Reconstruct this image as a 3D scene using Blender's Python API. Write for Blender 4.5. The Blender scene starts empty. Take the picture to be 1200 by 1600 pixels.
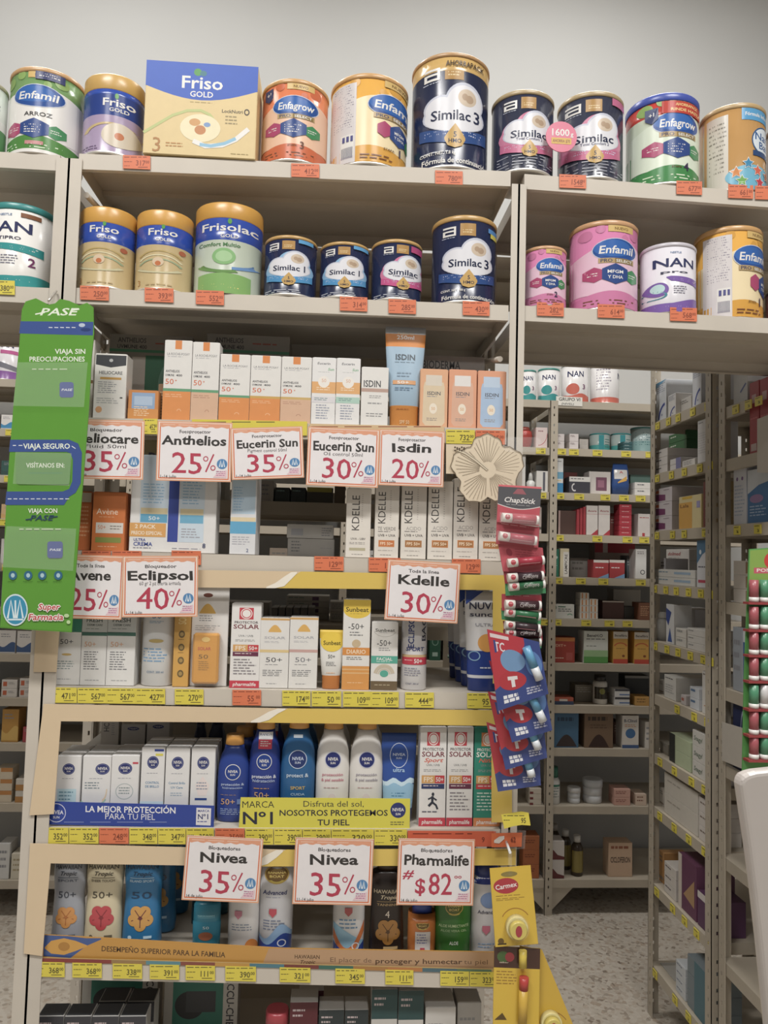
import bpy, math, random
from mathutils import Matrix, Vector
random.seed(11)
S = bpy.context.scene
COL = S.collection
PI = math.pi

# ------------------------------------------------------------ camera
F = 1200.0                                   # focal length in pixels of the 1200x1600 frame
CAM = Vector((0.0, -1.583, 1.5))
RM = Matrix.Rotation(-.0644, 3, 'Z') @ Matrix.Rotation(PI/2 + .0589, 3, 'X') @ Matrix.Rotation(.0256, 3, 'Z')
cd = bpy.data.cameras.new('camera'); cd.sensor_width = 36; cd.lens = 27.0; cd.clip_start = .05
co = bpy.data.objects.new('camera', cd); COL.objects.link(co)
co.matrix_world = Matrix.Translation(CAM) @ RM.to_4x4()
S.camera = co

# ------------------------------------------------------------ light and exposure
w = bpy.data.worlds.new('store_light'); S.world = w; w.use_nodes = True
w.node_tree.nodes['Background'].inputs[0].default_value = (1, .98, .95, 1)
w.node_tree.nodes['Background'].inputs[1].default_value = .18
def area(name, x, y, z, sx, sy, power, rx=0):
    l = bpy.data.lights.new(name, 'AREA'); l.shape = 'RECTANGLE'; l.size = sx; l.size_y = sy
    l.energy = power; l.color = (1, .985, .958)
    o = bpy.data.objects.new(name, l); COL.objects.link(o); o.location = (x, y, z); o.rotation_euler = (rx, 0, 0)
for i, (lx, ly, e) in enumerate(((-1.3, -2.0, 90), (1.2, -2.0, 84), (-1.3, -3.9, 38), (1.2, -3.9, 38), (-1.2, .95, 32), (1.0, .95, 34))):
    area('ceiling_tube_light', lx, ly, 4.62, 1.25, .3, e)
V = S.view_settings
V.view_transform = 'Standard'; V.look = 'None'; V.gamma = 1; V.use_curve_mapping = False; V.exposure = .13

# ------------------------------------------------------------ helpers
def ray(px, py): return RM @ Vector(((px-600)/F, (800-py)/F, -1))
def at(px, py, Y=0.0):
    d = ray(px, py); return CAM + d*((Y-CAM.y)/d.y)
def ax(px, py, X):
    d = ray(px, py); return CAM + d*((X-CAM.x)/d.x)
def az(px, py, Z=0.0):
    d = ray(px, py); return CAM + d*((Z-CAM.z)/d.z)
def lin(c): return c/12.92 if c <= .04045 else ((c+.055)/1.055)**2.4
def rgb(h): return tuple(lin(int(h[i:i+2], 16)/255) for i in (0, 2, 4))
MC = {}
def mat(h, kind='card'):
    k = (h, kind)
    if k in MC: return MC[k]
    m = bpy.data.materials.new(kind+'_'+h); m.use_nodes = True; nt = m.node_tree; N = nt.nodes; L = nt.links
    b = N['Principled BSDF']
    c = rgb(h)
    if kind in ('card', 'gloss', 'plastic'): g = .3*c[0]+.55*c[1]+.15*c[2]; c = tuple((x*.88+g*.12)*.95+.004 for x in c)      # haze put into the colour: greyed, with blacks slightly lifted
    tc = N.new('ShaderNodeTexCoord'); no = N.new('ShaderNodeTexNoise'); mx = N.new('ShaderNodeMix'); mx.data_type = 'RGBA'
    sc, amp = {'card': (60, .05), 'gloss': (25, .03), 'metal': (30, .06), 'plastic': (20, .04), 'paint': (9, .10), 'plaster': (1.3, .05), 'clear': (5, 0)}[kind]
    no.inputs['Scale'].default_value = sc; no.inputs['Detail'].default_value = 4
    L.new(tc.outputs['Object'], no.inputs['Vector']); L.new(no.outputs['Fac'], mx.inputs['Factor'])
    mx.inputs['A'].default_value = (*[x*(1-amp) for x in c], 1); mx.inputs['B'].default_value = (*[min(1, x*(1+amp)) for x in c], 1)
    L.new(mx.outputs['Result'], b.inputs['Base Color'])
    b.inputs['Roughness'].default_value = {'card': .5, 'gloss': .22, 'metal': .38, 'plastic': .3, 'paint': .48, 'plaster': .9, 'clear': .08}[kind]
    if kind == 'metal': b.inputs['Metallic'].default_value = .55
    if kind == 'clear':
        tr = N.new('ShaderNodeBsdfTransparent'); ms = N.new('ShaderNodeMixShader'); ms.inputs[0].default_value = .055
        b.inputs['Base Color'].default_value = (.9, .9, .9, 1)
        L.new(tr.outputs[0], ms.inputs[1]); L.new(b.outputs[0], ms.inputs[2]); L.new(ms.outputs[0], N['Material Output'].inputs[0])
    MC[k] = m; return m
def M(x): return mat(x) if isinstance(x, str) else x

class MB:
    def __init__(s): s.v = []; s.f = []; s.m = []; s.mats = []; s.sm = []
    def slot(s, m):
        m = M(m)
        if m not in s.mats: s.mats.append(m)
        return s.mats.index(m)
    def add(s, vs, fs, m, smooth=False):
        o = len(s.v); k = s.slot(m); s.v += [tuple(v) for v in vs]
        for f in fs: s.f.append([i+o for i in f]); s.m.append(k); s.sm.append(smooth)
    def box(s, x0, x1, y0, y1, z0, z1, m, b=0):
        if not b:
            vs = [(x, y, z) for x in (x0, x1) for y in (y0, y1) for z in (z0, z1)]
            s.add(vs, [(0, 1, 3, 2), (4, 6, 7, 5), (0, 4, 5, 1), (2, 3, 7, 6), (0, 2, 6, 4), (1, 5, 7, 3)], m); return
        c = ((x0, x1), (y0, y1), (z0, z1)); vs = []; ix = {}
        for a in range(3):
            for i in (0, 1):
                for j in (0, 1):
                    for k in (0, 1):
                        p = [c[t][q] + ((b if q == 0 else -b) if t != a else 0) for t, q in enumerate((i, j, k))]
                        ix[a, i, j, k] = len(vs); vs.append(p)
        fs = []
        for sgn in (0, 1):
            fs.append([ix[0, sgn, j, k] for j, k in ((0, 0), (0, 1), (1, 1), (1, 0))])
            fs.append([ix[1, i, sgn, k] for i, k in ((0, 0), (0, 1), (1, 1), (1, 0))])
            fs.append([ix[2, i, j, sgn] for i, j in ((0, 0), (0, 1), (1, 1), (1, 0))])
        for i in (0, 1):
            for j in (0, 1):
                fs.append([ix[0, i, j, 0], ix[0, i, j, 1], ix[1, i, j, 1], ix[1, i, j, 0]])
                fs.append([ix[0, i, 0, j], ix[0, i, 1, j], ix[2, i, 1, j], ix[2, i, 0, j]])
                fs.append([ix[1, 0, i, j], ix[1, 1, i, j], ix[2, 1, i, j], ix[2, 0, i, j]])
                for k in (0, 1): fs.append([ix[0, i, j, k], ix[1, i, j, k], ix[2, i, j, k]])
        s.add(vs, fs, m)
    def rings(s, rs, m, n=32, cx=0, cy=0, p=2.0, cap=True):
        # rs: (z, halfwidth, halfdepth); m: one material or one per segment
        vs = []
        for z, a, b in rs:
            for i in range(n):
                t = 2*PI*i/n; ct, st = math.cos(t), math.sin(t)
                vs.append((cx + a*math.copysign(abs(ct)**(2/p), ct), cy + b*math.copysign(abs(st)**(2/p), st), z))
        o = len(s.v); s.v += vs
        for j in range(len(rs)-1):
            k = s.slot(m[j] if isinstance(m, list) else m)
            for i in range(n):
                q = (i+1) % n
                s.f.append([o+j*n+i, o+j*n+q, o+(j+1)*n+q, o+(j+1)*n+i]); s.m.append(k); s.sm.append(True)
        if cap:
            s.f.append([o+i for i in range(n)][::-1]); s.m.append(s.slot(m[0] if isinstance(m, list) else m)); s.sm.append(False)
            s.f.append([o+(len(rs)-1)*n+i for i in range(n)]); s.m.append(s.slot(m[-1] if isinstance(m, list) else m)); s.sm.append(False)
    def tube(s, a, b, r, m, n=14, r2=None):
        a, b = Vector(a), Vector(b); d = (b-a).normalized(); q = d.to_track_quat('Z', 'Y'); r2 = r if r2 is None else r2
        vs = []
        for c, rr in ((a, r), (b, r2)):
            for i in range(n): vs.append(c + q @ Vector((rr*math.cos(2*PI*i/n), rr*math.sin(2*PI*i/n), 0)))
        k = s.slot(m); o = len(s.v); s.v += [tuple(v) for v in vs]
        for i in range(n): s.f.append([o+i, o+(i+1) % n, o+n+(i+1) % n, o+n+i]); s.m.append(k); s.sm.append(True)
        s.f.append([o+i for i in range(n)][::-1]); s.f.append([o+n+i for i in range(n)]); s.m += [k, k]; s.sm += [False, False]
    def plate(s, pts, th, m):           # outline in 3D (facing -y), extruded by th along +y
        n = len(pts); pts = [Vector(p) for p in pts]
        vs = pts + [p + Vector((0, th, 0)) for p in pts]
        s.add(vs, [list(range(n)), list(range(2*n-1, n-1, -1))] + [[i, n+i, n+(i+1) % n, (i+1) % n] for i in range(n)], m)
    def obj(s, name, parent=None, loc=None):
        if loc is None: loc = Vector((0, 0, 0))
        me = bpy.data.meshes.new(name); me.from_pydata(s.v, [], s.f)
        for m in s.mats: me.materials.append(m)
        me.polygons.foreach_set('material_index', s.m); me.polygons.foreach_set('use_smooth', s.sm)
        o = bpy.data.objects.new(name, me); COL.objects.link(o); o.location = loc
        if parent: o.parent = parent
        return o
    def world(s, name, parent=None):     # vertices are world points: origin goes to the base of the thing
        if parent: o = Vector(parent['org'])
        else:
            xs, ys, zs = zip(*s.v); o = Vector(((min(xs)+max(xs))/2, (min(ys)+max(ys))/2, min(zs)))
        s.v = [(x-o.x, y-o.y, z-o.z) for x, y, z in s.v]
        ob = s.obj(name, parent, None if parent else o)
        if not parent: ob['org'] = tuple(o)
        return ob
def tag(o, label, cat, group=None):
    o['label'] = label; o['category'] = cat
    if group: o['group'] = group
    return o
def empty(name, loc=(0, 0, 0), rz=0):
    o = bpy.data.objects.new(name, None); COL.objects.link(o); o.location = loc; o.rotation_euler = (0, 0, rz); o.empty_display_size = .05
    return o
def struct(o): o['kind'] = 'structure'; return o

# ------------------------------------------------------------ lettering: glyph outlines turned into meshes once
GL = {}
def glyphs():
    chars = [chr(c) for c in range(33, 127)] + list('ÑÓÁÉÍóáéíñüèº')
    tmp = []
    for b in (0, 1, 2):
        for ch in chars + ['HH']:
            for kind in ('', 'w'):
                cu = bpy.data.curves.new('g', 'FONT'); cu.body = ch if not kind else 'H'+ch+'H'
                cu.resolution_u = 2; cu.fill_mode = 'FRONT'; cu.offset = (0, .017, .028)[b]
                o = bpy.data.objects.new('g', cu); COL.objects.link(o); tmp.append((b, ch, kind, o))
    bpy.context.view_layer.update(); dg = bpy.context.evaluated_depsgraph_get()
    wid = {}
    for b, ch, kind, o in tmp:
        me = o.evaluated_get(dg).to_mesh()
        vs = [(v.co.x, v.co.y) for v in me.vertices]
        if kind: wid[b, ch] = max(x for x, y in vs)-min(x for x, y in vs)
        else: GL[b, ch] = [vs, [list(p.vertices) for p in me.polygons], 0]
    for b in (0, 1, 2):
        hh = GL[b, 'HH'][0]; base = max(x for x, y in hh)-min(x for x, y in hh)
        for ch in chars: GL[b, ch][2] = wid[b, ch]-base
        GL[b, ' '] = [[], [], .28]
        GL[b, 'cap'] = max(y for x, y in GL[b, 'H'][0])
    for b, ch, kind, o in tmp:
        cu = o.data; bpy.data.objects.remove(o); bpy.data.curves.remove(cu)
glyphs()

def fine(vs, fs, lim):                    # split long triangles so that letters follow a curved wall
    vs = list(vs); out = []; mid = {}; st = [list(f) for f in fs]
    def m(a, b):
        k = (min(a, b), max(a, b))
        if k not in mid: mid[k] = len(vs); vs.append(((vs[a][0]+vs[b][0])/2, (vs[a][1]+vs[b][1])/2))
        return mid[k]
    while st:
        f = st.pop()
        if len(f) > 3: st += [[f[0], f[i], f[i+1]] for i in range(1, len(f)-1)]; continue
        d = [(abs(vs[f[i]][0]-vs[f[(i+1) % 3]][0])+.3*abs(vs[f[i]][1]-vs[f[(i+1) % 3]][1]), i) for i in range(3)]
        q, i = max(d)
        if q <= lim: out.append(f); continue
        a, b, c = f[i], f[(i+1) % 3], f[(i+2) % 3]; n = m(a, b); st += [[a, n, c], [n, b, c]]
    return vs, out
class Print:
    """flat print on a surface: fn(u, v, off) gives the point; u, v run 0..1 from the top left; w, h are the face's size in metres"""
    def __init__(s, fn, w, h, nu=1, nv=1): s.fn = fn; s.w = w; s.h = h; s.nu = nu; s.nv = nv; s.k = 0; s.mb = MB(); s.kind = 'card'
    def off(s): s.k += 1; return .0003+(.00005 if s.nu > 1 else .00003)*s.k
    def mat(s, c): return mat(c, s.kind) if isinstance(c, str) else c
    def r(s, u0, v0, u1, v1, c):
        o = s.off(); nu = max(1, round(s.nu*abs(u1-u0))); nv = max(1, round(s.nv*abs(v1-v0)))
        vs = [s.fn(u0+(u1-u0)*i/nu, v0+(v1-v0)*j/nv, o) for j in range(nv+1) for i in range(nu+1)]
        s.mb.add(vs, [(j*(nu+1)+i, (j+1)*(nu+1)+i, (j+1)*(nu+1)+i+1, j*(nu+1)+i+1) for j in range(nv) for i in range(nu)], s.mat(c))
    def s_(s, cols, c, nv=2):
        o = s.off(); vs = []
        if s.nu > 1:                        # close columns, so that the print follows a curved wall
            q = []
            for (u, a, b), (u2, a2, b2) in zip(cols, cols[1:]):
                m_ = max(1, math.ceil(abs(u2-u)*s.w/.003)); q += [(u+(u2-u)*i/m_, a+(a2-a)*i/m_, b+(b2-b)*i/m_) for i in range(m_)]
            cols = q+[cols[-1]]; nv = max(nv, 4 if s.nv > 8 else nv)
        n = len(cols)
        for u, a, b in cols:
            for j in range(nv+1): vs.append(s.fn(u, a+(b-a)*j/nv, o))
        s.mb.add(vs, [(i*(nv+1)+j, i*(nv+1)+j+1, (i+1)*(nv+1)+j+1, (i+1)*(nv+1)+j) for i in range(n-1) for j in range(nv)], s.mat(c))
    def e(s, cx, cy, rx, ry, c, n=14):
        s.s_([(cx-rx*math.cos(PI*i/n), cy-ry*math.sin(PI*i/n), cy+ry*math.sin(PI*i/n)) for i in range(n+1)], c)
    def ring(s, cx, cy, rx, ry, t, c, a0=0, a1=360, n=20):
        o = s.off(); vs = []
        for i in range(n+1):
            a = math.radians(a0+(a1-a0)*i/n)
            for q in (1, 1-t): vs.append(s.fn(cx+rx*q*math.cos(a), cy-ry*q*math.sin(a), o))
        s.mb.add(vs, [(2*i, 2*i+1, 2*i+3, 2*i+2) for i in range(n)], s.mat(c))
    def hexa(s, cx, cy, rx, ry, c): s.s_([(cx-rx, cy-ry*.5, cy+ry*.5), (cx, cy-ry, cy+ry), (cx+rx, cy-ry*.5, cy+ry*.5)], c)
    def poly(s, pts, c): o = s.off(); o += .0007 if s.nu > 1 else 0; s.mb.add([s.fn(u, v, o) for u, v in pts], [list(range(len(pts)))], s.mat(c))
    def line(s, pts, t, c):             # polyline of width t (same units as v * h)
        o = s.off(); vs = []
        for i, (u, v) in enumerate(pts):
            a = pts[max(0, i-1)]; b = pts[min(len(pts)-1, i+1)]
            dx, dy = (b[0]-a[0])*s.w, (b[1]-a[1])*s.h; L = math.hypot(dx, dy) or 1
            nx, ny = -dy/L*t*s.h/2, dx/L*t*s.h/2
            vs += [s.fn(u+nx/s.w, v+ny/s.h, o), s.fn(u-nx/s.w, v-ny/s.h, o)]
        s.mb.add(vs, [(2*i, 2*i+1, 2*i+3, 2*i+2) for i in range(len(pts)-1)], s.mat(c))
    def l(s, u0, u1, v0, v1, n, c, t=.38):
        o = s.off(); rn = random.Random(int(u0*977+v0*613+n)); st = (v1-v0)/n; vs = []; fs = []
        for i in range(n):
            u = u0; v = v0+st*i; end = u1-(u1-u0)*rn.random()*.3
            while u < end:
                q = min(end, u+(u1-u0)*(.1+.2*rn.random()))
                k = len(vs); vs += [s.fn(u, v, o), s.fn(u, v+st*t, o), s.fn(q, v+st*t, o), s.fn(q, v, o)]; fs.append((k, k+1, k+2, k+3)); u = q+(u1-u0)*.05
        s.mb.add(vs, fs, s.mat(c))
    def t(s, txt, u, v, w, h, c, b=1, rot=0, sh=0, jit=0, arc=0, al='c'):
        o = s.off(); rn = random.Random(len(txt)*7+int(v*100)); cap = GL[b, 'cap']
        tot = sum(GL[b, ch][2] if (b, ch) in GL else .5 for ch in txt) or 1
        big = rot in (90, -90)
        sy = h*(s.w if big else s.h)/cap
        sx = (w*(s.h if big else s.w)/tot) if w else sy
        x = -tot/2 if al == 'c' else 0; vs = []; fs = []; cr, sr = math.cos(math.radians(rot)), math.sin(math.radians(rot))
        for ch in txt:
            g = GL.get((b, ch), GL[b, ' ']); k = len(vs); j1, j2, j3 = (rn.uniform(-jit, jit) for _ in range(3))
            gv, gf = g[0], g[1]
            if s.nu > 1 and gv: gv, gf = fine(gv, gf, .004/max(sx, 1e-6))
            for gx, gy in gv:
                X = (x+gx+gy*(sh+j1*.6)+j3*.3)*sx; Y = (gy*(1+j2*.6)-cap/2+j1*.5)*sy
                if arc: Y -= arc*X*X
                vs.append(s.fn(u+(X*cr-Y*sr)/s.w, v-(X*sr+Y*cr)/s.h, o))
            fs += [[i+k for i in f] for f in gf]; x += g[2]
        s.mb.add(vs, fs, s.mat(c))
    def done(s, parent, name='printed_label'):
        if s.mb.f:
            o = s.mb.obj(name, parent)
            return o
class PxPrint(Print):                   # print on an upright plane Y, laid out along the plane's own axes
    def __init__(s, Y, nu=1, nv=1): super().__init__(lambda u, v, o: at(u, v, Y-o), 1, 1, .02*nu, .02*nv)
    def done(s, parent, name='printed_label'): return s.mb.world(name, parent) if s.mb.f else None

# ------------------------------------------------------------ the goods
SHELF = {}                               # name -> (x0, z0, x1, z1) top edge
def shz(sh, x, hw=0):
    if not isinstance(sh, str): return sh
    x0, z0, x1, z1 = SHELF[sh]; return z0+(z1-z0)*(x-x0)/(x1-x0)+.0006+abs(z1-z0)/(x1-x0)*hw
def flat(wd, h, y): return lambda u, v, o: ((u-.5)*wd, y-o, (1-v)*h)
def box(name, label, cat, x0, x1, yt, sh, Y, d, c, pr=None, rz=0, group=None, flap=True, kind='card', base=None, lift=0):
    ym = yt+40; a, b = at(x0, ym, Y), at(x1, ym, Y); xc = (a.x+b.x)/2; wd = abs(b.x-a.x)-.0008
    z = shz(sh, xc, wd/2)+lift; h = at((x0+x1)/2, yt, Y).z-z
    mb = MB(); mb.box(-wd/2, wd/2, -d/2, d/2, 0, h, mat(c, kind), .0008)
    o = mb.obj(name, None, (xc, Y+d/2, z)); o.rotation_euler.z = rz; tag(o, label, cat, group)
    if flap:
        f = MB(); q = .003; f.box(-wd/2+q, wd/2-q, -d/2+.001, d/2-.004, h, h+.0007, mat(c, kind)); f.box(-wd/2+q*2, wd/2-q*2, -d/2+.0005, -d/2+.001, h-.012, h-.0005, mat(c, kind)); f.obj('tuck_flap', o)
    if pr:
        p = Print(flat(wd, h, -d/2), wd, h); p.kind = kind; p.r(.01, .006, .99, .994, c); pr(p); p.done(o)
    o['dims'] = (wd, d, h)
    return o
def can(name, label, x0, x1, yt, sh, Y, bands, lid, pr=None, lidf=.06, group=None, lidr=1.0, rim='d9d4cc', cat='can'):
    q = (x1-x0)/2/F; r = q*(1.583+Y)/(1-q)*.985
    Yc = Y+r; xc = at((x0+x1)/2, yt+50, Yc).x; z = shz(sh, xc, r); h = at((x0+x1)/2, yt, Y).z-z
    mb = MB(); hb = h*(1-lidf); rs = [(0, r*.96, r*.96), (.002, r*.985, r*.985), (.004, r*.985, r*.985)]; ms = [mat(rim, 'metal')]*2
    cur = .004; first = True
    for v1, v0, c in [(b[1], b[0], b[2]) for b in bands][::-1]:
        z0 = max(.006, (1-v1)*h); z1 = min(hb, (1-v0)*h)
        if first: rs.append((z0, r*.975, r*.975)); ms.append(mat(rim, 'metal')); first = False
        rs.append((z1, r*.975, r*.975)); ms.append(mat(c, 'gloss'))
    o = None
    mb.rings(rs, ms, 40); o = mb.obj(name, None, (xc, Yc, z)); tag(o, label, cat, group)
    lm = MB(); a = r*lidr; lk = mat(lid, 'plastic')
    lm.rings([(hb-.001, a*.985, a*.985), (hb+.0015, a, a), (h-.004, a, a), (h-.001, a*.97, a*.97), (h, a*.9, a*.9), (h-.0015, a*.88, a*.88)], lk, 40); lm.obj('lid', o)
    if pr:
        rr = r*.975
        def fn(u, v, off):
            s = max(-.9995, min(.9995, (u-.5)*2)); t = math.asin(s); return ((rr+off)*math.sin(t), -(rr+off)*math.cos(t), (1-v)*h)
        p = Print(fn, 2*r, h, 40, 6); p.kind = 'gloss'; pr(p); p.done(o)
    o['dims'] = (2*r, 2*r, h)
    return o
def bottle(name, label, x0, x1, yt, sh, Y, prof, c, cap=None, pr=None, group=None, p_=2.4, kind='plastic', cat='bottle', bands=None, tilt=0):
    """prof: (v from the bottom 0..1, half width, half depth) as shares of the full width; cap: (colour, profile)"""
    dmax = max(p[2] for p in prof); a, b = at(x0, yt+60, Y), at(x1, yt+60, Y); W = abs(b.x-a.x)
    xc = (a.x+b.x)/2; z = shz(sh, xc, W/2); h = at((x0+x1)/2, yt, Y).z-z
    mb = MB()
    if bands:
        ms = []
        for i in range(len(prof)-1):
            vm = (prof[i][0]+prof[i+1][0])/2; ms.append(mat(next(k for t, k in bands if vm <= t), kind))
    else: ms = mat(c, kind)
    mb.rings([(v*h, q*W, e*W) for v, q, e in prof], ms, 28, p=p_)
    o = mb.obj(name, None, (xc, Y+dmax*W, z)); tag(o, label, cat, group)
    if cap:
        m2 = MB(); m2.rings([(v*h, q*W, e*W) for v, q, e in cap[1]], mat(cap[0], 'plastic'), 28, p=2.2); m2.obj('cap', o)
    if pr:
        allp = sorted(prof, key=lambda t: t[0])
        def fn(u, v, off):
            z_ = 1-v
            for i in range(len(allp)-1):
                if allp[i][0] <= z_ <= allp[i+1][0]: break
            A, B = allp[i], allp[i+1]; t = 0 if B[0] == A[0] else max(0, min(1, (z_-A[0])/(B[0]-A[0])))
            q = (A[1]+(B[1]-A[1])*t)*W; e = (A[2]+(B[2]-A[2])*t)*W; x = (u-.5)*W
            s = min(.985, abs(x)/max(q, 1e-5)); x = math.copysign(min(abs(x), q*.985), x)
            return (x, -e*(1-s**p_)**(1/p_)-off*1.5, z_*h)
        P = Print(fn, W, h, 22, 24); P.kind = 'gloss'; pr(P); P.done(o)
    o['dims'] = (W, 2*dmax*W, h)
    return o
def copytree(o, loc, label=None, group=None, rz=None):
    c = o.copy(); COL.objects.link(c); c.location = loc
    if rz is not None: c.rotation_euler.z = rz
    if label: c['label'] = label
    if group: c['group'] = group
    for ch in list(o.children):
        k = ch.copy(); COL.objects.link(k); k.parent = c
    return c
def card(name, label, cat, pts, Y, th, c, pr=None, group=None, kind='card', part='printed_label'):
    mb = MB(); mb.plate([at(x, y, Y) for x, y in pts], th, mat(c, kind)); o = mb.world(name); tag(o, label, cat, group)
    if pr: p = PxPrint(Y); p.kind = kind; p.poly([(x+(sum(q[0] for q in pts)/len(pts)-x)*.004, y+(sum(q[1] for q in pts)/len(pts)-y)*.004) for x, y in pts], c); pr(p); p.done(o, part)
    return o
def part(parent, name, pts, Y, th, c, kind='card'):
    mb = MB(); mb.plate([at(x, y, Y) for x, y in pts], th, mat(c, kind)); return mb.world(name, parent)
def rrect(x0, y0, x1, y1, r, n=4, sk=0):   # rounded rectangle outline in pixels; sk shifts the bottom sideways
    out = []
    for cx, cy, a in ((x1-r, y0+r, 0), (x0+r, y0+r, 90), (x0+r, y1-r, 180), (x1-r, y1-r, 270)):
        for i in range(n+1):
            t = math.radians(a+90*i/n); X, Y = cx+r*math.cos(t), cy-r*math.sin(t)
            out.append((X+sk*(Y-y0)/(y1-y0), Y))
    return out

# ============================================================ the room
def terrazzo():
    m = bpy.data.materials.new('terrazzo_floor'); m.use_nodes = True; nt = m.node_tree; N = nt.nodes; L = nt.links; b = N['Principled BSDF']
    tc = N.new('ShaderNodeTexCoord'); vo = N.new('ShaderNodeTexVoronoi'); vo.inputs['Scale'].default_value = 75
    no = N.new('ShaderNodeTexNoise'); no.inputs['Scale'].default_value = 38; no.inputs['Detail'].default_value = 3
    cr = N.new('ShaderNodeValToRGB'); e = cr.color_ramp.elements
    e[0].position = .0; e[0].color = (*rgb('857a6e'), 1); e[1].position = .25; e[1].color = (*rgb('b8afa2'), 1)
    for p, c in ((.06, '8a7d70'), (.2, 'a69c8f'), (.6, 'c2baae'), (.9, 'a99a8a')): k = e.new(p); k.color = (*rgb(c), 1)
    c2 = N.new('ShaderNodeValToRGB'); f = c2.color_ramp.elements; f[0].position = .63; f[0].color = (1, 1, 1, 1); f[1].position = .70; f[1].color = (.42, .36, .32, 1)
    mx = N.new('ShaderNodeMix'); mx.data_type = 'RGBA'; mx.blend_type = 'MULTIPLY'; mx.inputs['Factor'].default_value = .65
    L.new(tc.outputs['Object'], vo.inputs['Vector']); L.new(tc.outputs['Object'], no.inputs['Vector'])
    L.new(vo.outputs['Color'], cr.inputs[0]); L.new(no.outputs['Fac'], c2.inputs[0])
    L.new(cr.outputs[0], mx.inputs['A']); L.new(c2.outputs[0], mx.inputs['B']); L.new(mx.outputs['Result'], b.inputs['Base Color'])
    b.inputs['Roughness'].default_value = .38
    return m
mb = MB(); mb.box(-6, 6, -6, 2.3, -.1, 0, terrazzo()); struct(mb.obj('floor'))
mb = MB(); mb.box(-6, 6, 2.12, 2.3, 0, 4.7, mat('bfbfbd', 'plaster')); struct(mb.obj('wall_back'))
mb = MB(); mb.box(-6, 6, -6, 2.3, 4.7, 4.8, mat('e4e2dc', 'plaster')); struct(mb.obj('ceiling'))

# ============================================================ steel racks
PAINT = mat('c3bbaf', 'paint'); PAINT2 = mat('b3a999', 'paint')
def strip(mb, x0, x1, y0, y1, z0, z1, m, axis):     # a flange with a row of slots
    w_ = (x1-x0) if axis == 'x' else (y1-y0)
    def seg(a, b, c, d):
        if axis == 'x': mb.box(x0+a*w_, x0+b*w_, y0, y1, c, d, m)
        else: mb.box(x0, x1, y0+a*w_, y0+b*w_, c, d, m)
    seg(0, .42, z0, z1); seg(.58, 1, z0, z1)
    z = z0; k = 0
    while z < z1-.001:
        q = min(z1, z+(.034 if k % 2 == 0 else .022)); seg(.42, .58, z, q); z = q+.011; k += 1
def post(parent, x, y, z1, sx, sy, m=PAINT, wd=.034, z0=0, plain=False):
    mb = MB(); t = .0022
    if plain: mb.box(min(x, x+sx*wd), max(x, x+sx*wd), y, y+t, z0, z1, m)
    else: strip(mb, min(x, x+sx*wd), max(x, x+sx*wd), y if sy > 0 else y-t, y+t if sy > 0 else y, z0, z1, m, 'x')
    strip(mb, x if sx > 0 else x-t, x+t if sx > 0 else x, min(y, y+sy*wd), max(y, y+sy*wd), z0, z1, m, 'y')
    return mb.obj('post', parent)
def shelf(parent, x0, x1, y0, y1, zl, zr=None, m=PAINT, lip=.033):
    zr = zl if zr is None else zr; t = .0015; mb = MB(); i = .012
    def bx(a, b, c, d, e, f):          # e, f measured down from the tilted top
        za, zb = zl+(zr-zl)*(a-x0)/(x1-x0), zl+(zr-zl)*(b-x0)/(x1-x0)
        vs = [(a, c, za-f), (a, c, za-e), (a, d, za-f), (a, d, za-e), (b, c, zb-f), (b, c, zb-e), (b, d, zb-f), (b, d, zb-e)]
        mb.add(vs, [(0, 1, 3, 2), (4, 6, 7, 5), (0, 4, 5, 1), (2, 3, 7, 6), (0, 2, 6, 4), (1, 5, 7, 3)], m)
    bx(x0, x1, y0, y1, 0, t)
    bx(x0, x1, y0, y0+t, t, lip); bx(x0, x1, y1-t, y1, t, lip)
    bx(x0, x1, y0+t, y0+i, lip-t, lip); bx(x0, x1, y1-i, y1-t, lip-t, lip)
    bx(x0, x0+t, y0+t, y1-t, t, lip); bx(x1-t, x1, y0+t, y1-t, t, lip)
    ym = (y0+y1)/2; bx(x0+t, x1-t, ym-.02, ym+.02, t, .012)
    return mb.obj('shelf', parent)
FD = .36                                 # shelf depth
rack = empty('steel_rack', (0, 0, 0))
tag(rack, 'off-white slotted-angle rack holding milk cans above and sunscreens below', 'rack')
XL, XR = -.567, .374
for px, s_ in ((XL, 1), (XL, -1), (XR, 1), (XR, -1)):
    wd = .026 if px == XL else .016
    post(rack, px, -.004, 2.305, s_, 1, wd=wd, plain=True); post(rack, px+s_*.0004, FD+.004, 2.305, s_, -1, wd=.03)
SX0, SX1 = XL+.018, XR-.018
lv = dict(S1=(2.318, 2.334), S2=(2.035, 2.041), S3=(1.768, 1.776), S4=(1.498, 1.497), S5=(1.227, 1.226), S6=(.953, .952), S7=(.698, .670), S8=(.425, .425))
for k, (a, b) in lv.items():
    SHELF[k] = (SX0, a, SX1, b); shelf(rack, SX0, SX1, 0, FD, a, b)
a, b = at(0, 233).z, at(88, 236).z
for k, x0, x1, za, zb in (('S1L', XL-.93, XL-.02, 2.312, 2.312), ('S2L', XL-.93, XL-.02, 2.032, 2.032), ('S1R', XR+.012, XR+1.10, 2.330, 2.310), ('S2R', XR+.012, XR+1.10, 2.042, 2.037)):
    SHELF[k] = (x0, za, x1, zb); shelf(rack, x0, x1, 0, FD, za, zb)
for px in (XL-.95, XR+1.12):
    post(rack, px, -.004, 2.305, 1, 1); post(rack, px, FD+.004, 2.305, 1, -1)
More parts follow.
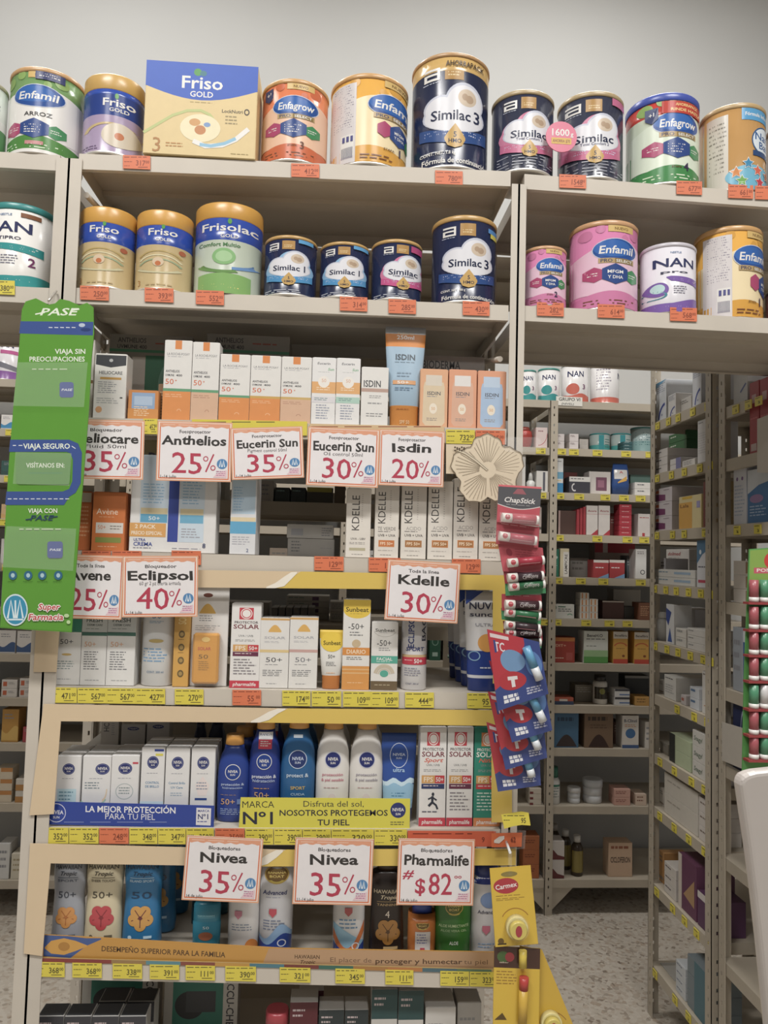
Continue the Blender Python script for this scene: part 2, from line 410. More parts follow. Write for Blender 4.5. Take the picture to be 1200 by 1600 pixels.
# diagonal stays at the posts
mb = MB(); mb.tube((XL+.03, .02, 2.24), (XL+.03, FD-.02, 2.278), .006, PAINT); mb.obj('brace', rack)
mb = MB(); mb.tube((XR-.03, .02, 1.93), (XR-.03, FD-.02, 2.0), .006, PAINT); mb.obj('brace', rack)

rear = empty('steel_rack', (0, 0, 0))
tag(rear, 'taupe steel rack standing back to back behind the sunscreen shelves', 'rack')
RY0, RY1 = FD+.02, FD+.36
for x, s_ in ((XL+.004, 1), (XR-.004, -1)): post(rear, x, RY1, 2.29, s_, -1, PAINT2)
RS = (2.30, 2.02, 1.835, 1.635, 1.325, 1.075, .84, .60, .37)
for z in RS: shelf(rear, SX0, SX1, RY0, RY1, z, m=PAINT2)
for x0, x1 in ((XL-.93, XL-.02), (XR+.012, XR+1.10)): shelf(rear, x0, x1, RY0, RY1, 2.30, m=PAINT2)
for px in (XL-.95, XR+1.12): post(rear, px, RY1, 2.29, 1, -1, PAINT2)

BY = 1.72
far = empty('steel_rack', (0, 0, 0))
tag(far, 'long off-white rack of medicines along the far wall', 'rack')
BZ = [2.211, 2.0, 1.804, 1.621, 1.434, 1.253, 1.062, .881, .698, .454, .146]
bx_ = [.954+.91*k for k in (-3, -2, -1, 0, 1)]
for x in bx_:
    post(far, x-.017, BY-.004, 2.21, 1, 1, PAINT2); post(far, x-.017, BY+FD+.004, 2.21, 1, -1, PAINT2)
for x0, x1 in zip(bx_, bx_[1:]):
    for z in BZ: shelf(far, x0+.018, x1-.018, BY, BY+FD, z, m=PAINT2)
for s_ in (-1, 1):                       # triangular gussets at the foot of the post
    mb = MB(); mb.plate([(bx_[3]+s_*.018, BY+.004, .113), (bx_[3]+s_*.11, BY+.004, .113), (bx_[3]+s_*.018, BY+.004, .02)][::s_], .003, PAINT2); mb.obj('gusset', far)

RX, RA, RB, RC = 1.10, 1.00, .585, .545
side = empty('steel_rack', (0, 0, 0))
tag(side, 'off-white slotted rack standing crosswise with yellow price tags', 'rack')
for y, s_ in ((RA+.02, -1), (RB, 1), (RC, -1), (RC-.9, 1)):
    for x, sx in ((RX-.004, 1), (RX+FD, -1)): post(side, x, y, 1.98 if y < 0 else 2.25, sx, s_, PAINT2, .036)
RZ = [1.991, 1.81, 1.614, 1.433, 1.24, 1.061, .864, .688, .436, .169]
RZB = [1.95, 1.80, 1.615, 1.40, 1.16, .95, .70, .42, .17]
def shelf_y(parent, y0, y1, zl, m):      # the same tray, running along y, its open face towards -x
    o = shelf(parent, -y1, -y0, RX, RX+FD, zl, m=m); o.rotation_euler.z = -PI/2; return o
for z in RZ: shelf_y(side, RB+.002, RA+.018, z, PAINT2)
for z in RZB[1:]: shelf_y(side, RC-.89, RC-.002, z, PAINT2)
shelf_y(side, ax(1164, 600, RX).y, RC-.002, RZB[0], PAINT2)

# ============================================================ milk powder cans on the two upper shelves
WH, NAVY, BLUE, GOLD, GREY, RED = 'e6e3de', '1d2748', '2149a8', 'c89a4e', '77757a', 'c8283c'
def hexes(p, v, txt='MFGM'):
    p.hexa(.22, v, .13, .085, 'b0446f'); p.l(.14, .3, v-.02, v+.03, 2, WH)
    p.hexa(.78, v+.01, .11, .08, '3f8c58'); p.l(.72, .85, v-.01, v+.04, 2, WH)
    p.hexa(.51, v-.005, .19, .115, '2c4a8a')
    if txt == 'MFGM': p.t('MFGM', .51, v-.03, .24, .035, WH); p.t('Y DHA', .51, v+.03, .22, .035, WH)
    else: p.l(.38, .64, v-.05, v+.06, 4, WH)
def logo_blob(p, cx, v, txt, sel=True, rx=.33, ry=.125):
    p.e(cx, v, rx*1.03, ry*1.06, 'c7cfe0'); p.e(cx, v, rx, ry, '1f4f9a'); p.e(cx-.04, v-.02, rx*.85, ry*.75, '2c66b4')
    p.t(txt, cx, v-.005, rx*1.6, .085, WH, sh=.12)
    if sel:
        p.r(cx-.26, v+.09, cx+.28, v+.145, 'b69a6a'); p.t('PRO', cx-.15, v+.118, .17, .035, '3a3f60'); p.r(cx-.03, v+.092, cx+.26, v+.142, '8c7440'); p.t('SELECT', cx+.115, v+.118, .26, .03, WH)
def enf(col, pale, txt, num=None, green=False, sub=None, dx=0, hx='MFGM', bar=False, yr=False):
    def f(p):
        n = 12
        p.s_([(i/n, .40-.16*math.sin(PI*i/n*.8), .82+.02*math.sin(PI*i/n)) for i in range(n+1)], pale)
        for a, b, c in ((.12, .16, .06), (.3, .1, .05), (.82, .15, .06), (.66, .2, .04)): p.e(a, b, c*1.3, c, col if not green else '8cae5e')
        p.s_([(i/n, .86-.07*math.sin(PI*i/n), .97) for i in range(n+1)], col)
        if bar:
            p.r(.02, .1, .32, .97, 'd8d2d2'); p.l(.05, .3, .12, .6, 18, '9a93a0'); p.r(.14, .66, .3, .9, WH)
            for i in range(9): p.r(.15+.016*i, .8, .158+.016*i, .92, '6a6780')
            for i in range(3): p.r(.16+.05*i, .68, .19+.05*i, .74, '5a5a90')
        p.r(.4+dx, .065, .8+dx, .135, 'd6b46a'); p.t('NUEVO', .6+dx, .1, .22, .03, '6b4a2a')
        logo_blob(p, .53+dx, .34, txt, sel=not sub)
        if sub: p.t(sub, .55, .55, .36, .045, '4a4a4a'); hexes(p, .72, 'x'); p.r(.4, .86, .64, .9, 'c98a8a'); p.s_([(i/n, .97-.02*math.sin(PI*i/n), .99) for i in range(n+1)], WH)
        else:
            if dx == 0: hexes(p, .61, hx)
            else: p.hexa(.68, .6, .09, .09, 'b0446f'); p.hexa(.87, .62, .12, .12, '2c4a8a'); p.t('MFGM', .87, .6, .13, .03, WH); p.t('Y DHA', .87, .65, .13, .03, WH); p.hexa(.975, .67, .025, .07, '3f8c58')
        if num: p.t('ETAPA', .5+dx*.9, .81, .14, .022, '6b4a2a'); p.t(num, .64+dx*.9, .8, None, .085, '3a3050' if not yr else '6b3a20')
        p.l(.1 if not bar else .38, .9, .89, .955, 2, '7a4a30' if not green else 'd6e6c8')
        if yr: p.poly([(.08, .1), (.2, .1), (.2, .22), (.14, .26), (.08, .22)], '2c3a6a'); p.t('+1', .14, .165, .07, .05, WH)
    return f
def simil(txt, sub=None, num=None, rib='2c4f8c', halo=None, extra=None, dx=0):
    def f(p):
        a = .5+dx
        p.r(.36+dx, .1 if num != '3' or not extra or extra.__name__ != 's3x' else .16, .6+dx, .24, 'b48a4a'); p.l(.4+dx, .57+dx, .17, .22, 2, 'e6d2a0')
        [p.r(a_+dx, b_, c_+dx, d_, WH) for a_, b_, c_, d_ in ((.12, .13, .3, .15), (.27, .13, .3, .235), (.12, .215, .3, .235), (.12, .172, .15, .235), (.12, .172, .27, .19))]; p.l(.11+dx, .31+dx, .25, .27, 1, 'b9bfd0')
        if halo:
            p.e(a, .58, .44, .2, halo); p.e(a+.08, .45, .3, .18, halo); p.e(a-.18, .5, .22, .13, halo)
        p.e(a, .55, .39, .145, 'c4c8d8'); p.e(a+.12, .42, .25, .16, 'c4c8d8'); p.e(a-.18, .48, .2, .11, 'c4c8d8')
        p.e(a, .56, .37, .13, 'e0e0e6'); p.e(a+.12, .43, .23, .145, 'e0e0e6'); p.e(a-.18, .49, .18, .1, 'e0e0e6')
        p.e(a+.15, .39, .12, .075, 'd0bda6'); p.e(a+.12, .385, .04, .03, 'b49a80'); p.e(a+.18, .4, .05, .035, 'b49a80')
        p.t(txt, a-(.05 if num else 0), .545, .5 if num else .58, .085, NAVY)
        if num: p.t(num, a+.28, .54, None, .1, NAVY)
        if sub: p.t(sub, a, .61, .42, .03, '5a5a78')
        p.s_([(a-.42+.84*i/10, .64+.05*math.sin(PI*i/10), .74+.05*math.sin(PI*i/10)) for i in range(11)], rib); p.l(a-.36, a-.08, .68, .73, 2, 'c8d0e6'); p.l(a+.1, a+.38, .68, .73, 2, 'c8d0e6')
        p.s_([(a-.13, .74, .76), (a-.09, .7, .81), (a, .62, .83), (a+.09, .7, .81), (a+.13, .74, .76)], 'c9a35c'); p.t('5', a, .715, None, .045, NAVY); p.t('HMO', a, .77, .17, .035, NAVY)
        if extra: extra(p)
        else: p.l(.12, .9, .86, .95, 3, 'c8ccd8')
    return f
def friso(txt, base, sub=None, green=False):
    def f(p):
        p.t(txt, .55, .28, .52 if len(txt) < 6 else .82, .08, WH); p.t('GOLD', .57, .375, .26, .036, WH); p.e(.57, .215, .03, .03, '5aa04a')
        if green:
            p.t(sub, .42, .47, .62, .04, '4a7a4a'); p.e(.5, .6, .17, .09, '86b878'); p.e(.5, .6, .12, .06, 'a6cc98')
            p.ring(.5, .66, .42, .12, .25, '6a9450', 200, 300); p.ring(.62, .62, .4, .12, .25, '6a94c8', 270, 340)
            p.s_([(.12+.76*i/8, .80-.02*math.sin(PI*i/8), 1) for i in range(9)], '84b264'); p.l(.2, .8, .9, .96, 2, 'e6d67a')
        else:
            for k, q in enumerate((0, .05, .1)): p.ring(.52, .62+q, .4, .11, .12, ('b9a05e', 'dcd2a8', '9fb08a')[k], 20, 160)
            p.e(.5, .65, .1, .055, 'd8c0a0'); p.e(.5, .67, .05, .03, 'c4703c'); p.ring(.5, .7, .42, .09, .2, 'cfc8a0', 200, 340); p.e(.88, .5, .05, .03, 'b0603c')
            p.t('3', .16, .9, None, .07, 'c08a4a', b=0); p.l(.3, .85, .92, .96, 1, 'c0a878')
    return f
def nan_(txt, c, num=None, sub='OPTIPRO'):
    def f(p):
        p.t('NESTLE', .44, .15, .2, .025, '6a88b4'); p.t('NAN', .45, .29, .76, .12, '343a64'); p.t(sub, .43, .42, .5, .035, '4a4a60')
        p.s_([(.28, .49, .5), (.36, .48, .55), (.94, .5, .6)], c); p.l(.4, .9, .515, .56, 2, WH)
        p.e(.16, .66, .16, .1, c); p.e(.16, .65, .1, .065, 'bfe0e0'); p.ring(.1, .74, .2, .06, .2, '3a8a9a'); p.l(.4, .66, .62, .74, 4, '8a8a9a')
        if num: p.t(num, .82, .68, None, .1, '7a3a6a')
        if c != '7f5fae': p.r(.66, .12, .9, .17, '8a5a3c')
        n = 10; p.s_([(i/n, .86+.03*math.sin(i*.5)-.07*(i/n if c == '7f5fae' else 0), .98) for i in range(n+1)], c); p.l(.12, .88, .9, .93, 1, WH)
    return f
MC_ = 'milk powder can'
y1 = -.004
can('milk_can', 'green and white formula can at the rack end on the top shelf', -62, 10, 118, 'S1L', y1, [(.05, .5, 'cfd6cf'), (.5, .62, 'd8dad6'), (.62, 1, '4d8a50')], 'b0a890', lambda p: (p.l(.6, .98, .2, .45, 5, '6a6a70')))
can('milk_can', 'white and green formula can with blue blob logo, rice variety', 20, 133, 103, 'S1L', y1, [(.05, .3, '6d9458'), (.3, .86, WH), (.86, 1, '4e8a3c')], 'c59a66', lambda p: (enf('4e8a3c', WH, 'Enfamil', sub='ARROZ', green=True)(p), p.r(.5, .06, .85, .15, '39406e'), p.l(.55, .82, .08, .13, 2, WH)))
can('milk_can', 'lilac formula can with thick gold lid beside the yellow carton', 133, 228, 113, 'S1', y1, [(.2, .26, BLUE), (.26, .52, '223f8c'), (.52, 1, 'a895b4')], 'c9a052', lambda p: (p.t('Friso', .68, .36, .5, .09, WH), p.t('GOLD', .7, .45, .3, .045, WH), p.e(.66, .28, .03, .035, '5aa04a'), p.ring(.6, .75, .5, .14, .18, 'c9b07a', 20, 170), p.e(.72, .76, .28, .15, 'd6c9b4'), p.e(.72, .77, .07, .045, 'c4703c'), p.l(.08, .45, .9, .96, 2, '7a6488')), lidf=.2, lidr=.985)
def fbox(p):
    p.s_([(i/12, 0, .27+.13*math.sin(PI*i/12)) for i in range(13)], '2d5bc0')
    p.t('Friso', .5, .21, .38, .13, WH); p.t('GOLD', .5, .335, .21, .06, WH); p.e(.46, .1, .035, .04, '4f9a4a'); p.e(.51, .11, .03, .03, '3a7a8a')
    p.l(.4, .62, .42, .44, 1, 'a08a50'); p.t('LockNutri', .78, .5, .19, .035, '5a503c'); p.ring(.91, .5, .025, .035, .4, '4a4038'); p.l(.72, .86, .55, .66, 3, '9a8a60')
    p.line([(0, .78), (.1, .7), (.25, .58), (.38, .52), (.5, .51), (.58, .55), (.63, .62), (.62, .7)], .03, 'b9c27a')
    p.e(.5, .7, .18, .15, 'e8dcb4'); p.e(.45, .64, .05, .04, 'd09a5a'); p.e(.5, .72, .05, .05, 'c4814a'); p.e(.56, .66, .03, .025, '7a9ac8')
    p.line([(.44, .84), (.55, .89), (.7, .87), (.82, .8), (.93, .68)], .05, WH); p.line([(.5, .875), (.6, .885), (.72, .85), (.82, .79)], .035, '8abcd8')
    p.t('3', .12, .9, None, .15, 'b07a3a', b=0); p.l(.2, .36, .87, .93, 2, 'c08a4a'); p.l(.78, .94, .95, .97, 1, 'b09a60')
box('milk_carton', 'large yellow milk powder carton with blue wavy top', 'carton', 227, 403, 99, 'S1', y1, .11, 'dcc389', fbox)
can('milk_can', 'orange formula can with blue blob logo beside the yellow carton', 408, 516, 121, 'S1', y1, [(.05, 1, 'd9784a')], 'c99a5c', enf('d0683c', 'ecc0a0', 'Enfagrow', '3', hx='x', yr=True))
can('milk_can', 'yellow formula can on the top shelf turned to show its barcode', 514, 641, 112, 'S1', y1, [(.05, 1, 'dfa53a')], 'c99a5c', enf('dba032', 'f0dcae', 'Enfamil', '1', dx=.27, bar=True))
def s3x(p): p.l(.1, .45, .855, .88, 1, 'c8ccd8'); p.t('CONT. NET. 1.8 kg', .3, .87, .42, .028, WH); p.t('Fórmula de continuación', .53, .935, .84, .045, WH)
can('milk_can', 'tallest dark navy formula can with gold top band', 640, 768, 79, 'S1', y1, [(.04, .16, 'c9a35c'), (.16, 1, NAVY)], 'b58c5a', lambda p: (simil('Similac', num='3', extra=s3x)(p), p.t('AHORRAPACK', .62, .1, .5, .045, '4a3a2a')), lidf=.04)
can('milk_can', 'dark grey formula can with pink heart label beside the tallest navy can', 765, 868, 137, 'S1', y1, [(.05, 1, '2e3348')], 'b09a70', lambda p: (simil('Similac', 'Total Comfort 2', rib='c86a90', halo='d07a9c', extra=lambda p: p.l(.05, .95, .8, .98, 5, '9a9ca8', .3))(p)))
can('milk_can', 'dark grey formula can with pink heart label beside the green can with blue lid', 868, 976, 139, 'S1R', y1, [(.05, 1, '33374a')], 'b09a70', lambda p: (simil('Similac', 'Total Comfort 2', rib='c86a90', halo='d07a9c', dx=-.08, extra=lambda p: p.l(.05, .95, .8, .98, 5, '9a9ca8', .3))(p), p.r(.68, .07, .97, .15, 'c86a90')))
mb = MB(); P0 = at(877, 214, y1-.004); mb.rings([(-.001, .034, .034), (.001, .034, .034)], mat('cf4f74', 'gloss'), 28)
st = mb.obj('price_sticker', None, P0); st.rotation_euler.x = PI/2; tag(st, 'round pink starburst sticker joining two dark grey cans', 'sticker')
p = Print(lambda u, v, o: ((u-.5)*.068, (.5-v)*.068, .001+o), .068, .068); p.t('1600', .45, .36, .62, .22, WH); p.t('g', .84, .4, None, .14, WH); p.r(.18, .54, .82, .74, 'd8b04a'); p.t('AHORRA $70', .5, .64, .56, .1, '7a2a3a'); p.done(st)
can('milk_can', 'green formula can with shiny blue lid and blob logo', 975, 1093, 141, 'S1R', y1, [(.09, .24, 'c0392c'), (.24, .6, 'd0dcc4'), (.6, 1, '3f8a4a')], '3b4fa8', lambda p: (enf('3f8a4a', 'dbe6d2', 'Enfagrow', '4', green=True, hx='x')(p), p.r(.3, .1, .95, .23, 'c0392c'), p.t('AHORRAPACK', .66, .135, .36, .03, 'f0d48a'), p.t('RINDE HASTA', .66, .19, .5, .03, 'f0d48a'), p.poly([(.12, .16), (.26, .16), (.26, .28), (.19, .33), (.12, .28)], '2c3a6a'), p.t('+1', .19, .23, .07, .05, WH)), lidf=.09)
def nat(p):
    p.r(.0, .12, .22, 1, 'cfc8bc'); p.l(.03, .2, .2, .8, 12, '8a8478'); p.r(.4, .06, .98, .2, '4f9ccc'); p.t('Fórmula Infantil', .7, .13, .5, .04, WH)
    p.e(.83, .42, .27, .17, '2a5a8a'); p.e(.84, .42, .26, .155, 'd8e2ea'); p.t('Nata', .8, .37, .38, .085, '2a5a94'); p.t('Baby', .86, .47, .34, .08, '2a5a94'); p.s_([(.58+.08*i, .54, .6) for i in range(6)], '2a4a7a')
    p.e(.6, .85, .42, .14, '6cb4d0')
    for cx, cy, c in ((.5, .7, '3a8ab4'), (.32, .8, 'd88a4a'), (.66, .77, 'd8644a'), (.4, .9, '6aa84a'), (.7, .9, 'c8384a'), (.86, .8, 'b06a4a')):
        p.poly([(cx+.1*math.sin(PI*i/5)*(1 if i % 2 == 0 else .5), cy-.075*math.cos(PI*i/5)*(1 if i % 2 == 0 else .5)) for i in range(10)], WH)
        p.poly([(cx+.085*math.sin(PI*i/5)*(1 if i % 2 == 0 else .5), cy-.063*math.cos(PI*i/5)*(1 if i % 2 == 0 else .5)) for i in range(10)], c)
can('milk_can', 'bronze formula can printed with coloured stars', 1091, 1196, 157, 'S1R', y1, [(.05, 1, 'b5884a')], 'b89a68', nat)
can('milk_can', 'brown-grey formula can beside the bronze can with stars', 1195, 1290, 180, 'S1R', y1, [(.05, 1, '8a8078')], '8a7a6a', lambda p: p.l(.1, .9, .3, .8, 8, '5a5450'))
# second shelf
can('milk_can', 'white and teal formula can with teal lid on the short side shelf', -16, 86, 315, 'S2L', y1+.01, [(.08, .86, WH), (.86, 1, '2f9a9a')], '2f8a88', nan_('NAN', '2f9a9a', '2'), lidf=.08)
for x0, x1, yt, ls in ((126, 213, 321, 'gold formula can with blue band standing next to the post'), (214, 303, 326, 'gold formula can with blue band next to the green comfort can')):
    can('milk_can', ls, x0, x1, yt, 'S2', y1, [(.2, .44, '2346a0'), (.44, 1, 'c4ad7c')], 'd09a38', friso('Friso', 'c4ad7c'), lidf=.2, lidr=.985)
can('milk_can', 'pale green formula can with gold lid and green heart', 305, 413, 314, 'S2', y1, [(.18, .42, '2346a0'), (.42, 1, 'bcc6b4')], 'd09a38', friso('Frisolac', 'b', 'Comfort Multio', True), lidf=.18, lidr=.985)
lb = lambda p: p.l(.06, .94, .9, .96, 2, 'c8ccd8')
can('milk_can', 'small navy formula can with light blue ribbon beside the green comfort can', 412, 497, 366, 'S2', y1, [(.05, 1, NAVY)], 'c29a58', lambda p: (simil('Similac', num='1', rib='4a94c8', halo='8ab8dc', extra=lb)(p), p.r(.66, .07, .92, .13, '5aa4d8')))
can('milk_can', 'small navy formula can with light blue ribbon beside the pink-ribboned can', 498, 579, 376, 'S2', y1, [(.05, 1, NAVY)], 'c29a58', lambda p: (simil('Similac', num='1', rib='4a94c8', halo='8ab8dc', extra=lb)(p), p.r(.66, .07, .95, .13, '5aa4d8')))
can('milk_can', 'small navy formula can with pink ribbon', 578, 661, 372, 'S2', y1, [(.05, 1, NAVY)], 'c29a58', lambda p: (simil('Similac', 'Total Comfort', rib='c8528a', halo='d0749c', dx=.1, extra=lb)(p), p.r(.74, .1, .97, .2, 'b8447a')))
def s9(p): p.t('CONT. NET. 900 g', .28, .855, .34, .025, WH); p.t('Fórmula de continuación', .53, .93, .82, .045, WH)
can('milk_can', 'large navy formula can with gold lid on the second shelf', 672, 778, 334, 'S2', y1, [(.05, 1, NAVY)], 'c29a58', lambda p: (simil('Similac', num='3', extra=s9)(p), p.r(.8, .12, .97, .17, '4f90d0'), p.r(.84, .17, .97, .22, 'd8cc4a')))
pk = ('d07aa6', 'e2a6c4')
can('milk_can', 'small pink formula can beside the post', 815, 886, 382, 'S2R', y1, [(.05, 1, pk[0])], 'c99a6c', enf('d07aa6', 'e6c0d3', 'Enfamil', '2'))
can('milk_can', 'large pink formula can with blue blob logo', 887, 998, 341, 'S2R', y1, [(.05, 1, pk[0])], 'c99a6c', enf('d07aa6', 'e6c0d3', 'Enfamil'))
can('milk_can', 'white and purple formula can between pink and yellow cans', 998, 1088, 376, 'S2R', y1, [(.05, .86, 'dcd9e0'), (.86, 1, '7f5fae')], 'c4c0c8', nan_('NAN', '7f5fae', None, 'pro'))
can('milk_can', 'yellow formula can on the second shelf beside the purple one', 1084, 1191, 349, 'S2R', y1+.02, [(.05, 1, 'dfa53a')], 'c99a5c', enf('dba032', 'f0dcae', 'Enfamil', '1', dx=.14, bar=True))
can('milk_can', 'dark red can beside the yellow formula can', 1196, 1290, 440, 'S2R', y1, [(.05, 1, '6a3438')], '5a4a44', lambda p: p.l(.1, .9, .3, .7, 4, 'c8b0a8'))

# ============================================================ sun care on the lower shelves
BX = 'sunscreen_box'; CT = 'box'
def roche(base, stripe, tone):
    def f(p):
        p.r(.38, 0, .62, .11, 'd98338'); p.t('LA ROCHE-POSAY', .5, .17, .82, .03, '6a6a70', b=0); p.l(.12, .85, .2, .215, 1, '9a9aa0')
        p.t('ANTHELIOS', .32, .385, .5, .03, '3a3a40'); p.t('UVMUNE', .22, .435, .32, .026, '3a3a40'); p.t('400', .56, .435, .22, .026, '3a3a40'); p.t('50', .22, .515, .32, .065, 'd8622e', b=0); p.t('+', .45, .5, None, .03, 'd8622e')
        p.r(0, .60, 1, .635, stripe); p.r(0, .635, 1, 1, base); p.l(.08, .9, .67, .72, 2, tone); p.ring(.6, .88, .08, .03, .3, tone, 0, 180)
    return f
OR, PE = 'db8a40', 'd3ab8c'
Y3 = .018
box(BX, 'white carton with dark cap print half hidden beside the green display', CT, 118, 147, 530, 'S3', Y3+.03, .04, 'd8d2c8', lambda p: (p.r(0, .5, 1, .54, '8a6a40'), p.e(.7, .7, .15, .04, '4a3a30'), p.l(.2, .9, .3, .42, 4, '8a8a8a')))
def helio(p):
    p.poly([(.03, .02), (.97, .02), (.97, .17), (.5, .21), (.03, .17)], '3c3d42'); p.e(.5, .1, .06, .025, 'b8b8b8'); p.t('HELIOCARE', .5, .29, .74, .05, '55565a'); p.r(.18, .36, .84, .395, 'c99a4a')
    p.l(.12, .7, .43, .62, 6, '9a9aa0'); p.e(.18, .86, .1, .05, 'd8a070'); p.l(.1, .8, .68, .78, 3, 'b0b0b0'); p.r(.82, .66, .9, .68, '4a4a4a')
box(BX, 'white carton with dark chevron top and small amber sun', CT, 147, 198, 553, 'S3', Y3, .045, 'dedad4', helio)
def jar(p):
    p.r(.0, .62, 1, 1, 'd08a3c'); p.r(.12, .08, .88, .62, '8aa4c4'); p.r(.2, .2, .8, .5, 'a9bcd2'); p.l(.2, .8, .55, .9, 5, 'e8c8a0')
box(BX, 'small squat orange and pale blue carton', CT, 199, 247, 610, 'S3', Y3, .05, 'c8803a', jar)
box(BX, 'slim brown carton behind the squat orange one', CT, 246, 257, 600, 'S3', Y3+.02, .04, '8a6a48', lambda p: p.l(.2, .8, .2, .9, 9, 'c8a070'))
def anth(p):
    p.r(0, .0, 1, .16, '7d756b'); p.t('ANTHELIOS', .27, .06, .34, .05, '2e2c2a'); p.t('UVMUNE 400', .27, .13, .36, .04, '2e2c2a'); p.r(0, .16, 1, .19, '3d7a58'); p.l(.55, .95, .08, .12, 1, '8a4030')
    p.r(.28, .24, .44, .85, 'b5aca2'); p.r(.44, .22, .72, 1, '2e6a4c'); p.e(.8, .55, .2, .3, '5c8a76')
for x0, x1, ls in ((170, 300, 'grey and green shelf display behind the orange cartons, near the squat carton'), (322, 452, 'grey shelf display with green stripe behind the white and orange cartons')):
    box('display_carton', ls, 'display', x0, x1, 524, 'S3', .12, .1, '80786e', anth, flap=False)
for x0, x1, yt, b, s_, t, ls in ((256, 300, 532, OR, '5f9a72', 'e8b080', 'tall white and orange carton with green stripe beside the squat carton'), (300, 343, 535, PE, '5f9a72', 'b88a70', 'tall white and peach carton with green stripe'),
        (343, 391, 554, OR, '5f9a72', 'e8b080', 'shorter white and orange carton with green stripe beside the tall peach one'), (391, 439, 556, OR, 'c9a04a', 'e8b080', 'white and orange carton with amber stripe'), (439, 487, 558, PE, 'c9a860', 'b88a70', 'white and peach carton with amber stripe')):
    box(BX, ls, CT, x0, x1, yt, 'S3', Y3, .04, 'dcd9d4', roche(b, s_, t))
def euc(band):
    def f(p):
        p.t('Eucerin', .48, .085, .55, .035, '6a6a70', sh=.1); p.t('Sun', .78, .17, .26, .04, '6aa87a', sh=.2); p.l(.25, .75, .21, .225, 1, 'b0b0b0')
        p.r(0, .36, 1, .53, 'dfa766'); p.e(.5, .36, .24, .085, 'e8e2da'); p.t('50', .5, .34, .2, .05, 'd8a080', b=0); p.l(.2, .8, .44, .5, 2, 'f0d8b8')
        p.r(0, .58, 1, .67, band); p.l(.12, .85, .6, .65, 2, '6a8a8a'); p.l(.2, .8, .7, .93, 6, '9aa0b0')
    return f
box(BX, 'slim white carton with amber band and grey strip', CT, 487, 525, 559, 'S3', Y3, .035, 'e0dedc', euc('d6d3d6'))
box(BX, 'slim white carton with amber band and mint strip', CT, 525, 563, 560, 'S3', Y3, .035, 'e0dedc', euc('a9cabb'))
box(BX, 'plain white carton with a thin taupe band', CT, 564, 607, 574, 'S3', Y3, .035, 'dedbd6', lambda p: (p.t('ISDIN', .4, .28, .66, .11, '4a4a4c'), p.r(0, .36, 1, .42, 'b99a8c'), p.l(.3, .75, .48, .54, 2, '8a8a8a'), p.l(.25, .8, .6, .66, 1, '9a9a9a'), p.l(.2, .85, .78, .86, 2, '8a8a8a')))
TUBE = [(.0, .33, .2), (.015, .345, .21), (.2, .35, .22), (.21, .36, .23), (.5, .43, .15), (.8, .485, .06), (.93, .5, .015), (1, .5, .01)]
def isd(p):
    p.t('Pediatrics', .5, .065, .4, .022, 'e6d0b0'); p.t('250ml', .5, .105, .44, .04, WH); p.t('ISDIN', .5, .305, .5, .055, '5b646c'); p.l(.24, .76, .355, .365, 1, '7a8a98')
    p.l(.3, .7, .46, .52, 2, '8aa0b4'); p.r(.2, .54, .76, .58, 'd8a070'); p.t('50+', .45, .56, .3, .026, WH); p.l(.25, .72, .61, .65, 2, '6a8aa8'); p.l(.3, .65, .82, .84, 1, 'b06a30'); p.t('SPF 50', .5, .95, .24, .035, 'e6c090')
bottle('sunscreen_tube', 'large upright pale blue sunscreen tube with orange cap and band', 602, 666, 507, 'S3', Y3, TUBE, '9fb9cd', None, isd, cat='tube', bands=[(.19, 'd58a36'), (.27, 'd58a36'), (.72, '9fb9cd'), (.81, '9fb9cd'), (.95, 'd8883a'), (1.1, 'b4b8bc')])
def isb(bg, body, cap_):
    def f(p):
        p.poly([(.12, .3), (.16, .22), (.84, .22), (.88, .3), (.9, .9), (.8, .96), (.2, .96), (.1, .9)], body); p.r(.2, .1, .78, .28, cap_); p.t('ISDIN', .5, .41, .5, .06, '5a5a60'); p.l(.25, .75, .46, .49, 1, '8a8a90')
        p.e(.48, .67, .14, .09, 'e8dcc8'); p.t('50', .48, .67, .14, .05, 'd8a878'); p.l(.25, .75, .83, .89, 2, '9a9088')
    return f
box(BX, 'peach carton with cream bottle picture next to the large tube', CT, 656, 700, 577, 'S3', Y3, .035, 'dda67c', isb('d', 'd8c3a2', 'd6cbbb'))
box(BX, 'salmon carton with salmon bottle picture between two similar cartons', CT, 701, 745, 578, 'S3', Y3, .035, 'dd9b76', isb('d', 'd8a88c', 'dfdad6'))
box(BX, 'salmon carton with pale blue bottle picture', CT, 746, 791, 580, 'S3', Y3, .035, 'dd9b76', isb('d', 'a4bcd8', 'b8cade'))
box('display_carton', 'grey header carton standing behind the peach cartons', 'display', 650, 757, 556, 'S3', .1, .08, '8f8a84', lambda p: (p.t('BIODERMA', .36, .12, .56, .1, '3a3838'), p.r(0, .22, 1, .24, '6a6560')), flap=False)

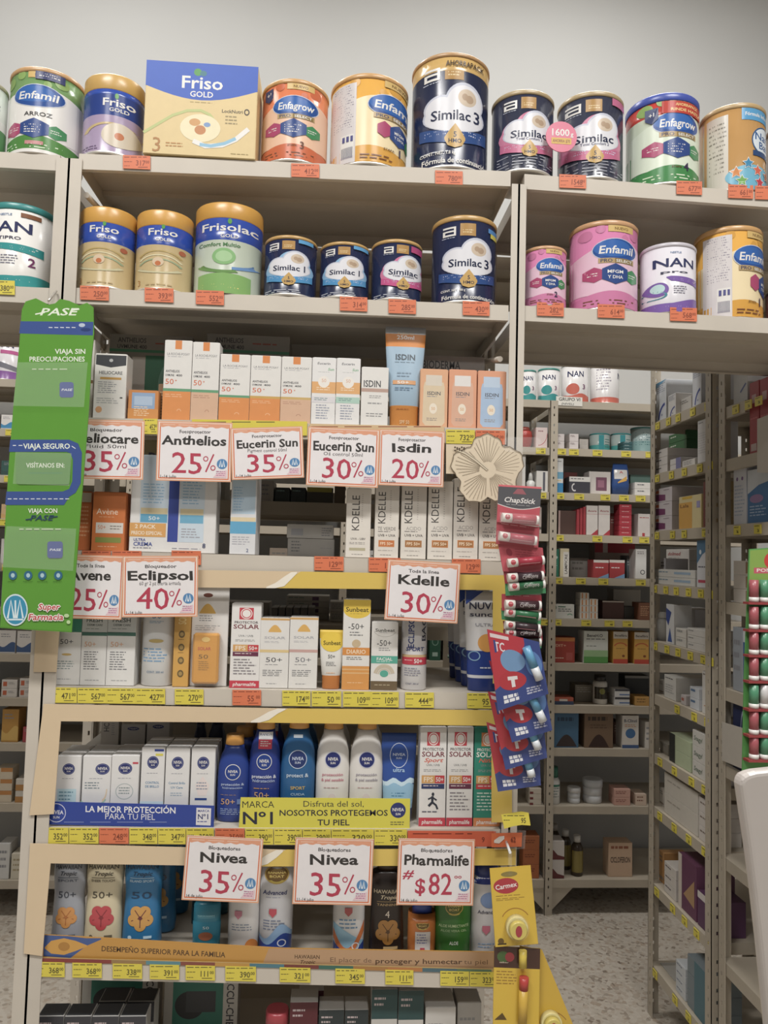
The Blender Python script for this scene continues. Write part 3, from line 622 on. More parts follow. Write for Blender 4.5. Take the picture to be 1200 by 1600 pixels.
# fourth shelf
Y4 = .018
box(BX, 'orange carton with white cap print peeping from behind the green display', CT, 120, 143, 768, 'S4', Y4+.02, .04, 'c8692c', lambda p: (p.r(.1, .02, .95, .18, 'd8ccc0'), p.l(.2, .9, .25, .8, 8, 'e0a070')))
def av(p):
    p.t('Avène', .45, .33, .66, .1, 'f0d8c0', b=0); p.l(.2, .7, .42, .44, 1, 'e8b890'); p.r(.12, .52, .95, .7, 'ddd6ce'); p.t('50+', .3, .6, .26, .07, 'd8763a', b=0); p.l(.55, .9, .57, .66, 2, '8a8078'); p.r(.12, .77, .9, .86, '86903f'); p.l(.2, .8, .92, .95, 1, 'e8b890')
box(BX, 'bright orange carton with pale panel and olive strip', CT, 144, 196, 769, 'S4', Y4, .045, 'd0712c', av)
a = box('twin_pack_carton', 'white twin pack carton holding two pale blue boxes and a navy divider', 'box', 204, 339, 745, 'S4', Y4+.004, .05, 'dddbd8', lambda p: (
    p.r(.11, -.28, .44, .62, 'c3d2de'), p.r(.12, .42, .43, .5, 'd2c39a'), p.r(.12, .5, .43, .61, '5a9fc0'), p.t('50+', .28, .555, .14, .05, WH, b=0), p.l(.14, .4, .1, .38, 7, '8fb4d0'),
    p.r(.44, .0, .56, .86, '33479a'), p.r(.57, -.1, .86, .86, 'c6d4df'), p.r(.58, .42, .85, .5, 'd2c39a'), p.r(.58, .5, .85, .61, '6aaac8'), p.l(.6, .84, .06, .38, 8, '8fb4d0'), p.l(.6, .82, .68, .82, 4, 'a0a0a8'),
    p.r(.0, .62, .42, .8, 'd9a054'), p.t('2 PACK', .18, .665, .24, .05, 'f0e2cc'), p.t('PRECIO ESPECIAL', .2, .75, .36, .045, 'f0e2cc'), p.t('ULTRA', .12, .84, .14, .035, '4a5aa0'), p.t('CREMA', .16, .895, .22, .05, '4a5aa0'), p.l(.05, .28, .94, .97, 1, '8a8a98'), p.l(.5, .95, .94, .96, 1, '8a8a98'), p.t('8', .87, .9, None, .06, '34406a')), flap=False)
box(BX, 'tall grey-blue carton with large letter seen between two price signs', CT, 224, 252, 688, 'S4', .12, .05, 'c0b48a', lambda p: (p.r(0, .24, 1, .34, '3a4a9a'), p.t('5', .7, .29, None, .06, WH), p.t('R', .5, .16, .6, .1, '5a5a78'), p.r(0, .34, 1, 1, 'b9cad8')))
box(BX, 'pearly white and blue carton standing alone beside the twin pack', CT, 362, 403, 735, 'S4', Y4, .06, 'd6d6d8', lambda p: (p.r(.05, .12, .95, .52, 'b8cfe0'), p.l(.1, .5, .2, .5, 9, '8fb4d4'), p.r(.02, .56, .98, .61, 'dcc9a0'), p.r(0, .61, 1, .755, '5ba6cc'), p.l(.1, .8, .79, .9, 4, 'a8a8b0'), p.t('2', .7, .95, None, .04, '3a4a7a')), rz=-.05)
for k, (yt, l_) in enumerate(((843, 0), (821, .0))):
    if k == 0: g0 = box('flat_box', 'grey flat carton with printed lines lying under another one', CT, 448, 522, 842, 'S4', .1, .08, '9d9993', lambda p: (p.l(.08, .3, .15, .85, 4, '6a6a6c'), p.l(.7, .95, .5, .6, 1, '8a8a8c')))
    else: box('flat_box', 'grey flat carton with barcode lying on top of another one', CT, 447, 521, 820, 'S4', .1, .08, 'a5a19b', lambda p: ([p.r(.1+.028*i, .3, .115+.028*i, .8, '7f8490') for i in range(9)], p.l(.74, .96, .2, .9, 4, '77777a')), lift=g0['dims'][2]+.0012)
def kd(n):
    def f(p):
        p.t('KDELLE', .28 if n else .38, .32 if n else .36, .44 if n else .52, .3, '3c3836', b=0, rot=90); p.l(.62, .68, .08, .5, 14, 'b0a8a0')
        if n == 0: p.t('UVA - UBV', .5, .73, .6, .03, '5a5450'); p.l(.15, .85, .78, .82, 2, '8a8480'); p.r(.15, .86, .8, .9, 'b4ac8c'); p.l(.25, .75, .95, .97, 1, '8a8480')
        else:
            p.t('TE VERDE' if n == 1 else 'ACIDO', .5, .60, .76 if n == 1 else .6, .045, '6e6864' if n == 1 else '9a9490', b=0); p.l(.14, .86, .635, .66, 1, '7a7470'); p.t('UVB + UVA', .5, .69, .72, .033, '5a5450')
            p.r(.17, .755, .83, .845, 'd2874a' if n != 2 else 'b07c4a'); p.r(.2, .765, .8, .835, 'c9702f' if n == 1 else 'a87038'); p.t('FPS 50+', .5, .8, .54, .04, 'f0d8b8'); p.l(.15, .85, .89, .91, 1, 'b0a8a0'); p.l(.25, .75, .95, .97, 1, '8a8480')
    return f
for x0, x1, yt, n, ls in ((541, 580, 763, 0, 'slim cream carton with vertical lettering and no orange badge'), (586, 624, 757, 1, 'slim cream carton with vertical lettering and bright orange badge'), (627, 667, 755, 2, 'slim cream carton with brown badge beside the bright orange badged one'),
        (669, 708, 752, 3, 'slim cream carton with vertical lettering in the middle of its row'), (709, 748, 748, 4, 'slim cream carton with vertical lettering standing below the flower card stem'), (749, 788, 752, 5, 'slim cream carton half hidden behind the lip balm strip')):
    box(BX, ls, CT, x0, x1, yt, 'S4', Y4, .038, 'ddd6cb', kd(n))

# fifth shelf
Y5 = .016
def fresh(c1, c2, sun=False):
    def f(p):
        p.r(0, .0, 1, .34, c1)
        if sun: p.r(0, .34, 1, .36, 'e6e4e0'); p.t('50+', .48, .46, .5, .06, '4a4a4e', b=0); p.e(.5, .62, .18, .015, 'c9a860'); p.l(.15, .8, .7, .82, 4, '8a9a98'); p.l(.2, .7, .92, .95, 1, 'b0b0b0')
        else: p.t('SUN', .42, .12, .4, .04, '4a5a58'); p.t('FRESH', .48, .19, .66, .05, '3e4a48'); p.t('DERM CARE', .5, .25, .62, .025, '5a6664'); p.l(.15, .8, .295, .31, 1, '6a7674'); p.r(0, .34, 1, .385, '3e6a5c'); p.t('50+', .35, .49, .48, .06, c2, b=0); p.l(.12, .75, .58, .82, 8, '77777a'); p.l(.2, .8, .93, .955, 1, 'a8a8a8')
    return f
box(BX, 'white carton with teal top half hidden under the green display', CT, 84, 128, 945, 'S5', Y5, .04, 'dcdad6', fresh('2f8a72', '', True))
box(BX, 'white carton with dark green rule and small 50+, next to the teal topped carton', CT, 128, 168, 945, 'S5', Y5, .04, 'dcdad6', fresh('c8ccca', 'd8a078'))
box(BX, 'white carton with dark green rule and small 50+, next to the spray bottle', CT, 168, 213, 945, 'S5', Y5, .04, 'dcdad6', fresh('c8ccca', 'd8a078'))
SPRAY = [(0, .46, .46), (.01, .49, .49), (.74, .5, .5), (.78, .48, .48), (.81, .42, .42)]
bottle('spray_bottle', 'tall white sunscreen spray bottle with blue text under the 40% sign', 218, 271, 925, 'S5', Y5, SPRAY, 'dfe0e0', ('e0e2e4', [(.81, .36, .36), (.83, .38, .38), (.98, .36, .36), (1, .33, .33)]), lambda p: (p.t('50', .5, .25, .3, .06, '6a94b8'), p.l(.28, .72, .31, .34, 2, '8ab0cc'), p.e(.5, .52, .22, .02, 'c9b06a'), p.ring(.5, .55, .26, .05, .15, '9ac', 30, 150) if 0 else None, p.l(.12, .88, .6, .76, 5, '7aa4c8'), p.t('CONT. 200 ml', .5, .85, .5, .022, '7a90a8')))
box(BX, 'slim amber carton with column of round icons', CT, 272, 297, 945, 'S5', Y5, .035, 'd3a044', lambda p: (p.t('SOLAR', .5, .14, .2, .5, 'e8cc88', rot=90), [p.e(.5, v, .2, .045, '6e5a34') for v in (.36, .52, .68, .84)], [p.e(.5, v, .12, .025, 'a88a4c') for v in (.36, .52, .68, .84)], p.l(.3, .7, .42, .44, 1, '8a6a30'), p.l(.3, .7, .58, .6, 1, '8a6a30')))
def blis(p):
    p.e(.42, .085, .13, .022, '6a3a2c'); p.s_([(.2+.044*i, .27-.09*math.sin(PI*i/10)-.01, .27) for i in range(11)], 'd9ac4a'); p.l(.2, .62, .29, .36, 3, '8a8a8c'); p.l(.1, .8, .39, .45, 3, 'a8a8a8')
a = box('blister_pack', 'white hanging blister card with an amber sunscreen stick', 'blister pack', 300, 358, 917, 'S5', Y5+.012, .003, 'dddad6', blis, flap=False)
wd, dd, h = a['dims']
mb = MB(); mb.box(-.4*wd, .3*wd, -.024, -.002, .04*h, .54*h, mat('d8961f', 'plastic'), .004); b_ = mb.obj('sunscreen_stick', a)
p = Print(lambda u, v, o: (-.4*wd+u*.7*wd, -.024-o, .04*h+(1-v)*.5*h), .7*wd, .5*h); p.e(.5, .12, .16, .05, 'e8c060'); p.t('SOLAR', .45, .3, .5, .06, 'c8503a'); p.t('50', .42, .46, .4, .08, '7a5a20', b=0); p.l(.25, .7, .55, .75, 5, 'a87a28'); p.done(b_)
mb = MB(); mb.box(-.45*wd, .34*wd, -.028, -.0016, .02*h, .56*h, mat('ffffff', 'clear'), .005); mb.obj('blister', a)
def psolar(sport=False, hue=None, sub=None):
    def f(p):
        c = hue or 'c83448'
        if hue: p.r(0, 0, 1, .9, '1f8a74')
        q = 'd9824a' if hue else 'c83a48'
        p.r(.26, .05, .74, .19, q); p.e(.5, .12, .14, .045, 'ece6e0'); p.ring(.5, .12, .2, .065, .15, 'ece6e0')
        t1 = 'e8e4dc' if hue else '4a3a40'
        p.t('PROTECTOR', .5, .225, .8, .028, t1); p.t('SOLAR', .5, .275, .86, .05, 'f0ece4' if hue else '7a2a38')
        if sub: p.t(sub, .5, .335, .7, .04, 'd8604a', sh=.3)
        p.t('UVA / UVB', .5, .385, .5, .022, '8a8a8a'); p.l(.15, .85, .43, .46, 2, '9a9a9a')
        p.r(.08, .49, .58, .57, 'd5a05a'); p.r(.58, .49, .94, .57, 'c8343c'); p.t('FPS', .33, .53, .36, .05, 'f0e0c8'); p.t('50+', .76, .53, .3, .045, WH)
        p.r(.08, .575, .94, .625, '2c3a6a' if sport else ('c8343c' if hue else '6a2a48')); p.l(.15, .85, .59, .615, 1, 'd8c8c8')
        if sport: p.e(.52, .68, .05, .018, '2a3040'); p.line([(.5, .7), (.5, .76), (.36, .8)], .025, '2a3040'); p.line([(.5, .76), (.64, .79), (.7, .83)], .02, '2a3040'); p.line([(.34, .73), (.5, .71), (.66, .74)], .016, '2a3040'); p.l(.12, .88, .85, .88, 1, '5a5a68')
        else: p.l(.12, .88, .66, .86, 6, 'c8dcd0' if hue else '8a8488')
        p.r(0, .915, 1, 1, 'd8844a' if hue else c); p.t('pharmalife', .5, .957, .78, .04, WH, sh=.1)
    return f
box(BX, 'white and red carton with red sun square beside the blister card', CT, 361, 408, 943, 'S5', Y5, .04, 'e2dfdb', psolar())
def dome(band, c50):
    def f(p):
        p.r(0, 0, 1, .03, 'cfa05a'); p.s_([(.28+.044*i, .2-.085*math.sin(PI*i/10)-.02, .2) for i in range(11)], 'dcab52'); p.t('SOLAR', .5, .28, .72, .035, 'a8a8ac'); p.l(.15, .8, .33, .36, 2, 'b4b4b8')
        p.r(0, .45, 1, .49, band); p.t('50+', .5, .595, .6, .065, c50, b=0); p.l(.2, .8, .66, .68, 1, '8a8a8c'); p.l(.12, .85, .74, .84, 4, '7a7a7c'); p.l(.25, .75, .93, .95, 1, '9a9a9c')
    return f
box(BX, 'white carton with amber dome and pale yellow rule', CT, 406, 452, 966, 'S5', Y5, .045, 'dedbd6', dome('dcc084', '4e4e52'))
box(BX, 'white carton with amber dome and pinkish rule', CT, 452, 497, 965, 'S5', Y5, .045, 'dedbd6', dome('c8a098', '7a7a80'))
ST = [(.0, .33, .2), (.01, .35, .22), (.22, .36, .23), (.23, .38, .24), (.5, .45, .17), (.85, .5, .05), (.95, .5, .012), (1, .5, .01)]
bottle('sunscreen_tube', 'small yellow white and orange sunscreen tube', 498, 537, 985, 'S5', Y5, ST, 'e0dcd2', None, lambda p: (p.e(.5, .2, .46, .17, 'e3c22c'), p.t('Sunbeat', .5, .22, .7, .07, '4a4420'), p.t('50+', .5, .45, .3, .06, '5a5a5a', b=0), p.l(.28, .7, .54, .62, 3, '8a8a8a'), p.l(.3, .7, .72, .75, 1, 'e8b080')), cat='tube', bands=[(.31, 'd5812c'), (.75, 'dcd9d2'), (1.1, 'e0bd24')])
def sunb(p):
    p.r(0, 0, 1, .12, 'e2c02a'); p.e(.5, .12, .5, .09, 'e2c02a'); p.t('Sunbeat', .5, .11, .84, .05, '4a4420'); p.l(.25, .75, .155, .165, 1, '8a7a20')
    p.t('-50+', .48, .3, .6, .065, '4a4a4a', b=0); p.l(.25, .75, .36, .42, 2, '7a7a7a'); p.e(.5, .49, .16, .045, 'c8b08a'); p.r(0, .535, 1, .62, 'd98c34'); p.t('DIARIO', .5, .58, .72, .045, 'f0d8b8'); p.l(.15, .8, .64, .68, 2, '7a7a7a')
    p.r(0, .74, 1, 1, 'd9943f'); p.r(0, .77, 1, .785, 'e0b070'); p.r(0, .81, 1, .825, 'e0b070'); p.l(.2, .8, .92, .94, 1, 'e8c090')
box(BX, 'tall carton with yellow dome top and orange foot', CT, 536, 579, 937, 'S5', Y5, .045, 'dfdcd6', sunb)
def sunf(p):
    p.t('Sunbeat', .5, .12, .74, .045, '4a4a44'); p.l(.3, .7, .155, .17, 1, '9a9a9a'); p.ring(.5, .1, .45, .12, .05, 'b8b4ac', 200, 340); p.t('-50+', .48, .31, .56, .085, '4a4a4a', b=0); p.l(.28, .72, .38, .44, 2, '8a8a8a')
    p.r(0, .5, 1, .61, '4fa892'); p.t('FACIAL', .5, .545, .6, .045, WH); p.l(.2, .8, .58, .6, 1, 'd0e8e0')
    for q in (.4, .32, .24): p.ring(.5, .78, q, q*.4, .18, 'c9bba2', 10, 170)
    p.e(.5, .76, .16, .05, '4fa892'); p.r(0, .87, 1, 1, '6d5a3e'); p.l(.15, .85, .92, .95, 1, 'b8a888')
box(BX, 'white carton with teal FACIAL strip and brown foot', CT, 580, 622, 972, 'S5', Y5, .045, 'dfdcd6', sunf)
bottle('spray_can', 'white aerosol sunscreen can with red band and sideways lettering', 629, 669, 950, 'S5', Y5, [(0, .47, .47), (.01, .5, .5), (.88, .5, .5), (.93, .42, .42)], 'dcdadb', ('d8d6d6', [(.93, .4, .4), (.99, .38, .38), (1, .34, .34)]), lambda p: (p.t('ECLIPSOL', .33, .28, .42, .22, '2e3f84', rot=90), p.t('BAG', .83, .26, .3, .16, '3a3a50', rot=90), p.t('SPORT', .48, .5, .7, .045, '2e3f84', sh=.2), p.r(.02, .57, .98, .6, 'c9a878'), p.r(.02, .6, .98, .69, 'c23448'), p.t('50+', .62, .645, .34, .05, WH), p.l(.1, .45, .63, .66, 1, 'e8b0b0'), p.l(.1, .75, .73, .84, 4, '8a8a98'), p.t('CONT. 200 ml', .4, .92, .5, .02, '6a6a80')), bands=[(.985, 'dcdadb'), (1.1, 'c8c8c8')])
def nuv(p):
    p.poly([(.02, .0), (.5, .0), (.02, .14)], '2f4c9c'); p.t('NUVEL', .55, .15, .9, .07, '3a3f58'); p.t('sunca', .5, .235, .76, .045, '4a4a5c'); p.t('ULTRA', .55, .34, .56, .03, '9a9aa4'); p.e(.6, .52, .26, .09, 'e0a04a'); p.ring(.25, .65, .16, .05, .2, '8ab4d8')
    p.poly([(.04, .7), (.96, .64), (.9, .84), (.1, .84)], '26418f'); p.l(.4, .8, .76, .79, 1, 'd8dce8')
NT = [(.0, .37, .22), (.01, .39, .23), (.13, .4, .24), (.16, .41, .24), (.4, .45, .18), (.8, .5, .06), (.95, .5, .012), (1, .5, .01)]
nb = [(.145, '22397f'), (.165, 'dcdce0'), (.28, '26418f'), (1.1, 'dddcdc')]
n0 = bottle('sunscreen_tube', 'white and blue sunscreen tube at the front of its file of four', 728, 786, 924, 'S5', Y5, NT, 'dddcdc', None, nuv, cat='tube', bands=nb)
for k in range(3): copytree(n0, (n0.location.x-.004*(k+1), n0.location.y+.056*(k+1), n0.location.z), 'white and blue sunscreen tube standing behind the front one of its file', 'white and blue tubes behind the front one')

# sixth shelf
Y6 = .03
def niv(c2, extra=None, dx=0):
    def f(p):
        p.e(.5+dx, .2, .25, .085, '26306e'); p.ring(.5+dx, .2, .22, .074, .06, '8a90b8'); p.t('NIVEA', .5+dx, .19, .34, .04, WH); p.t('SUN', .5+dx, .235, .16, .022, WH); p.l(.25, .75, .34, .36, 1, '9a9aa4')
        c2(p)
    return f
na = lambda p: (p.r(.08, .5, .85, .72, 'bcd8e0'), p.l(.15, .8, .54, .7, 3, '6a98a8'))
nb_ = lambda p: (p.l(.1, .75, .4, .52, 3, '7a8a90'), p.ring(.4, .55, .55, .22, .1, '9fc8b4', 220, 330), p.ring(.7, .5, .2, .2, .2, 'e0c8a8', 280, 360))
nc = lambda p: (p.ring(.5, .54, .32, .12, .08, 'a8b4b4'), p.l(.3, .7, .48, .6, 3, '8a9898'), p.r(.76, .1, .96, .13, 'c84a5a'))
nd = lambda p: (p.t('CONTROL', .5, .47, .6, .03, '5a8ab0'), p.t('DE BRILLO', .5, .52, .6, .03, '5a8ab0'), p.r(.0, .72, 1, .8, 'c4dce8'), p.r(0, .8, 1, 1, '9cc4dc'), p.r(.55, .02, .95, .05, '30489a'), p.r(.6, .08, .92, .11, 'd8cc3a'))
ne = lambda p: (p.t('Control Brillo', .5, .47, .7, .03, '6a94b4'), p.t('UV Care', .5, .53, .5, .03, '6a94b4'), p.l(.25, .75, .6, .66, 2, '9ab0c0'), p.r(0, .76, 1, .84, 'cfe2ec'), p.r(0, .84, 1, 1, 'a4cce0'))
nf = lambda p: (p.poly([(.5, .38), (.8, .5), (.66, .64), (.34, .64), (.2, .5)], 'e6d8d4'), p.l(.25, .75, .46, .58, 3, '8a94a4'), p.r(.2, .67, .7, .7, '2e4a8a'), p.l(.2, .8, .78, .84, 2, 'a898a0'))
nv = []
for x0, x1, yt, f, dx, ls in ((87, 126, 1181, na, 0, 'white carton with navy disc and pale teal panel'), (128, 173, 1181, nb_, .2, 'white carton with off-centre navy disc and mint swirl'), (173, 217, 1180, nc, 0, 'white carton with navy disc, grey ring and red mark'),
        (220, 257, 1168, nd, 0, 'taller white carton with navy disc and yellow mark, blue foot'), (258, 296, 1169, ne, 0, 'taller white carton with navy disc, middle of three with blue foot'), (298, 336, 1169, nf, 0, 'taller white carton with navy disc and blue arrow')):
    nv.append((box('cream_carton', ls, CT, x0, x1, yt, 'S6', Y6, .042, 'dfdddb', niv(f, dx=dx)), ls))
    o = nv[-1][0]; copytree(o, (o.location.x, o.location.y+.05, o.location.z), ls.replace('white carton', 'white carton behind the front', 1) if 0 else 'second in line behind the '+' '.join(ls.split()[:9]))
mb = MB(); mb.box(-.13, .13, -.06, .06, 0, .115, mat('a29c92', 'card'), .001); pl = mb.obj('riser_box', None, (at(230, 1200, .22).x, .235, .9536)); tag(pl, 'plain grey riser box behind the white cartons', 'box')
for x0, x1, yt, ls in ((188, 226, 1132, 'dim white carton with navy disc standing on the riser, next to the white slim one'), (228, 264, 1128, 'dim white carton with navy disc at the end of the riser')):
    box('cream_carton', ls, CT, x0, x1, yt, 1.0695, .18, .04, 'bdb8b2', niv(lambda p: None))  # greyer than the front cartons: dimness of the shelf back put into the white
box('cream_carton', 'small dim white carton with sideways lettering on the riser', CT, 157, 185, 1118, 1.0695, .18, .03, 'c8c2ba', lambda p: (p.t('HC', .3, .4, .3, .3, '5a5a5a', rot=90), p.l(.6, .8, .1, .7, 8, '9a9a9a')))  # white greyed likewise, with the dimness in the colour
NB = [(0, .43, .26), (.015, .47, .29), (.12, .49, .31), (.5, .5, .32), (.66, .47, .3), (.76, .4, .26), (.83, .31, .22), (.88, .29, .21)]
CAPP = [(.88, .27, .2), (.885, .29, .22), (.985, .27, .2), (1, .24, .17)]
def nlog(p, v=.38, c='26306e', t=WH, r=.22):
    p.e(.5, v, r+.02, (r+.02)*p.w/p.h, t if c != '26306e' else 'c0c4dc'); p.e(.5, v, r, r*p.w/p.h, c); p.t('NIVEA', .5, v-.008, r*1.35, .03, t); p.t('SUN', .5, v+.03, r*.7, .02, t)
def nb1(p): nlog(p, .42, '1f3f8c'); p.t('protección &', .5, .56, .7, .028, 'b8c8e8'); p.t('hidratación', .5, .6, .62, .024, 'a0b4dc'); p.l(.15, .8, .68, .69, 1, 'c9a05a'); p.t('50+', .38, .76, .46, .065, 'd8a878', b=0); p.r(.66, .73, .9, .79, '6a84b8'); p.l(.15, .8, .84, .92, 4, '9aaed8')
def nb2(p): p.r(.3, .14, .74, .21, 'dddde0'); p.t('RAPIDA', .52, .165, .36, .018, '3a4a7a'); p.r(.3, .21, .72, .3, 'c83a52'); p.l(.36, .68, .225, .285, 3, WH); nlog(p, .42, '1f3f8c'); p.t('protección &', .5, .56, .76, .032, 'dde2f0'); p.t('hidratación', .5, .6, .7, .028, 'a8b8dc'); p.l(.2, .8, .67, .69, 1, 'c9955a'); p.t('50+', .45, .74, .5, .06, 'd8a878', b=0)
def nb3(p): p.r(.36, .17, .62, .2, 'c8d4e0'); nlog(p, .4, '22366e', 'c8d4e8', .24); p.t('protect &', .5, .55, .62, .035, 'c8d8e8'); p.t('SPORT', .52, .67, .42, .03, 'd0b060'); p.t('CUIDA', .52, .73, .4, .022, 'a8c4dc')
def nb4(c): return lambda p: (nlog(p, .4), p.t('protección', .5, .54, .62, .026, c), p.t('& piel sensible', .5, .59, .66, .026, c), p.l(.25, .75, .66, .68, 1, 'c8a8a8'), p.e(.5, .75, .1, .03, 'dcd0d0'))
bk6 = 'blue sunscreen bottles behind the front row'
b1 = bottle('lotion_bottle', 'shorter royal blue sunscreen bottle with orange cap beside the white cartons', 338, 389, 1150, 'S6', Y6, NB, '233f8f', ('d99a3c', CAPP), nb1)
copytree(b1, (b1.location.x+.012, b1.location.y+.07, b1.location.z), 'royal blue bottle standing second behind the shorter front one', bk6)
copytree(b1, (b1.location.x+.024, b1.location.y+.14, b1.location.z), 'royal blue bottle standing third behind the shorter front one', bk6)
b2 = bottle('lotion_bottle', 'taller royal blue sunscreen bottle with white and red neck stickers', 388, 438, 1122, 'S6', Y6, NB, '22398a', ('d99a3c', CAPP), nb2)
b3 = bottle('lotion_bottle', 'sea blue sunscreen bottle with round navy emblem', 438, 493, 1121, 'S6', Y6, NB, '1f5f94', ('d99a3c', CAPP), nb3)
b4 = bottle('lotion_bottle', 'white sunscreen bottle with pink text beside the sea blue bottle', 494, 547, 1122, 'S6', Y6, NB, 'dfdbd6', ('d99a3c', CAPP), nb4('c8788a'))
b5 = bottle('lotion_bottle', 'white sunscreen bottle with grey text beside the blue wave tube', 547, 600, 1122, 'S6', Y6, NB, 'dfdbd6', ('d99a3c', CAPP), nb4('9a94a0'))
for o, ls in ((b2, 'tall royal blue bottle behind the stickered one'), (b3, 'sea blue bottle behind the front sea blue one'), (b4, 'white bottle behind the pink lettered one'), (b5, 'white bottle behind the grey lettered one')):
    copytree(o, (o.location.x+.006, o.location.y+.075, o.location.z), ls, bk6)
for x0, x1, ls in ((300, 322, 'navy bottle coloured darker for the shade at the back beside the riser'), (322, 352, 'navy bottle coloured darker for the shade at the back behind the orange caps')):
    bottle('lotion_bottle', ls, x0, x1, 1118, 'S6', .26, NB, '2a3350', ('30384e', CAPP), lambda p: nlog(p, .4, '26306e'))  # shade of the shelf back put into the body and cap colours
def wave(p): p.ring(.5, .25, .26, .14, .06, 'c8d4ec'); p.t('NIVEA', .5, .24, .36, .03, 'c8d4ec'); p.t('SUN', .5, .28, .16, .02, 'c8d4ec'); p.t('ultra', .5, .41, .34, .045, 'a8c8e8'); p.s_([(i/12, .52+.025*math.sin(i*1.1), .58+.02*math.sin(i)) for i in range(13)], 'c4dcea'); p.s_([(.05+.9*i/12, .57+.02*math.sin(i*1.1), .8) for i in range(13)], '92bcd8'); p.l(.3, .75, .66, .72, 2, '4a80a8'); p.t('50', .4, .78, .3, .05, 'd8b080')
bottle('sunscreen_tube', 'blue sunscreen tube with pale wave standing on its cap', 596, 651, 1148, 'S6', Y6, [(v, a, b) for v, a, b in NT], '2a4f9c', None, wave, cat='tube', bands=[(.165, '24408c'), (.4, '92bcd8'), (1.1, '2a4f9c')])
box(BX, 'white and red carton with running figure', CT, 656, 698, 1136, 'S6', .016, .04, 'e2dfdb', psolar(True, sub='Sport'))
box(BX, 'white and red carton beside the running figure carton', CT, 699, 740, 1136, 'S6', .016, .04, 'e2dfdb', psolar())
box(BX, 'green carton with orange sun square half hidden by hanging cards', CT, 741, 783, 1137, 'S6', .016, .04, '1f8a74', psolar(hue='d8844a', sub='Niños'))

# seventh shelf
Y7 = .03
def z7(px): return None
HTP = [(0, .44, .24), (.015, .48, .27), (.1, .5, .29), (.35, .47, .27), (.55, .45, .26), (.75, .49, .28), (.86, .47, .27), (.9, .3, .2), (.91, .28, .19)]
HCAP = [(.91, .29, .2), (.99, .29, .2), (1, .26, .18)]
def flower(p, cx, cy, r, c, c2):
    q = p.w/p.h
    for i in range(5):
        a = 2*PI*i/5+.3; p.e(cx+r*.6*math.cos(a), cy+r*.6*math.sin(a)*q, r*.5, r*.5*q, c)
    for i in range(5):
        a = 2*PI*i/5+.3; p.line([(cx, cy), (cx+r*.8*math.cos(a), cy+r*.8*math.sin(a)*q)], .008, c2)
    p.e(cx, cy, r*.16, r*.16*q, c2)
def haw(t1, t2, sp, fc, fc2, num):
    return lambda p: (p.t('HAWAIIAN', .5, .185, .8, .04, t1), p.t('Tropic', .5, .245, .5, .04, t1, sh=.3), p.r(.2, .285, .8, .29, t2), p.t(sp, .5, .315, .62, .022, t2), p.t(num, .5, .45, .56, .06, t1 if t1 != WH else WH, b=0), flower(p, .5, .66, .3, fc, fc2), p.e(.25, .84, .05, .018, t2), p.r(.6, .825, .8, .85, t2))
bottle('lotion_bottle', 'silver grey sunscreen bottle with orange flower', 79, 131, 1325, 'S7', Y7, HTP, '9da1aa', ('b0b0b4', HCAP), haw('3e4450', '5a6270', 'SPORT', 'd09048', 'b06a2c', '50+'))
bottle('lotion_bottle', 'cream sunscreen bottle with red hibiscus', 130, 190, 1325, 'S7', Y7, HTP, 'd6c9a6', ('d0c4a0', HCAP), haw('4a4438', '6a6250', 'SHEER TOUCH', 'c0444c', '8a2a34', '50+'))
g3 = bottle('lotion_bottle', 'bright blue sunscreen bottle with orange flower beside the cream bottle', 190, 252, 1325, 'S7', Y7, HTP, '1f74a8', ('1c5c88', HCAP), haw('123a5c', 'b8d8ec', 'ISLAND SPORT', 'd09a48', '6a3038', '50'))
for k in (1, 2): copytree(g3, (g3.location.x+.012*k, g3.location.y+.085*k, g3.location.z), 'bright blue bottle %s in line behind the blue bottle with orange flower' % ('second', 'third')[k-1])
STK = [(0, .42, .2), (.02, .48, .24), (.62, .49, .25), (.63, .46, .23), (.66, .48, .24), (.95, .47, .23), (1, .4, .18)]
bottle('sunscreen_stick', 'small teal sunscreen stick under the 35% sign', 298, 343, 1412, 'S7', Y7, STK, '20809a', None, lambda p: (p.t('HAWAIIAN', .5, .24, .6, .03, '8fd0dc'), p.r(.2, .27, .8, .275, '8fd0dc'), p.t('50', .5, .46, .24, .05, 'cfe4e8', b=0), p.e(.5, .62, .25, .08, 'b06a4a')), cat='stick')
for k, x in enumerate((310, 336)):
    bottle('sunscreen_stick', 'teal stick coloured darker for the shade behind the small teal stick, '+('directly in line' if k == 0 else 'set aside'), x-14, x+18, 1404, 'S7', .16+.05*k, STK, '1a5a6c', None, None, cat='stick')  # darker than the front stick: shade put into the teal
BB = [(0, .44, .3), (.015, .48, .33), (.3, .5, .34), (.6, .5, .34), (.8, .48, .33), (.86, .4, .3), (.87, .38, .28)]
BCAP = [(.87, .4, .3), (.98, .38, .28), (1, .33, .24)]
def badge(p, cx, cy, r, c='7a5a24'):
    q = p.w/p.h; p.e(cx, cy, r, r*q*.75, 'c8a850'); p.e(cx, cy, r*.9, r*q*.65, c); p.t('BANANA', cx, cy-.02, r*1.5, .024, 'e6cc6a'); p.t('BOAT', cx, cy+.02, r*1.2, .026, 'e6cc6a'); p.ring(cx, cy+.05, r*.7, r*q*.3, .4, 'd8c04a', 200, 340)
def shield(p, cx, cy, r, c='c84a5a'): q = p.w/p.h; p.poly([(cx-r, cy-r*q), (cx+r, cy-r*q), (cx+r, cy+.2*r*q), (cx, cy+r*q*1.2), (cx-r, cy+.2*r*q)], c); p.t('50', cx, cy-.005, r*1.1, .03, WH)
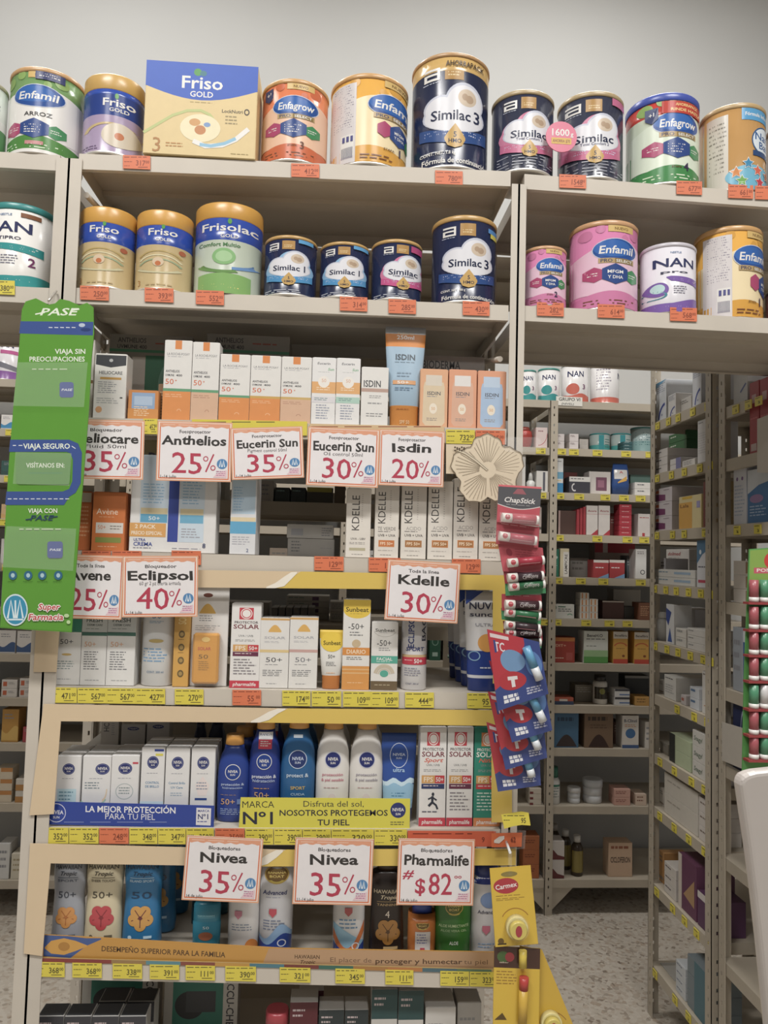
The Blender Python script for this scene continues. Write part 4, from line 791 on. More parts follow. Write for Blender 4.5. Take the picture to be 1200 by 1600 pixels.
def bsport(p): p.t('SPORT', .4, .36, .6, .045, 'd0623c', sh=.15); p.l(.2, .8, .42, .43, 1, '9aa4b0'); shield(p, .35, .56, .12, 'c87a90'); p.l(.15, .8, .66, .74, 3, '8a94a4'); p.e(.78, .9, .2, .085, 'd58230'); p.ring(.62, .95, .14, .05, .3, '3a4a8a')
def badv(p):
    badge(p, .5, .12, .36); p.t('Advanced', .46, .31, .7, .045, '39447a', sh=.1); p.l(.2, .8, .36, .37, 1, '8a90a8'); shield(p, .42, .52, .11); p.l(.15, .85, .6, .72, 4, '7a86a0')
    p.s_([(.02+.96*i/12, .72+.08*math.sin(i*.5+.5), .8+.06*math.sin(i*.5)) for i in range(13)], '8ab0d8'); p.s_([(.02+.96*i/12, .8+.06*math.sin(i*.5), .99) for i in range(13)], '2a4a9c'); p.ring(.7, .84, .13, .04, .25, 'dfe4ee')
def bwave(p):
    shield(p, .48, .5, .12, 'c85a5c'); p.l(.2, .8, .58, .7, 3, '6a90b0'); p.s_([(.02+.96*i/12, .62+.2*(i/12), .95) for i in range(13)], '92c0d8'); p.s_([(.02+.96*i/12, .6+.28*math.sin(PI*i/12*.9+.3), .72+.24*math.sin(PI*i/12*.9+.3)) for i in range(13)], 'd9783a'); p.s_([(.02+.96*i/12, .82+.1*math.sin(PI*i/12), .99) for i in range(13)], '27479a'); p.ring(.72, .86, .12, .04, .3, 'e6e8ee')
bottle('lotion_bottle', 'white sunscreen bottle with SPORT lettering and orange curve', 356, 405, 1345, 'S7', Y7, BB, 'd9d6d4', ('c8602c', BCAP), bsport)
bottle('lotion_bottle', 'white and blue sunscreen bottle with gold badge', 404, 458, 1350, 'S7', Y7, [(0, .44, .3), (.015, .48, .33), (.4, .49, .34), (.8, .5, .3), (.95, .5, .28), (1, .47, .2)], 'd4d4d8', None, badv)
bottle('lotion_bottle', 'white bottle with orange and blue waves under the second 35% sign', 521, 571, 1350, 'S7', Y7, BB, 'dcdad8', ('d0783a', BCAP), bwave)
bottle('lotion_bottle', 'dark brown tanning oil bottle with bronze flower', 578, 634, 1352, 'S7', Y7, HTP[:6]+[(.9, .46, .26), (.93, .3, .2)], '2c211c', ('4a3626', [(.93, .3, .2), (.99, .3, .2), (1, .26, .18)]), lambda p: (p.t('HAWAIIAN', .5, .28, .8, .04, 'd8c8a8'), p.t('Tropic', .52, .34, .5, .04, 'd8c8a8', sh=.3), p.r(.2, .385, .8, .39, 'b89a68'), p.t('TANNING', .5, .42, .6, .025, 'b89a68'), p.t('4', .5, .52, None, .07, 'e0d4c0', b=0), flower(p, .52, .7, .32, 'a8742c', '5a3a1a'), p.r(.4, .85, .8, .88, 'b89a68')))
bottle('lotion_bottle', 'small orange sunscreen bottle with blue cap', 638, 682, 1410, 'S7', Y7, BB[:5]+[(.72, .42, .3), (.74, .4, .28)], 'd27a2c', ('2f4a9c', [(.74, .36, .26), (.97, .34, .24), (1, .3, .2)]), lambda p: (badge(p, .5, .38, .24), p.r(.24, .5, .78, .86, 'd9d4d0'), p.l(.3, .72, .54, .72, 4, '6a6a9a'), shield(p, .5, .8, .08)))
bottle('lotion_bottle', 'green aloe gel bottle under the $82 sign', 681, 739, 1355, 'S7', Y7, BB, '37792c', ('2c6a24', BCAP), lambda p: (badge(p, .5, .43, .24, '5a6a24'), p.t('ALOE HUMECTANTE', .5, .62, .8, .028, 'b8d49a'), p.t('ALOE VERA GEL', .5, .67, .7, .024, 'a0c488'), p.t('ALOE', .5, .8, .24, .035, 'dfe8d4')))
bottle('lotion_bottle', 'white and navy bottle beside the yellow lip balm card', 739, 786, 1352, 'S7', Y7, BB, 'd4d2d4', ('2f3f8a', BCAP), lambda p: (p.r(.05, .13, .95, .2, '2f3f8a'), p.e(.55, .36, .3, .08, '7a94c0'), p.t('Advanced', .5, .48, .66, .035, '5a5a6c'), shield(p, .45, .66, .13, 'c87088'), p.l(.2, .8, .8, .86, 2, '8aa8c8')))

# bottom shelf
def accu(c, t=None):
    return lambda p: (p.r(0, 0, 1, .3, c), p.l(.1, .6, .08, .2, 2, 'b8a8a8'), p.t('ACCU-CHEK', .5, .45, .86, .075, '3a3a40'), p.l(.1, .5, .58, .62, 1, '7a8a90')) + ((p.r(0, .66, 1, 1, t),) if t else ())
for i, (x0, x1) in enumerate(((56, 98), (99, 141), (142, 184), (185, 227))):
    o = box('test_strip_box', 'small dark-topped carton in the front row of four on the bottom shelf', CT, x0, x1, 1588, 'S8', .04, .045, 'b4b2ae', accu('3a3a40'), group='front row of dark-topped cartons')
    wd, d, h = o['dims']; mb = MB(); mb.box(-wd/2+.002, wd/2-.002, -d/2+.002, d/2-.003, h+.0008, h+.0012, mat('33353a')); mb.obj('printed_top', o)
for i, (x0, x1) in enumerate(((152, 195), (197, 240))):
    o = box('test_strip_box', 'small dark-topped carton in the rear pair on the bottom shelf', CT, x0, x1, 1565, 'S8', .105, .05, 'b4b2ae', accu('3a3a40'), group='rear pair of dark-topped cartons')
    wd, d, h = o['dims']; mb = MB(); mb.box(-wd/2+.002, wd/2-.002, -d/2+.002, d/2-.003, h+.0008, h+.0012, mat('33353a')); mb.obj('printed_top', o)
def kit(v): return lambda p: (p.r(.12, .1, .8, 1, '2a7a68'), p.e(.35, .5, .2, .2, '26262a'), p.r(.3, .3, .7, .6, '3a3c40'), p.r(.8, 0, 1, 1, 'c8c4bc'), p.t('ACCU-CHEK', .9, .5, .8, .1, '3a3a40', rot=-90))
box('meter_kit', 'green and white glucose meter kit behind the dark-topped cartons', CT, 128, 246, 1512, 'S8', .23, .06, 'b0aca4', kit(0))
box('meter_kit', 'green and white glucose meter kit leaning beside the empty space', CT, 256, 372, 1516, 'S8', .2, .06, 'b0aca4', kit(1))
for x0, x1, yt, Y_, c, t, ls in ((466, 505, 1548, .09, '5a2028', None, 'white carton with dark red top at the back of the bottom shelf'), (452, 496, 1566, .035, '5a2028', None, 'white carton with dark red top in front of its twin'), (497, 537, 1578, .035, '2a3436', '2a7a84', 'carton with black top beside the dark red topped one'), (538, 575, 1578, .035, '2a3436', '2a7a84', 'carton with black top beside the teal-footed pair'),
        (580, 621, 1546, .035, '2a4a4a', '2f8a8e', 'white carton with teal foot beside the black topped ones'), (622, 662, 1548, .035, '2a4a4a', '2f8a8e', 'white carton with teal foot beside the plain white box')):
    box('test_strip_box', ls, CT, x0, x1, yt, 'S8', Y_, .05, 'c4c0ba', accu(c, t))
box('test_strip_box', 'long plain white carton on the bottom shelf', CT, 664, 712, 1574, 'S8', .035, .09, 'c8c4be', lambda p: p.l(.1, .6, .2, .3, 1, '9a9a9a'))
box('test_strip_box', 'plain white carton at the end of the bottom shelf', CT, 714, 752, 1566, 'S8', .06, .07, 'bcb8b2', lambda p: p.l(.1, .8, .2, .5, 3, '9a9a9a'))
bottle('round_jar', 'red screw-top jar beside the dark red topped carton', 412, 449, 1586, 'S8', .035, [(0, .46, .46), (.7, .48, .48), (.72, .44, .44)], '8a2a34', ('a83a44', [(.72, .5, .5), (.97, .5, .5), (1, .46, .46)]), None, p_=2, cat='jar')

# ============================================================ cardboard frames round the shelves, trays and strips
BE, YE = 'd8c09c', 'dcbc4e'
def frame(label, left, right, swoosh):
    mb = MB(); mb.plate([at(x, y, -.008) for x, y in left], .0016, mat(BE, 'gloss')); o = mb.world('cardboard_frame'); tag(o, label, 'display frame')
    part(o, 'yellow_section', right, -.0079, .0016, YE, 'gloss')
    p = PxPrint(-.0082); p.s_([(x, a, b) for x, a, b in swoosh], 'ece4d4'); p.done(o, 'swoosh')
frame('cardboard frame around the tall white and amber cartons, beige then yellow', [(62, 887), (470, 893), (430, 919), (312, 918), (98, 914), (88, 1050), (52, 1050)], [(470, 893), (795, 899), (797, 1068), (770, 1068), (770, 922), (430, 919)],
      [(416, 917, 919), (430, 911, 919), (444, 901, 916), (455, 894, 905), (464, 893.5, 896)])
frame('cardboard frame around the blue and white lotion bottles', [(68, 1100), (450, 1107), (405, 1129), (95, 1127), (84, 1272), (46, 1274)], [(450, 1107), (800, 1110), (800, 1285), (768, 1285), (768, 1134), (405, 1129)],
      [(392, 1127, 1129), (406, 1120, 1129), (420, 1112, 1125), (434, 1107, 1115), (446, 1107, 1109)])
frame('cardboard frame around the tropical tanning bottles', [(47, 1318), (446, 1328), (402, 1354), (79, 1349), (66, 1494), (37, 1490)], [(446, 1328), (806, 1326), (806, 1352), (402, 1354)],
      [(390, 1352, 1354), (404, 1344, 1354), (418, 1335, 1350), (432, 1328, 1340), (442, 1328, 1331)])
def tray(label, pts, Y, c, pr, depth, sh):
    o = card('display_tray', label, 'display tray', pts, Y, .0015, c, pr, kind='gloss', part='printed_front')
    return o
def blue(p):
    p.kind = 'gloss'
    p.ring(88, 1270, 15, 15, .08, 'c8cce4'); p.t('NIVEA', 88, 1269, 22, 6, 'dfe2ee', rot=-1.5); p.t('SUN', 88, 1277, 10, 3.5, 'dfe2ee')
    p.t('LA MEJOR PROTECCIÓN', 204, 1265, 142, 9.5, 'e6e6ea', rot=-1); p.t('PARA TU PIEL', 203, 1276, 79, 9, 'dcdce4', b=0, rot=-1); p.l(100, 300, 1284, 1287, 1, '7a8ac0')
    p.poly([(307, 1262), (330, 1263), (329, 1290), (306, 1289)], 'dcdade'); p.t('MARCA', 318, 1267, 18, 3.5, '33408a'); p.t('Nº1', 318, 1276, 19, 8, '26306e'); p.l(308, 328, 1283, 1287, 1, '5a64a0')
tray('royal blue tray front with white slogan below the white cartons', [(64, 1252), (335, 1259), (334, 1294), (62, 1288)], .006, '24419a', blue, .1, 'S6')
def yel(p):
    p.kind = 'gloss'
    p.t('MARCA', 403, 1257, 51, 10, '3a3a2c', b=0); p.t('Nº1', 405, 1278, 55, 19, '26283a')
    p.t('Disfruta del sol,', 521, 1256, 96, 9, '3a3a34', b=0); p.t('NOSOTROS PROTEGEMOS', 521, 1270, 170, 9, '2e2e34'); p.t('TU PIEL', 521, 1285, 50, 9, '2e2e34')
    p.e(622, 1266, 12, 12, '26306e'); p.t('NIVEA', 622, 1265, 18, 5, WH); p.t('SUN', 622, 1272, 8, 3.5, WH); p.l(610, 634, 1284, 1291, 2, '5a5a3c')
tray('bright yellow tray front with slogan below the lotion bottles', [(376, 1246), (641, 1248), (640, 1297), (373, 1295)], .0045, 'd6cc2e', yel, .1, 'S6')
def trop(p):
    p.kind = 'gloss'
    p.s_([(68, 1461, 1494), (110, 1463, 1497), (135, 1466, 1478), (158, 1466, 1468)], '3f5a94'); p.s_([(70, 1480, 1482), (80, 1470, 1490), (100, 1466, 1492), (118, 1470, 1486), (136, 1477, 1479)], 'd09a3c'); p.e(100, 1479, 9, 7, 'b07c2c')
    p.t('DESEMPEÑO SUPERIOR PARA LA FAMILIA', 255, 1487, 194, 8, '5c4022', rot=-2.9)
    p.poly([(420, 1482), (772, 1488), (772, 1514), (410, 1507)], 'b9926a')
    p.t('HAWAIIAN', 480, 1495, 40, 6, '5a3f2a', rot=-1); p.t('Tropic', 480, 1503, 24, 5.5, '5a3f2a', sh=.3); p.t('El placer de', 548, 1500, 66, 7, '7a5c44', b=0, rot=-1); p.t('proteger y humectar', 654, 1502, 136, 7.5, '5a3f2a', rot=-.6); p.t('tu piel', 744, 1503, 38, 7, '7a5c44', b=0, rot=-.6)
tray('long amber and tan strip with slogans below the tanning bottles', [(66, 1460), (160, 1465), (440, 1481), (772, 1487), (772, 1514), (440, 1508), (64, 1497)], .004, 'c48f36', trop, .1, 'S7')
cs = ['8a3a34', '8a3a34', '9a7a4a', '5a8a94', '8a4a3c', 'c0903a', '4a7a88', '7a3a34', '3a6a5c', 'a8763a', 'b8763a', '4a6a74', '5a7a5c', '8a5a3c']
def cstrip(p):
    for i in range(13): p.poly([(66+54*i, 1497+1.4*i), (66+54*(i+1), 1497+1.4*(i+1)), (66+54*(i+1), 1503+1.4*(i+1)), (66+54*i, 1503+1.4*i)], cs[i])
card('colour_strip', 'narrow strip of coloured patches below the amber slogan strip', 'strip', [(62, 1496), (772, 1514), (772, 1521), (62, 1503)], -.0012, .0008, 'c0a060', cstrip)

# ============================================================ hand-lettered price signs
def sign(label, TL, TR, BL, BR, head, name, sub, big, foot='1-14 julio', Y=-.022):
    P = [at(*q, Y) for q in (TL, TR, BL, BR)]; W = ((P[1]-P[0]).length+(P[3]-P[2]).length)/2; H = ((P[2]-P[0]).length+(P[3]-P[1]).length)/2
    c = (P[0]+P[1]+P[2]+P[3])/4; d = P[1]-P[0]+P[3]-P[2]; ang = math.atan2(d.z, d.x)
    mb = MB(); mb.box(-W/2, W/2, 0, .0012, 0, H, mat('e3dedd'), .0003); o = mb.obj('price_sign', None, c-Vector((0, 0, H/2))); o.rotation_euler.y = -ang; tag(o, label, 'sign')
    p = Print(lambda u, v, f: ((u-.5)*W, -f, (1-v)*H), W, H)
    p.r(.0, .0, 1, 1, 'e0a27c'); p.r(.015, .02, .985, .98, 'ead8cc'); p.r(.03, .03, .97, .965, 'd9703f'); p.r(.045, .05, .955, .945, 'e6e1e2'); p.s_([(.03+.94*i/24, .03, .095+.012*math.sin(i*1.7)) for i in range(25)], 'e09a76'); p.l(.07, .93, .055, .085, 1, 'eac0a8')
    p.t(head, .5, .17, .42, .055, '3a3638', b=1, jit=.1)
    p.t(name, .5, .315, *((.16+.092*len(name),) if len(name) < 9 else (.86,)), .155, '35312f', b=2, jit=.07)
    if sub: p.t(sub, .5, .45, .55, .06, '3a3638', b=0, jit=.1)
    cr = 'b8324e'
    if big.endswith('%'):
        p.t(big[:-1], .41, .70, .44, .34, cr, b=0, jit=.03); p.t(big[:-1], .416, .702, .44, .33, cr, b=0, jit=.03)
        p.ring(.655, .62, .035, .045, .35, cr); p.line([(.66, .84), (.76, .54)], .025, cr); p.ring(.755, .77, .035, .045, .35, cr)
    else:
        p.t('#', .13, .53, .13, .13, cr, sh=.2); p.t('$', .3, .71, .15, .22, cr); p.t('82', .56, .68, .32, .32, cr, b=0); p.t('82', .566, .68, .32, .31, cr, b=0); p.t('oo', .79, .56, .1, .06, cr)
    p.e(.875, .7, .07, .085, '4f86b8'); p.line([(.84, .75), (.855, .64), (.87, .75)], .016, 'dfe8ee'); p.line([(.88, .75), (.895, .64), (.91, .75)], .016, 'dfe8ee')
    p.poly([(.76, .93), (.80, .87), (.94, .8), (.94, .93)], 'e2c2c8'); p.l(.8, .94, .82, .92, 3, 'b8709a')
    p.t(foot, .16, .925, .22, .045, '35312f', b=0, jit=.1); p.done(o, 'lettering')
    return o
T = 'white price sign with orange border reading '
sign(T+'35%, below the white carton with dark chevron', (110, 655), (226, 657), (100, 747), (225, 750), 'Bloqueador', 'Heliocare', 'Fluid 50ml', '35%')
sign(T+'25%, below the orange and peach cartons', (248, 657), (364, 661), (243, 751), (361, 753), 'Fotoprotector', 'Anthelios', None, '25%')
sign(T+'35%, tilted, between the 25% and 30% signs', (367, 667), (478, 668), (361, 752), (475, 744), 'Fotoprotector', 'Eucerin Sun', 'Pigment control 50ml', '35%', Y=-.025)
sign(T+'30%, below the slim amber banded cartons', (480, 667), (592, 671), (479, 757), (591, 763), 'Fotoprotector', 'Eucerin Sun', 'Oil control 50ml', '30%')
sign(T+'20%, below the large pale blue tube', (593, 671), (695, 674), (590, 757), (692, 762), 'Fotoprotector', 'Isdin', None, '20%', Y=-.019)
sign(T+'25%, half behind the green display', (92, 866), (193, 868), (83, 965), (191, 969), 'Toda la linea', 'Avene', None, '25%')
sign(T+'40%, above the spray bottle', (194, 868), (311, 869), (191, 965), (310, 963), 'Bloqueador', 'Eclipsol', '60 gr 2 pz oferta armada', '40%', Y=-.025)
sign(T+'30%, above the aerosol can', (605, 874), (718, 880), (598, 967), (713, 975), 'Toda la linea', 'Kdelle', None, '30%')
sign(T+'35%, in front of the orange capped bottle shelf', (291, 1305), (408, 1311), (280, 1406), (403, 1411), 'Bloqueadores', 'Nivea', None, '35%', '14 de julio')
sign(T+'35%, beside the dark brown tanning bottle', (461, 1309), (582, 1311), (455, 1412), (580, 1415), 'Bloqueadores', 'Nivea', None, '35%', '11-14 julio')
sign(T+'$82, above the green gel bottle', (621, 1311), (741, 1311), (620, 1413), (739, 1416), 'Bloqueadores', 'Pharmalife', None, '$82', '14 de julio')

# ============================================================ price tags on the shelf edges
YT, OT = 'dccb2a', 'dd7244'
def ptag(label, x0, x1, y, price, c=YT, hgt=23, sl=.02, Y=-.0026, cents='00'):
    pts = [(x0, y), (x1, y+sl*(x1-x0)), (x1, y+hgt+sl*(x1-x0)), (x0, y+hgt)]
    ink = '5c5526' if c == YT else '8f4026'
    def f(p):
        w_ = x1-x0; s0 = sl
        p.l(x0+2, x1-2, y+2+sl*w_*.5, y+5.5+sl*w_*.5, 1, ink); p.l(x0+2, x0+w_*.35, y+10, y+13, 1, ink); p.l(x0+2, x0+w_*.3, y+hgt-4.5, y+hgt-2, 1, ink)
        if price: p.t(price, x1-w_*.36, y+hgt*.55+sl*w_*.6, w_*.1*len(price)+2, hgt*.38, ink, rot=-math.degrees(math.atan(sl))); p.t(cents, x1-w_*.11, y+hgt*.45+sl*w_, w_*.14, hgt*.2, ink); p.r(x0+w_*.55, y+hgt*.83+sl*w_*.7, x0+w_*.9, y+hgt*.87+sl*w_*.8, ink)
    return card('price_tag', label, 'price tag', pts, Y, .0007, c, f, kind='card')
o_ = 'orange price tag '; y_ = 'yellow price tag '
for x0, x1, y, pr, ls in ((192, 235, 242, '317', 'under the lilac can'), (455, 499, 255, '412', 'under the orange can'), (680, 723, 266, '780', 'under the tallest navy can')):
    ptag(o_+ls+' on the top shelf', x0, x1, y, pr, OT, 21, .04)
for x0, x1, y, pr, ls in ((874, 916, 272, '1548', 'under the dark grey can pair'), (1057, 1097, 282, '677', 'under the green can with blue lid'), (1138, 1177, 288, '661', 'under the bronze can'), (1180, 1224, 290, '661', 'under the brown-grey can')):
    ptag(o_+ls+' on the top shelf', x0, x1, y, pr, OT, 21, .04)
ptag(y_+'under the teal lidded can', -20, 23, 437, '380', YT, 22, .04)
for x0, x1, y, pr, ls in ((125, 170, 446, '250', 'under the gold can next to the post'), (226, 271, 449, '393', 'under the gold can near the green comfort can'), (306, 350, 453, '552', 'under the green heart can'), (531, 574, 463, '314', 'under the small light blue ribboned can'), (607, 650, 467, '285', 'under the pink ribboned navy can'), (723, 765, 470, '430', 'under the large navy can')):
    ptag(o_+ls+' on the second shelf', x0, x1, y, pr, OT, 22, .04)
for x0, x1, y, pr, ls in ((839, 881, 472, '282', 'under the small pink can'), (934, 976, 475, '614', 'under the large pink can'), (1047, 1089, 480, '568', 'under the purple can')):
    ptag(o_+ls+' on the second shelf', x0, x1, y, pr, OT, 21, .035)
ptag(y_+'between the 35% and 25% signs', 224, 246, 654, '452', YT, 24, .02)
ptag(y_+'behind the tops of the 25% and 35% signs', 300, 480, 655, None, YT, 22, .02)
ptag(y_+'strip, pale, behind the tops of the 30% and 20% signs', 484, 694, 662, None, 'd8b888', 22, .02)
ptag(y_+'reading 732 below the peach carton', 697, 742, 671, '732', YT, 22, .02)
ptag(o_+'reading 565 below the salmon carton with blue bottle', 743, 789, 672, '565', OT, 22, .02)
for x0, x1, ls in ((128, 173, 'below the orange cartons beside the green display'), (175, 221, 'below the bright orange carton'), (268, 314, 'below the twin pack carton')): ptag(o_+ls, x0, x1, 860, '129', OT, 22, .02)
ptag(o_+'reading 129 below the flat grey cartons', 491, 537, 869, '129', OT, 22, .02)
ptag(o_+'half behind the sign above the aerosol can', 576, 626, 871, '129', OT, 22, .02)
ptag(o_+'reading 129 below the last cream cartons', 706, 751, 873, '129', OT, 22, .02)
for x0, x1, pr, c, ls in ((75, 120, '471', YT, 'below the teal topped carton'), (121, 166, '567', YT, 'reading 567 below the carton next to the teal topped one'), (166, 212, '567', YT, 'reading 567 below the carton next to the spray bottle'), (212, 258, '427', YT, 'reading 427 below the spray bottle'), (273, 318, '270', YT, 'reading 270 below the blister card'), (363, 408, '55', OT, 'reading 55 below the red sun carton'), (441, 485, '174', YT, 'reading 174 below the amber dome cartons'), (487, 533, '50', YT, 'reading 50 below the small yellow tube'), (536, 580, '109', YT, 'reading 109 below the tall yellow dome carton'), (580, 623, '109', YT, 'reading 109 below the brown footed carton'), (633, 678, '444', YT, 'reading 444 below the aerosol can'), (730, 775, '95', YT, 'below the white and blue tubes')):
    ptag((y_ if c == YT else o_)+ls, x0, x1, 1074+(x0-75)*.0135, pr, c, 24, .012)
mb = MB()
for x0, x1, pr, c, ls in ((62, 107, '352', YT, 'reading 352 below the teal panel carton'), (108, 154, '352', YT, 'reading 352 below the mint swirl carton'), (155, 201, '248', OT, 'on the blue tray edge'), (202, 246, '348', YT, 'reading 348 below the yellow mark carton'), (247, 290, '347', YT, 'reading 347 below the blue footed cartons'), (291, 334, '350', YT, 'beside the first lower sign'), (336, 382, '350', OT, 'behind the top of the first lower sign'), (383, 427, '390', YT, 'reading 390 below the bright yellow tray'), (428, 472, '390', YT, 'partly behind the second sign'), (473, 517, '390', YT, 'behind the second sign top'), (518, 584, '320', YT, 'reading 320 between the two hanging signs'), (585, 636, '330', YT, 'beside the $82 sign')):
    ptag((y_ if c == YT else o_)+ls+' on the lotion shelf edge', x0, x1, 1293+(x0-62)*.005, pr, c, 25, .006)
card('price_strip', 'long orange price strip above the $82 sign', 'price tag', [(637, 1298), (775, 1299), (775, 1323), (637, 1322)], -.0026, .0008, 'd8603a', lambda p: (p.l(645, 760, 1302, 1306, 1, '7a2c1c'), p.t('9', 755, 1312, 5, 8, '7a2c1c')))
for x0, x1, pr, ls in ((54, 101, '368', 'below the silver bottle'), (113, 159, '368', 'below the cream hibiscus bottle'), (176, 222, '338', 'below the bright blue bottle'), (234, 280, '391', 'reading 391 beside the bright blue bottles'), (290, 336, '111', 'reading 111 below the small teal stick'), (352, 400, '390', 'below the sport bottle'), (437, 485, '321', 'reading 321 beside the gold badge bottle'), (524, 570, '345', 'reading 345 below the orange wave bottle'), (602, 646, '111', 'below the dark brown tanning bottle'), (688, 733, '159', 'below the green gel bottle'), (734, 776, '323', 'reading 323 at the shelf end')):
    ptag(y_+ls+' on the tanning shelf edge', x0, x1, 1503+(x0-54)*.0225, pr, YT, 23, .022)

# ============================================================ things hung in front of the shelves
def quad(name, label, cat, q, Y, c, pr=None, th=.0012, kind='gloss', group=None, hole=None):
    P = [at(x, y, Y) for x, y in q]                       # TL, TR, BR, BL
    mb = MB(); mb.plate(P, th, mat(c, kind)); o = mb.world(name); tag(o, label, cat, group); og = Vector(o['org'])
    W = ((P[1]-P[0]).length+(P[2]-P[3]).length)/2; H = ((P[3]-P[0]).length+(P[2]-P[1]).length)/2
    def fn(u, v, f): return (P[0]*(1-u)*(1-v)+P[1]*u*(1-v)+P[2]*u*v+P[3]*(1-u)*v)-og-Vector((0, f, 0))
    if pr: p = Print(fn, W, H); p.kind = kind; p.r(.005, .005, .995, .995, c); pr(p); p.done(o)
    return o, fn, W, H
GR, RB_ = '5a9a2a', '3c5596'
def pase(p):
    p.kind = 'gloss'
    p.t('PASE', 90, 487, 58, 11, 'e4ecd8', sh=.25); p.line([(55, 491), (70, 488)], 2, 'e4ecd8'); p.line([(112, 485), (124, 483)], 2, 'e4ecd8')
    p.poly([(32, 502), (146, 503), (145, 524), (30, 521)], RB_)
    for i in range(5): p.line([(76+9*i, 511.6), (82+9*i, 511.8)], 1.2, 'dfe4ea')
    p.e(128, 508, 5, 3, 'b8c4d8'); p.e(134, 515, 8, 2.5, '2c3f78')
    p.t('VIAJA SIN', 110, 549, 48, 7.5, 'e6eedc'); p.t('PREOCUPACIONES', 89, 561, 87, 7.5, 'e6eedc'); p.l(50, 112, 576, 580, 1, 'c8dcb0')
    p.poly(rrect(93, 597, 115, 621, 4), '3a4f96'); p.t('PASE', 104, 609, 17, 3.5, 'dfe4ea', sh=.2)
    p.poly([(16, 687), (108, 687), (122, 693), (128, 707), (126, 755), (118, 770), (108, 776), (100, 789), (8, 789), (10, 768), (98, 768), (108, 764), (113, 752), (114, 718), (110, 708), (104, 706), (14, 706)], RB_)
    p.t('VIAJA SEGURO', 73, 697, 73, 8, 'e6eedc'); p.line([(20, 696), (25, 696)], 1.2, 'dfe4ea'); p.line([(29, 696), (35, 696)], 1.2, 'dfe4ea'); p.line([(112, 697), (118, 701)], 1.2, 'dfe4ea')
    for i in range(11): p.line([(12+9*i, 779.5), (18+9*i, 779.5)], 1.2, 'dfe4ea')
    p.poly(rrect(25, 708, 110, 757, 6), '57903a'); p.t('VISÍTANOS EN:', 71, 727, 60, 7, 'dfe8d4'); p.r(45, 738, 98, 740, '4a8a4a')
    p.t('VIAJA CON', 67, 798, 46, 7, 'e6eedc'); p.t('PASE', 64, 809, 36, 8, '2c4464', sh=.25); p.line([(40, 812), (48, 811)], 1.6, '2c4464'); p.line([(80, 808), (90, 807)], 1.6, '2c4464'); p.l(30, 96, 826, 830, 1, 'c8dcb0')
    p.poly(rrect(74, 846, 98, 872, 4), '3a4f96'); p.t('PASE', 86, 859, 18, 3.5, 'dfe4ea', sh=.2)
    for x in (20, 44, 66, 91): p.e(x, 899, 6.5, 7, '2f6a8c'); p.e(x, 899, 3, 3.5, 'a8c8d0'); p.l(x-8, x+8, 908, 910, 1, '3a6a20')
    p.e(24, 953, 19.5, 25, 'cfe0e4'); p.e(24, 953, 17.5, 22.5, '2f90b4')
    for x in (17, 31): p.line([(x-5, 966), (x, 938), (x+5, 966)], 3, 'd8e8ec')
    p.line([(24, 938), (24, 966)], 2.5, 'd8e8ec'); p.line([(12, 968), (36, 968)], 2.5, 'd8e8ec')
    for d, c in ((1.5, 'ece6e0'), (0, 'c03a3c')):
        for q in ((-d, 0), (d, 0), (0, -d), (0, d)) if d else ((0, 0),):
            p.t('Super', 76+q[0], 948+q[1], 33, 9, c, sh=.15); p.t('Farmacia', 71+q[0], 964+q[1], 55, 9.5, c, sh=.15)
    p.e(104, 962, 4, 3, 'b8d49a'); p.e(107, 972, 3, 3, 'b8d49a')
ps = card('hanging_display', 'tall green hanging card dispenser with blue road and empty clear pockets', 'display', [(34, 484), (40, 471), (56, 466), (68, 472), (76, 476), (86, 474), (94, 467), (108, 470), (124, 477), (136, 473), (146, 480), (147, 520), (143, 560), (139, 640), (131, 740), (126, 800), (118, 900), (112, 988), (60, 985), (0, 981), (4, 900), (9, 800), (14, 720), (22, 620), (30, 540)], -.07, .0025, GR, pase, kind='gloss')
for q in ([(28, 566), (137, 566), (131, 636), (20, 634)], [(24, 706), (112, 708), (108, 759), (20, 756)], [(10, 822), (119, 826), (114, 892), (2, 886)]):
    part(ps, 'clear_pocket', q, -.078, .0008, 'ffffff', 'clear')
mb = MB(); mb.tube(at(76, 470, -.075), at(88, 455, -.0075), .0022, mat('b8b4ac', 'metal')); mb.world('hook', ps)

LBW = 'lip_balm_card'
def balm(parent, a, b, Y, r, body, cap_='e2dcd4', dot='b03a44', txt=None):
    A, B = at(*a, Y), at(*b, Y); d = B-A; L = d.length; og = Vector(parent['org'])
    t = MB(); t.tube(A+d*.27, A+d*.93, r, mat(body, 'plastic'), 16); o = t.world('lip_balm', parent)
    c = MB(); c.tube(A, A+d*.27, r*1.04, mat(cap_, 'plastic'), 16); c.tube(A+d*.93, B, r*1.05, mat('e6e2de', 'plastic'), 16)
    c.v = [tuple(Vector(v)-og) for v in c.v]; c.obj('wrapper_ends', o)
    dr = d.normalized(); up = Vector((0, -1, 0)).cross(dr)*-1
    def fn(u, v, f):
        th = (v-.5)*PI*.8; return A+d*u-og+up*(-(r*1.05+f)*math.sin(th))+Vector((0, -(r*1.05+f)*math.cos(th), 0))
    p = Print(fn, L, r*2, 8, 6); p.kind = 'gloss'; p.e(.135, .55, .07, .24, dot)
    if txt: p.t(txt, .6, .45, .44, .28, 'cfc6c4', b=0, sh=.2)
    else: p.r(.32, .3, .86, .36, 'd08a92')
    p.done(o)
    return o
CR = 'c25560'
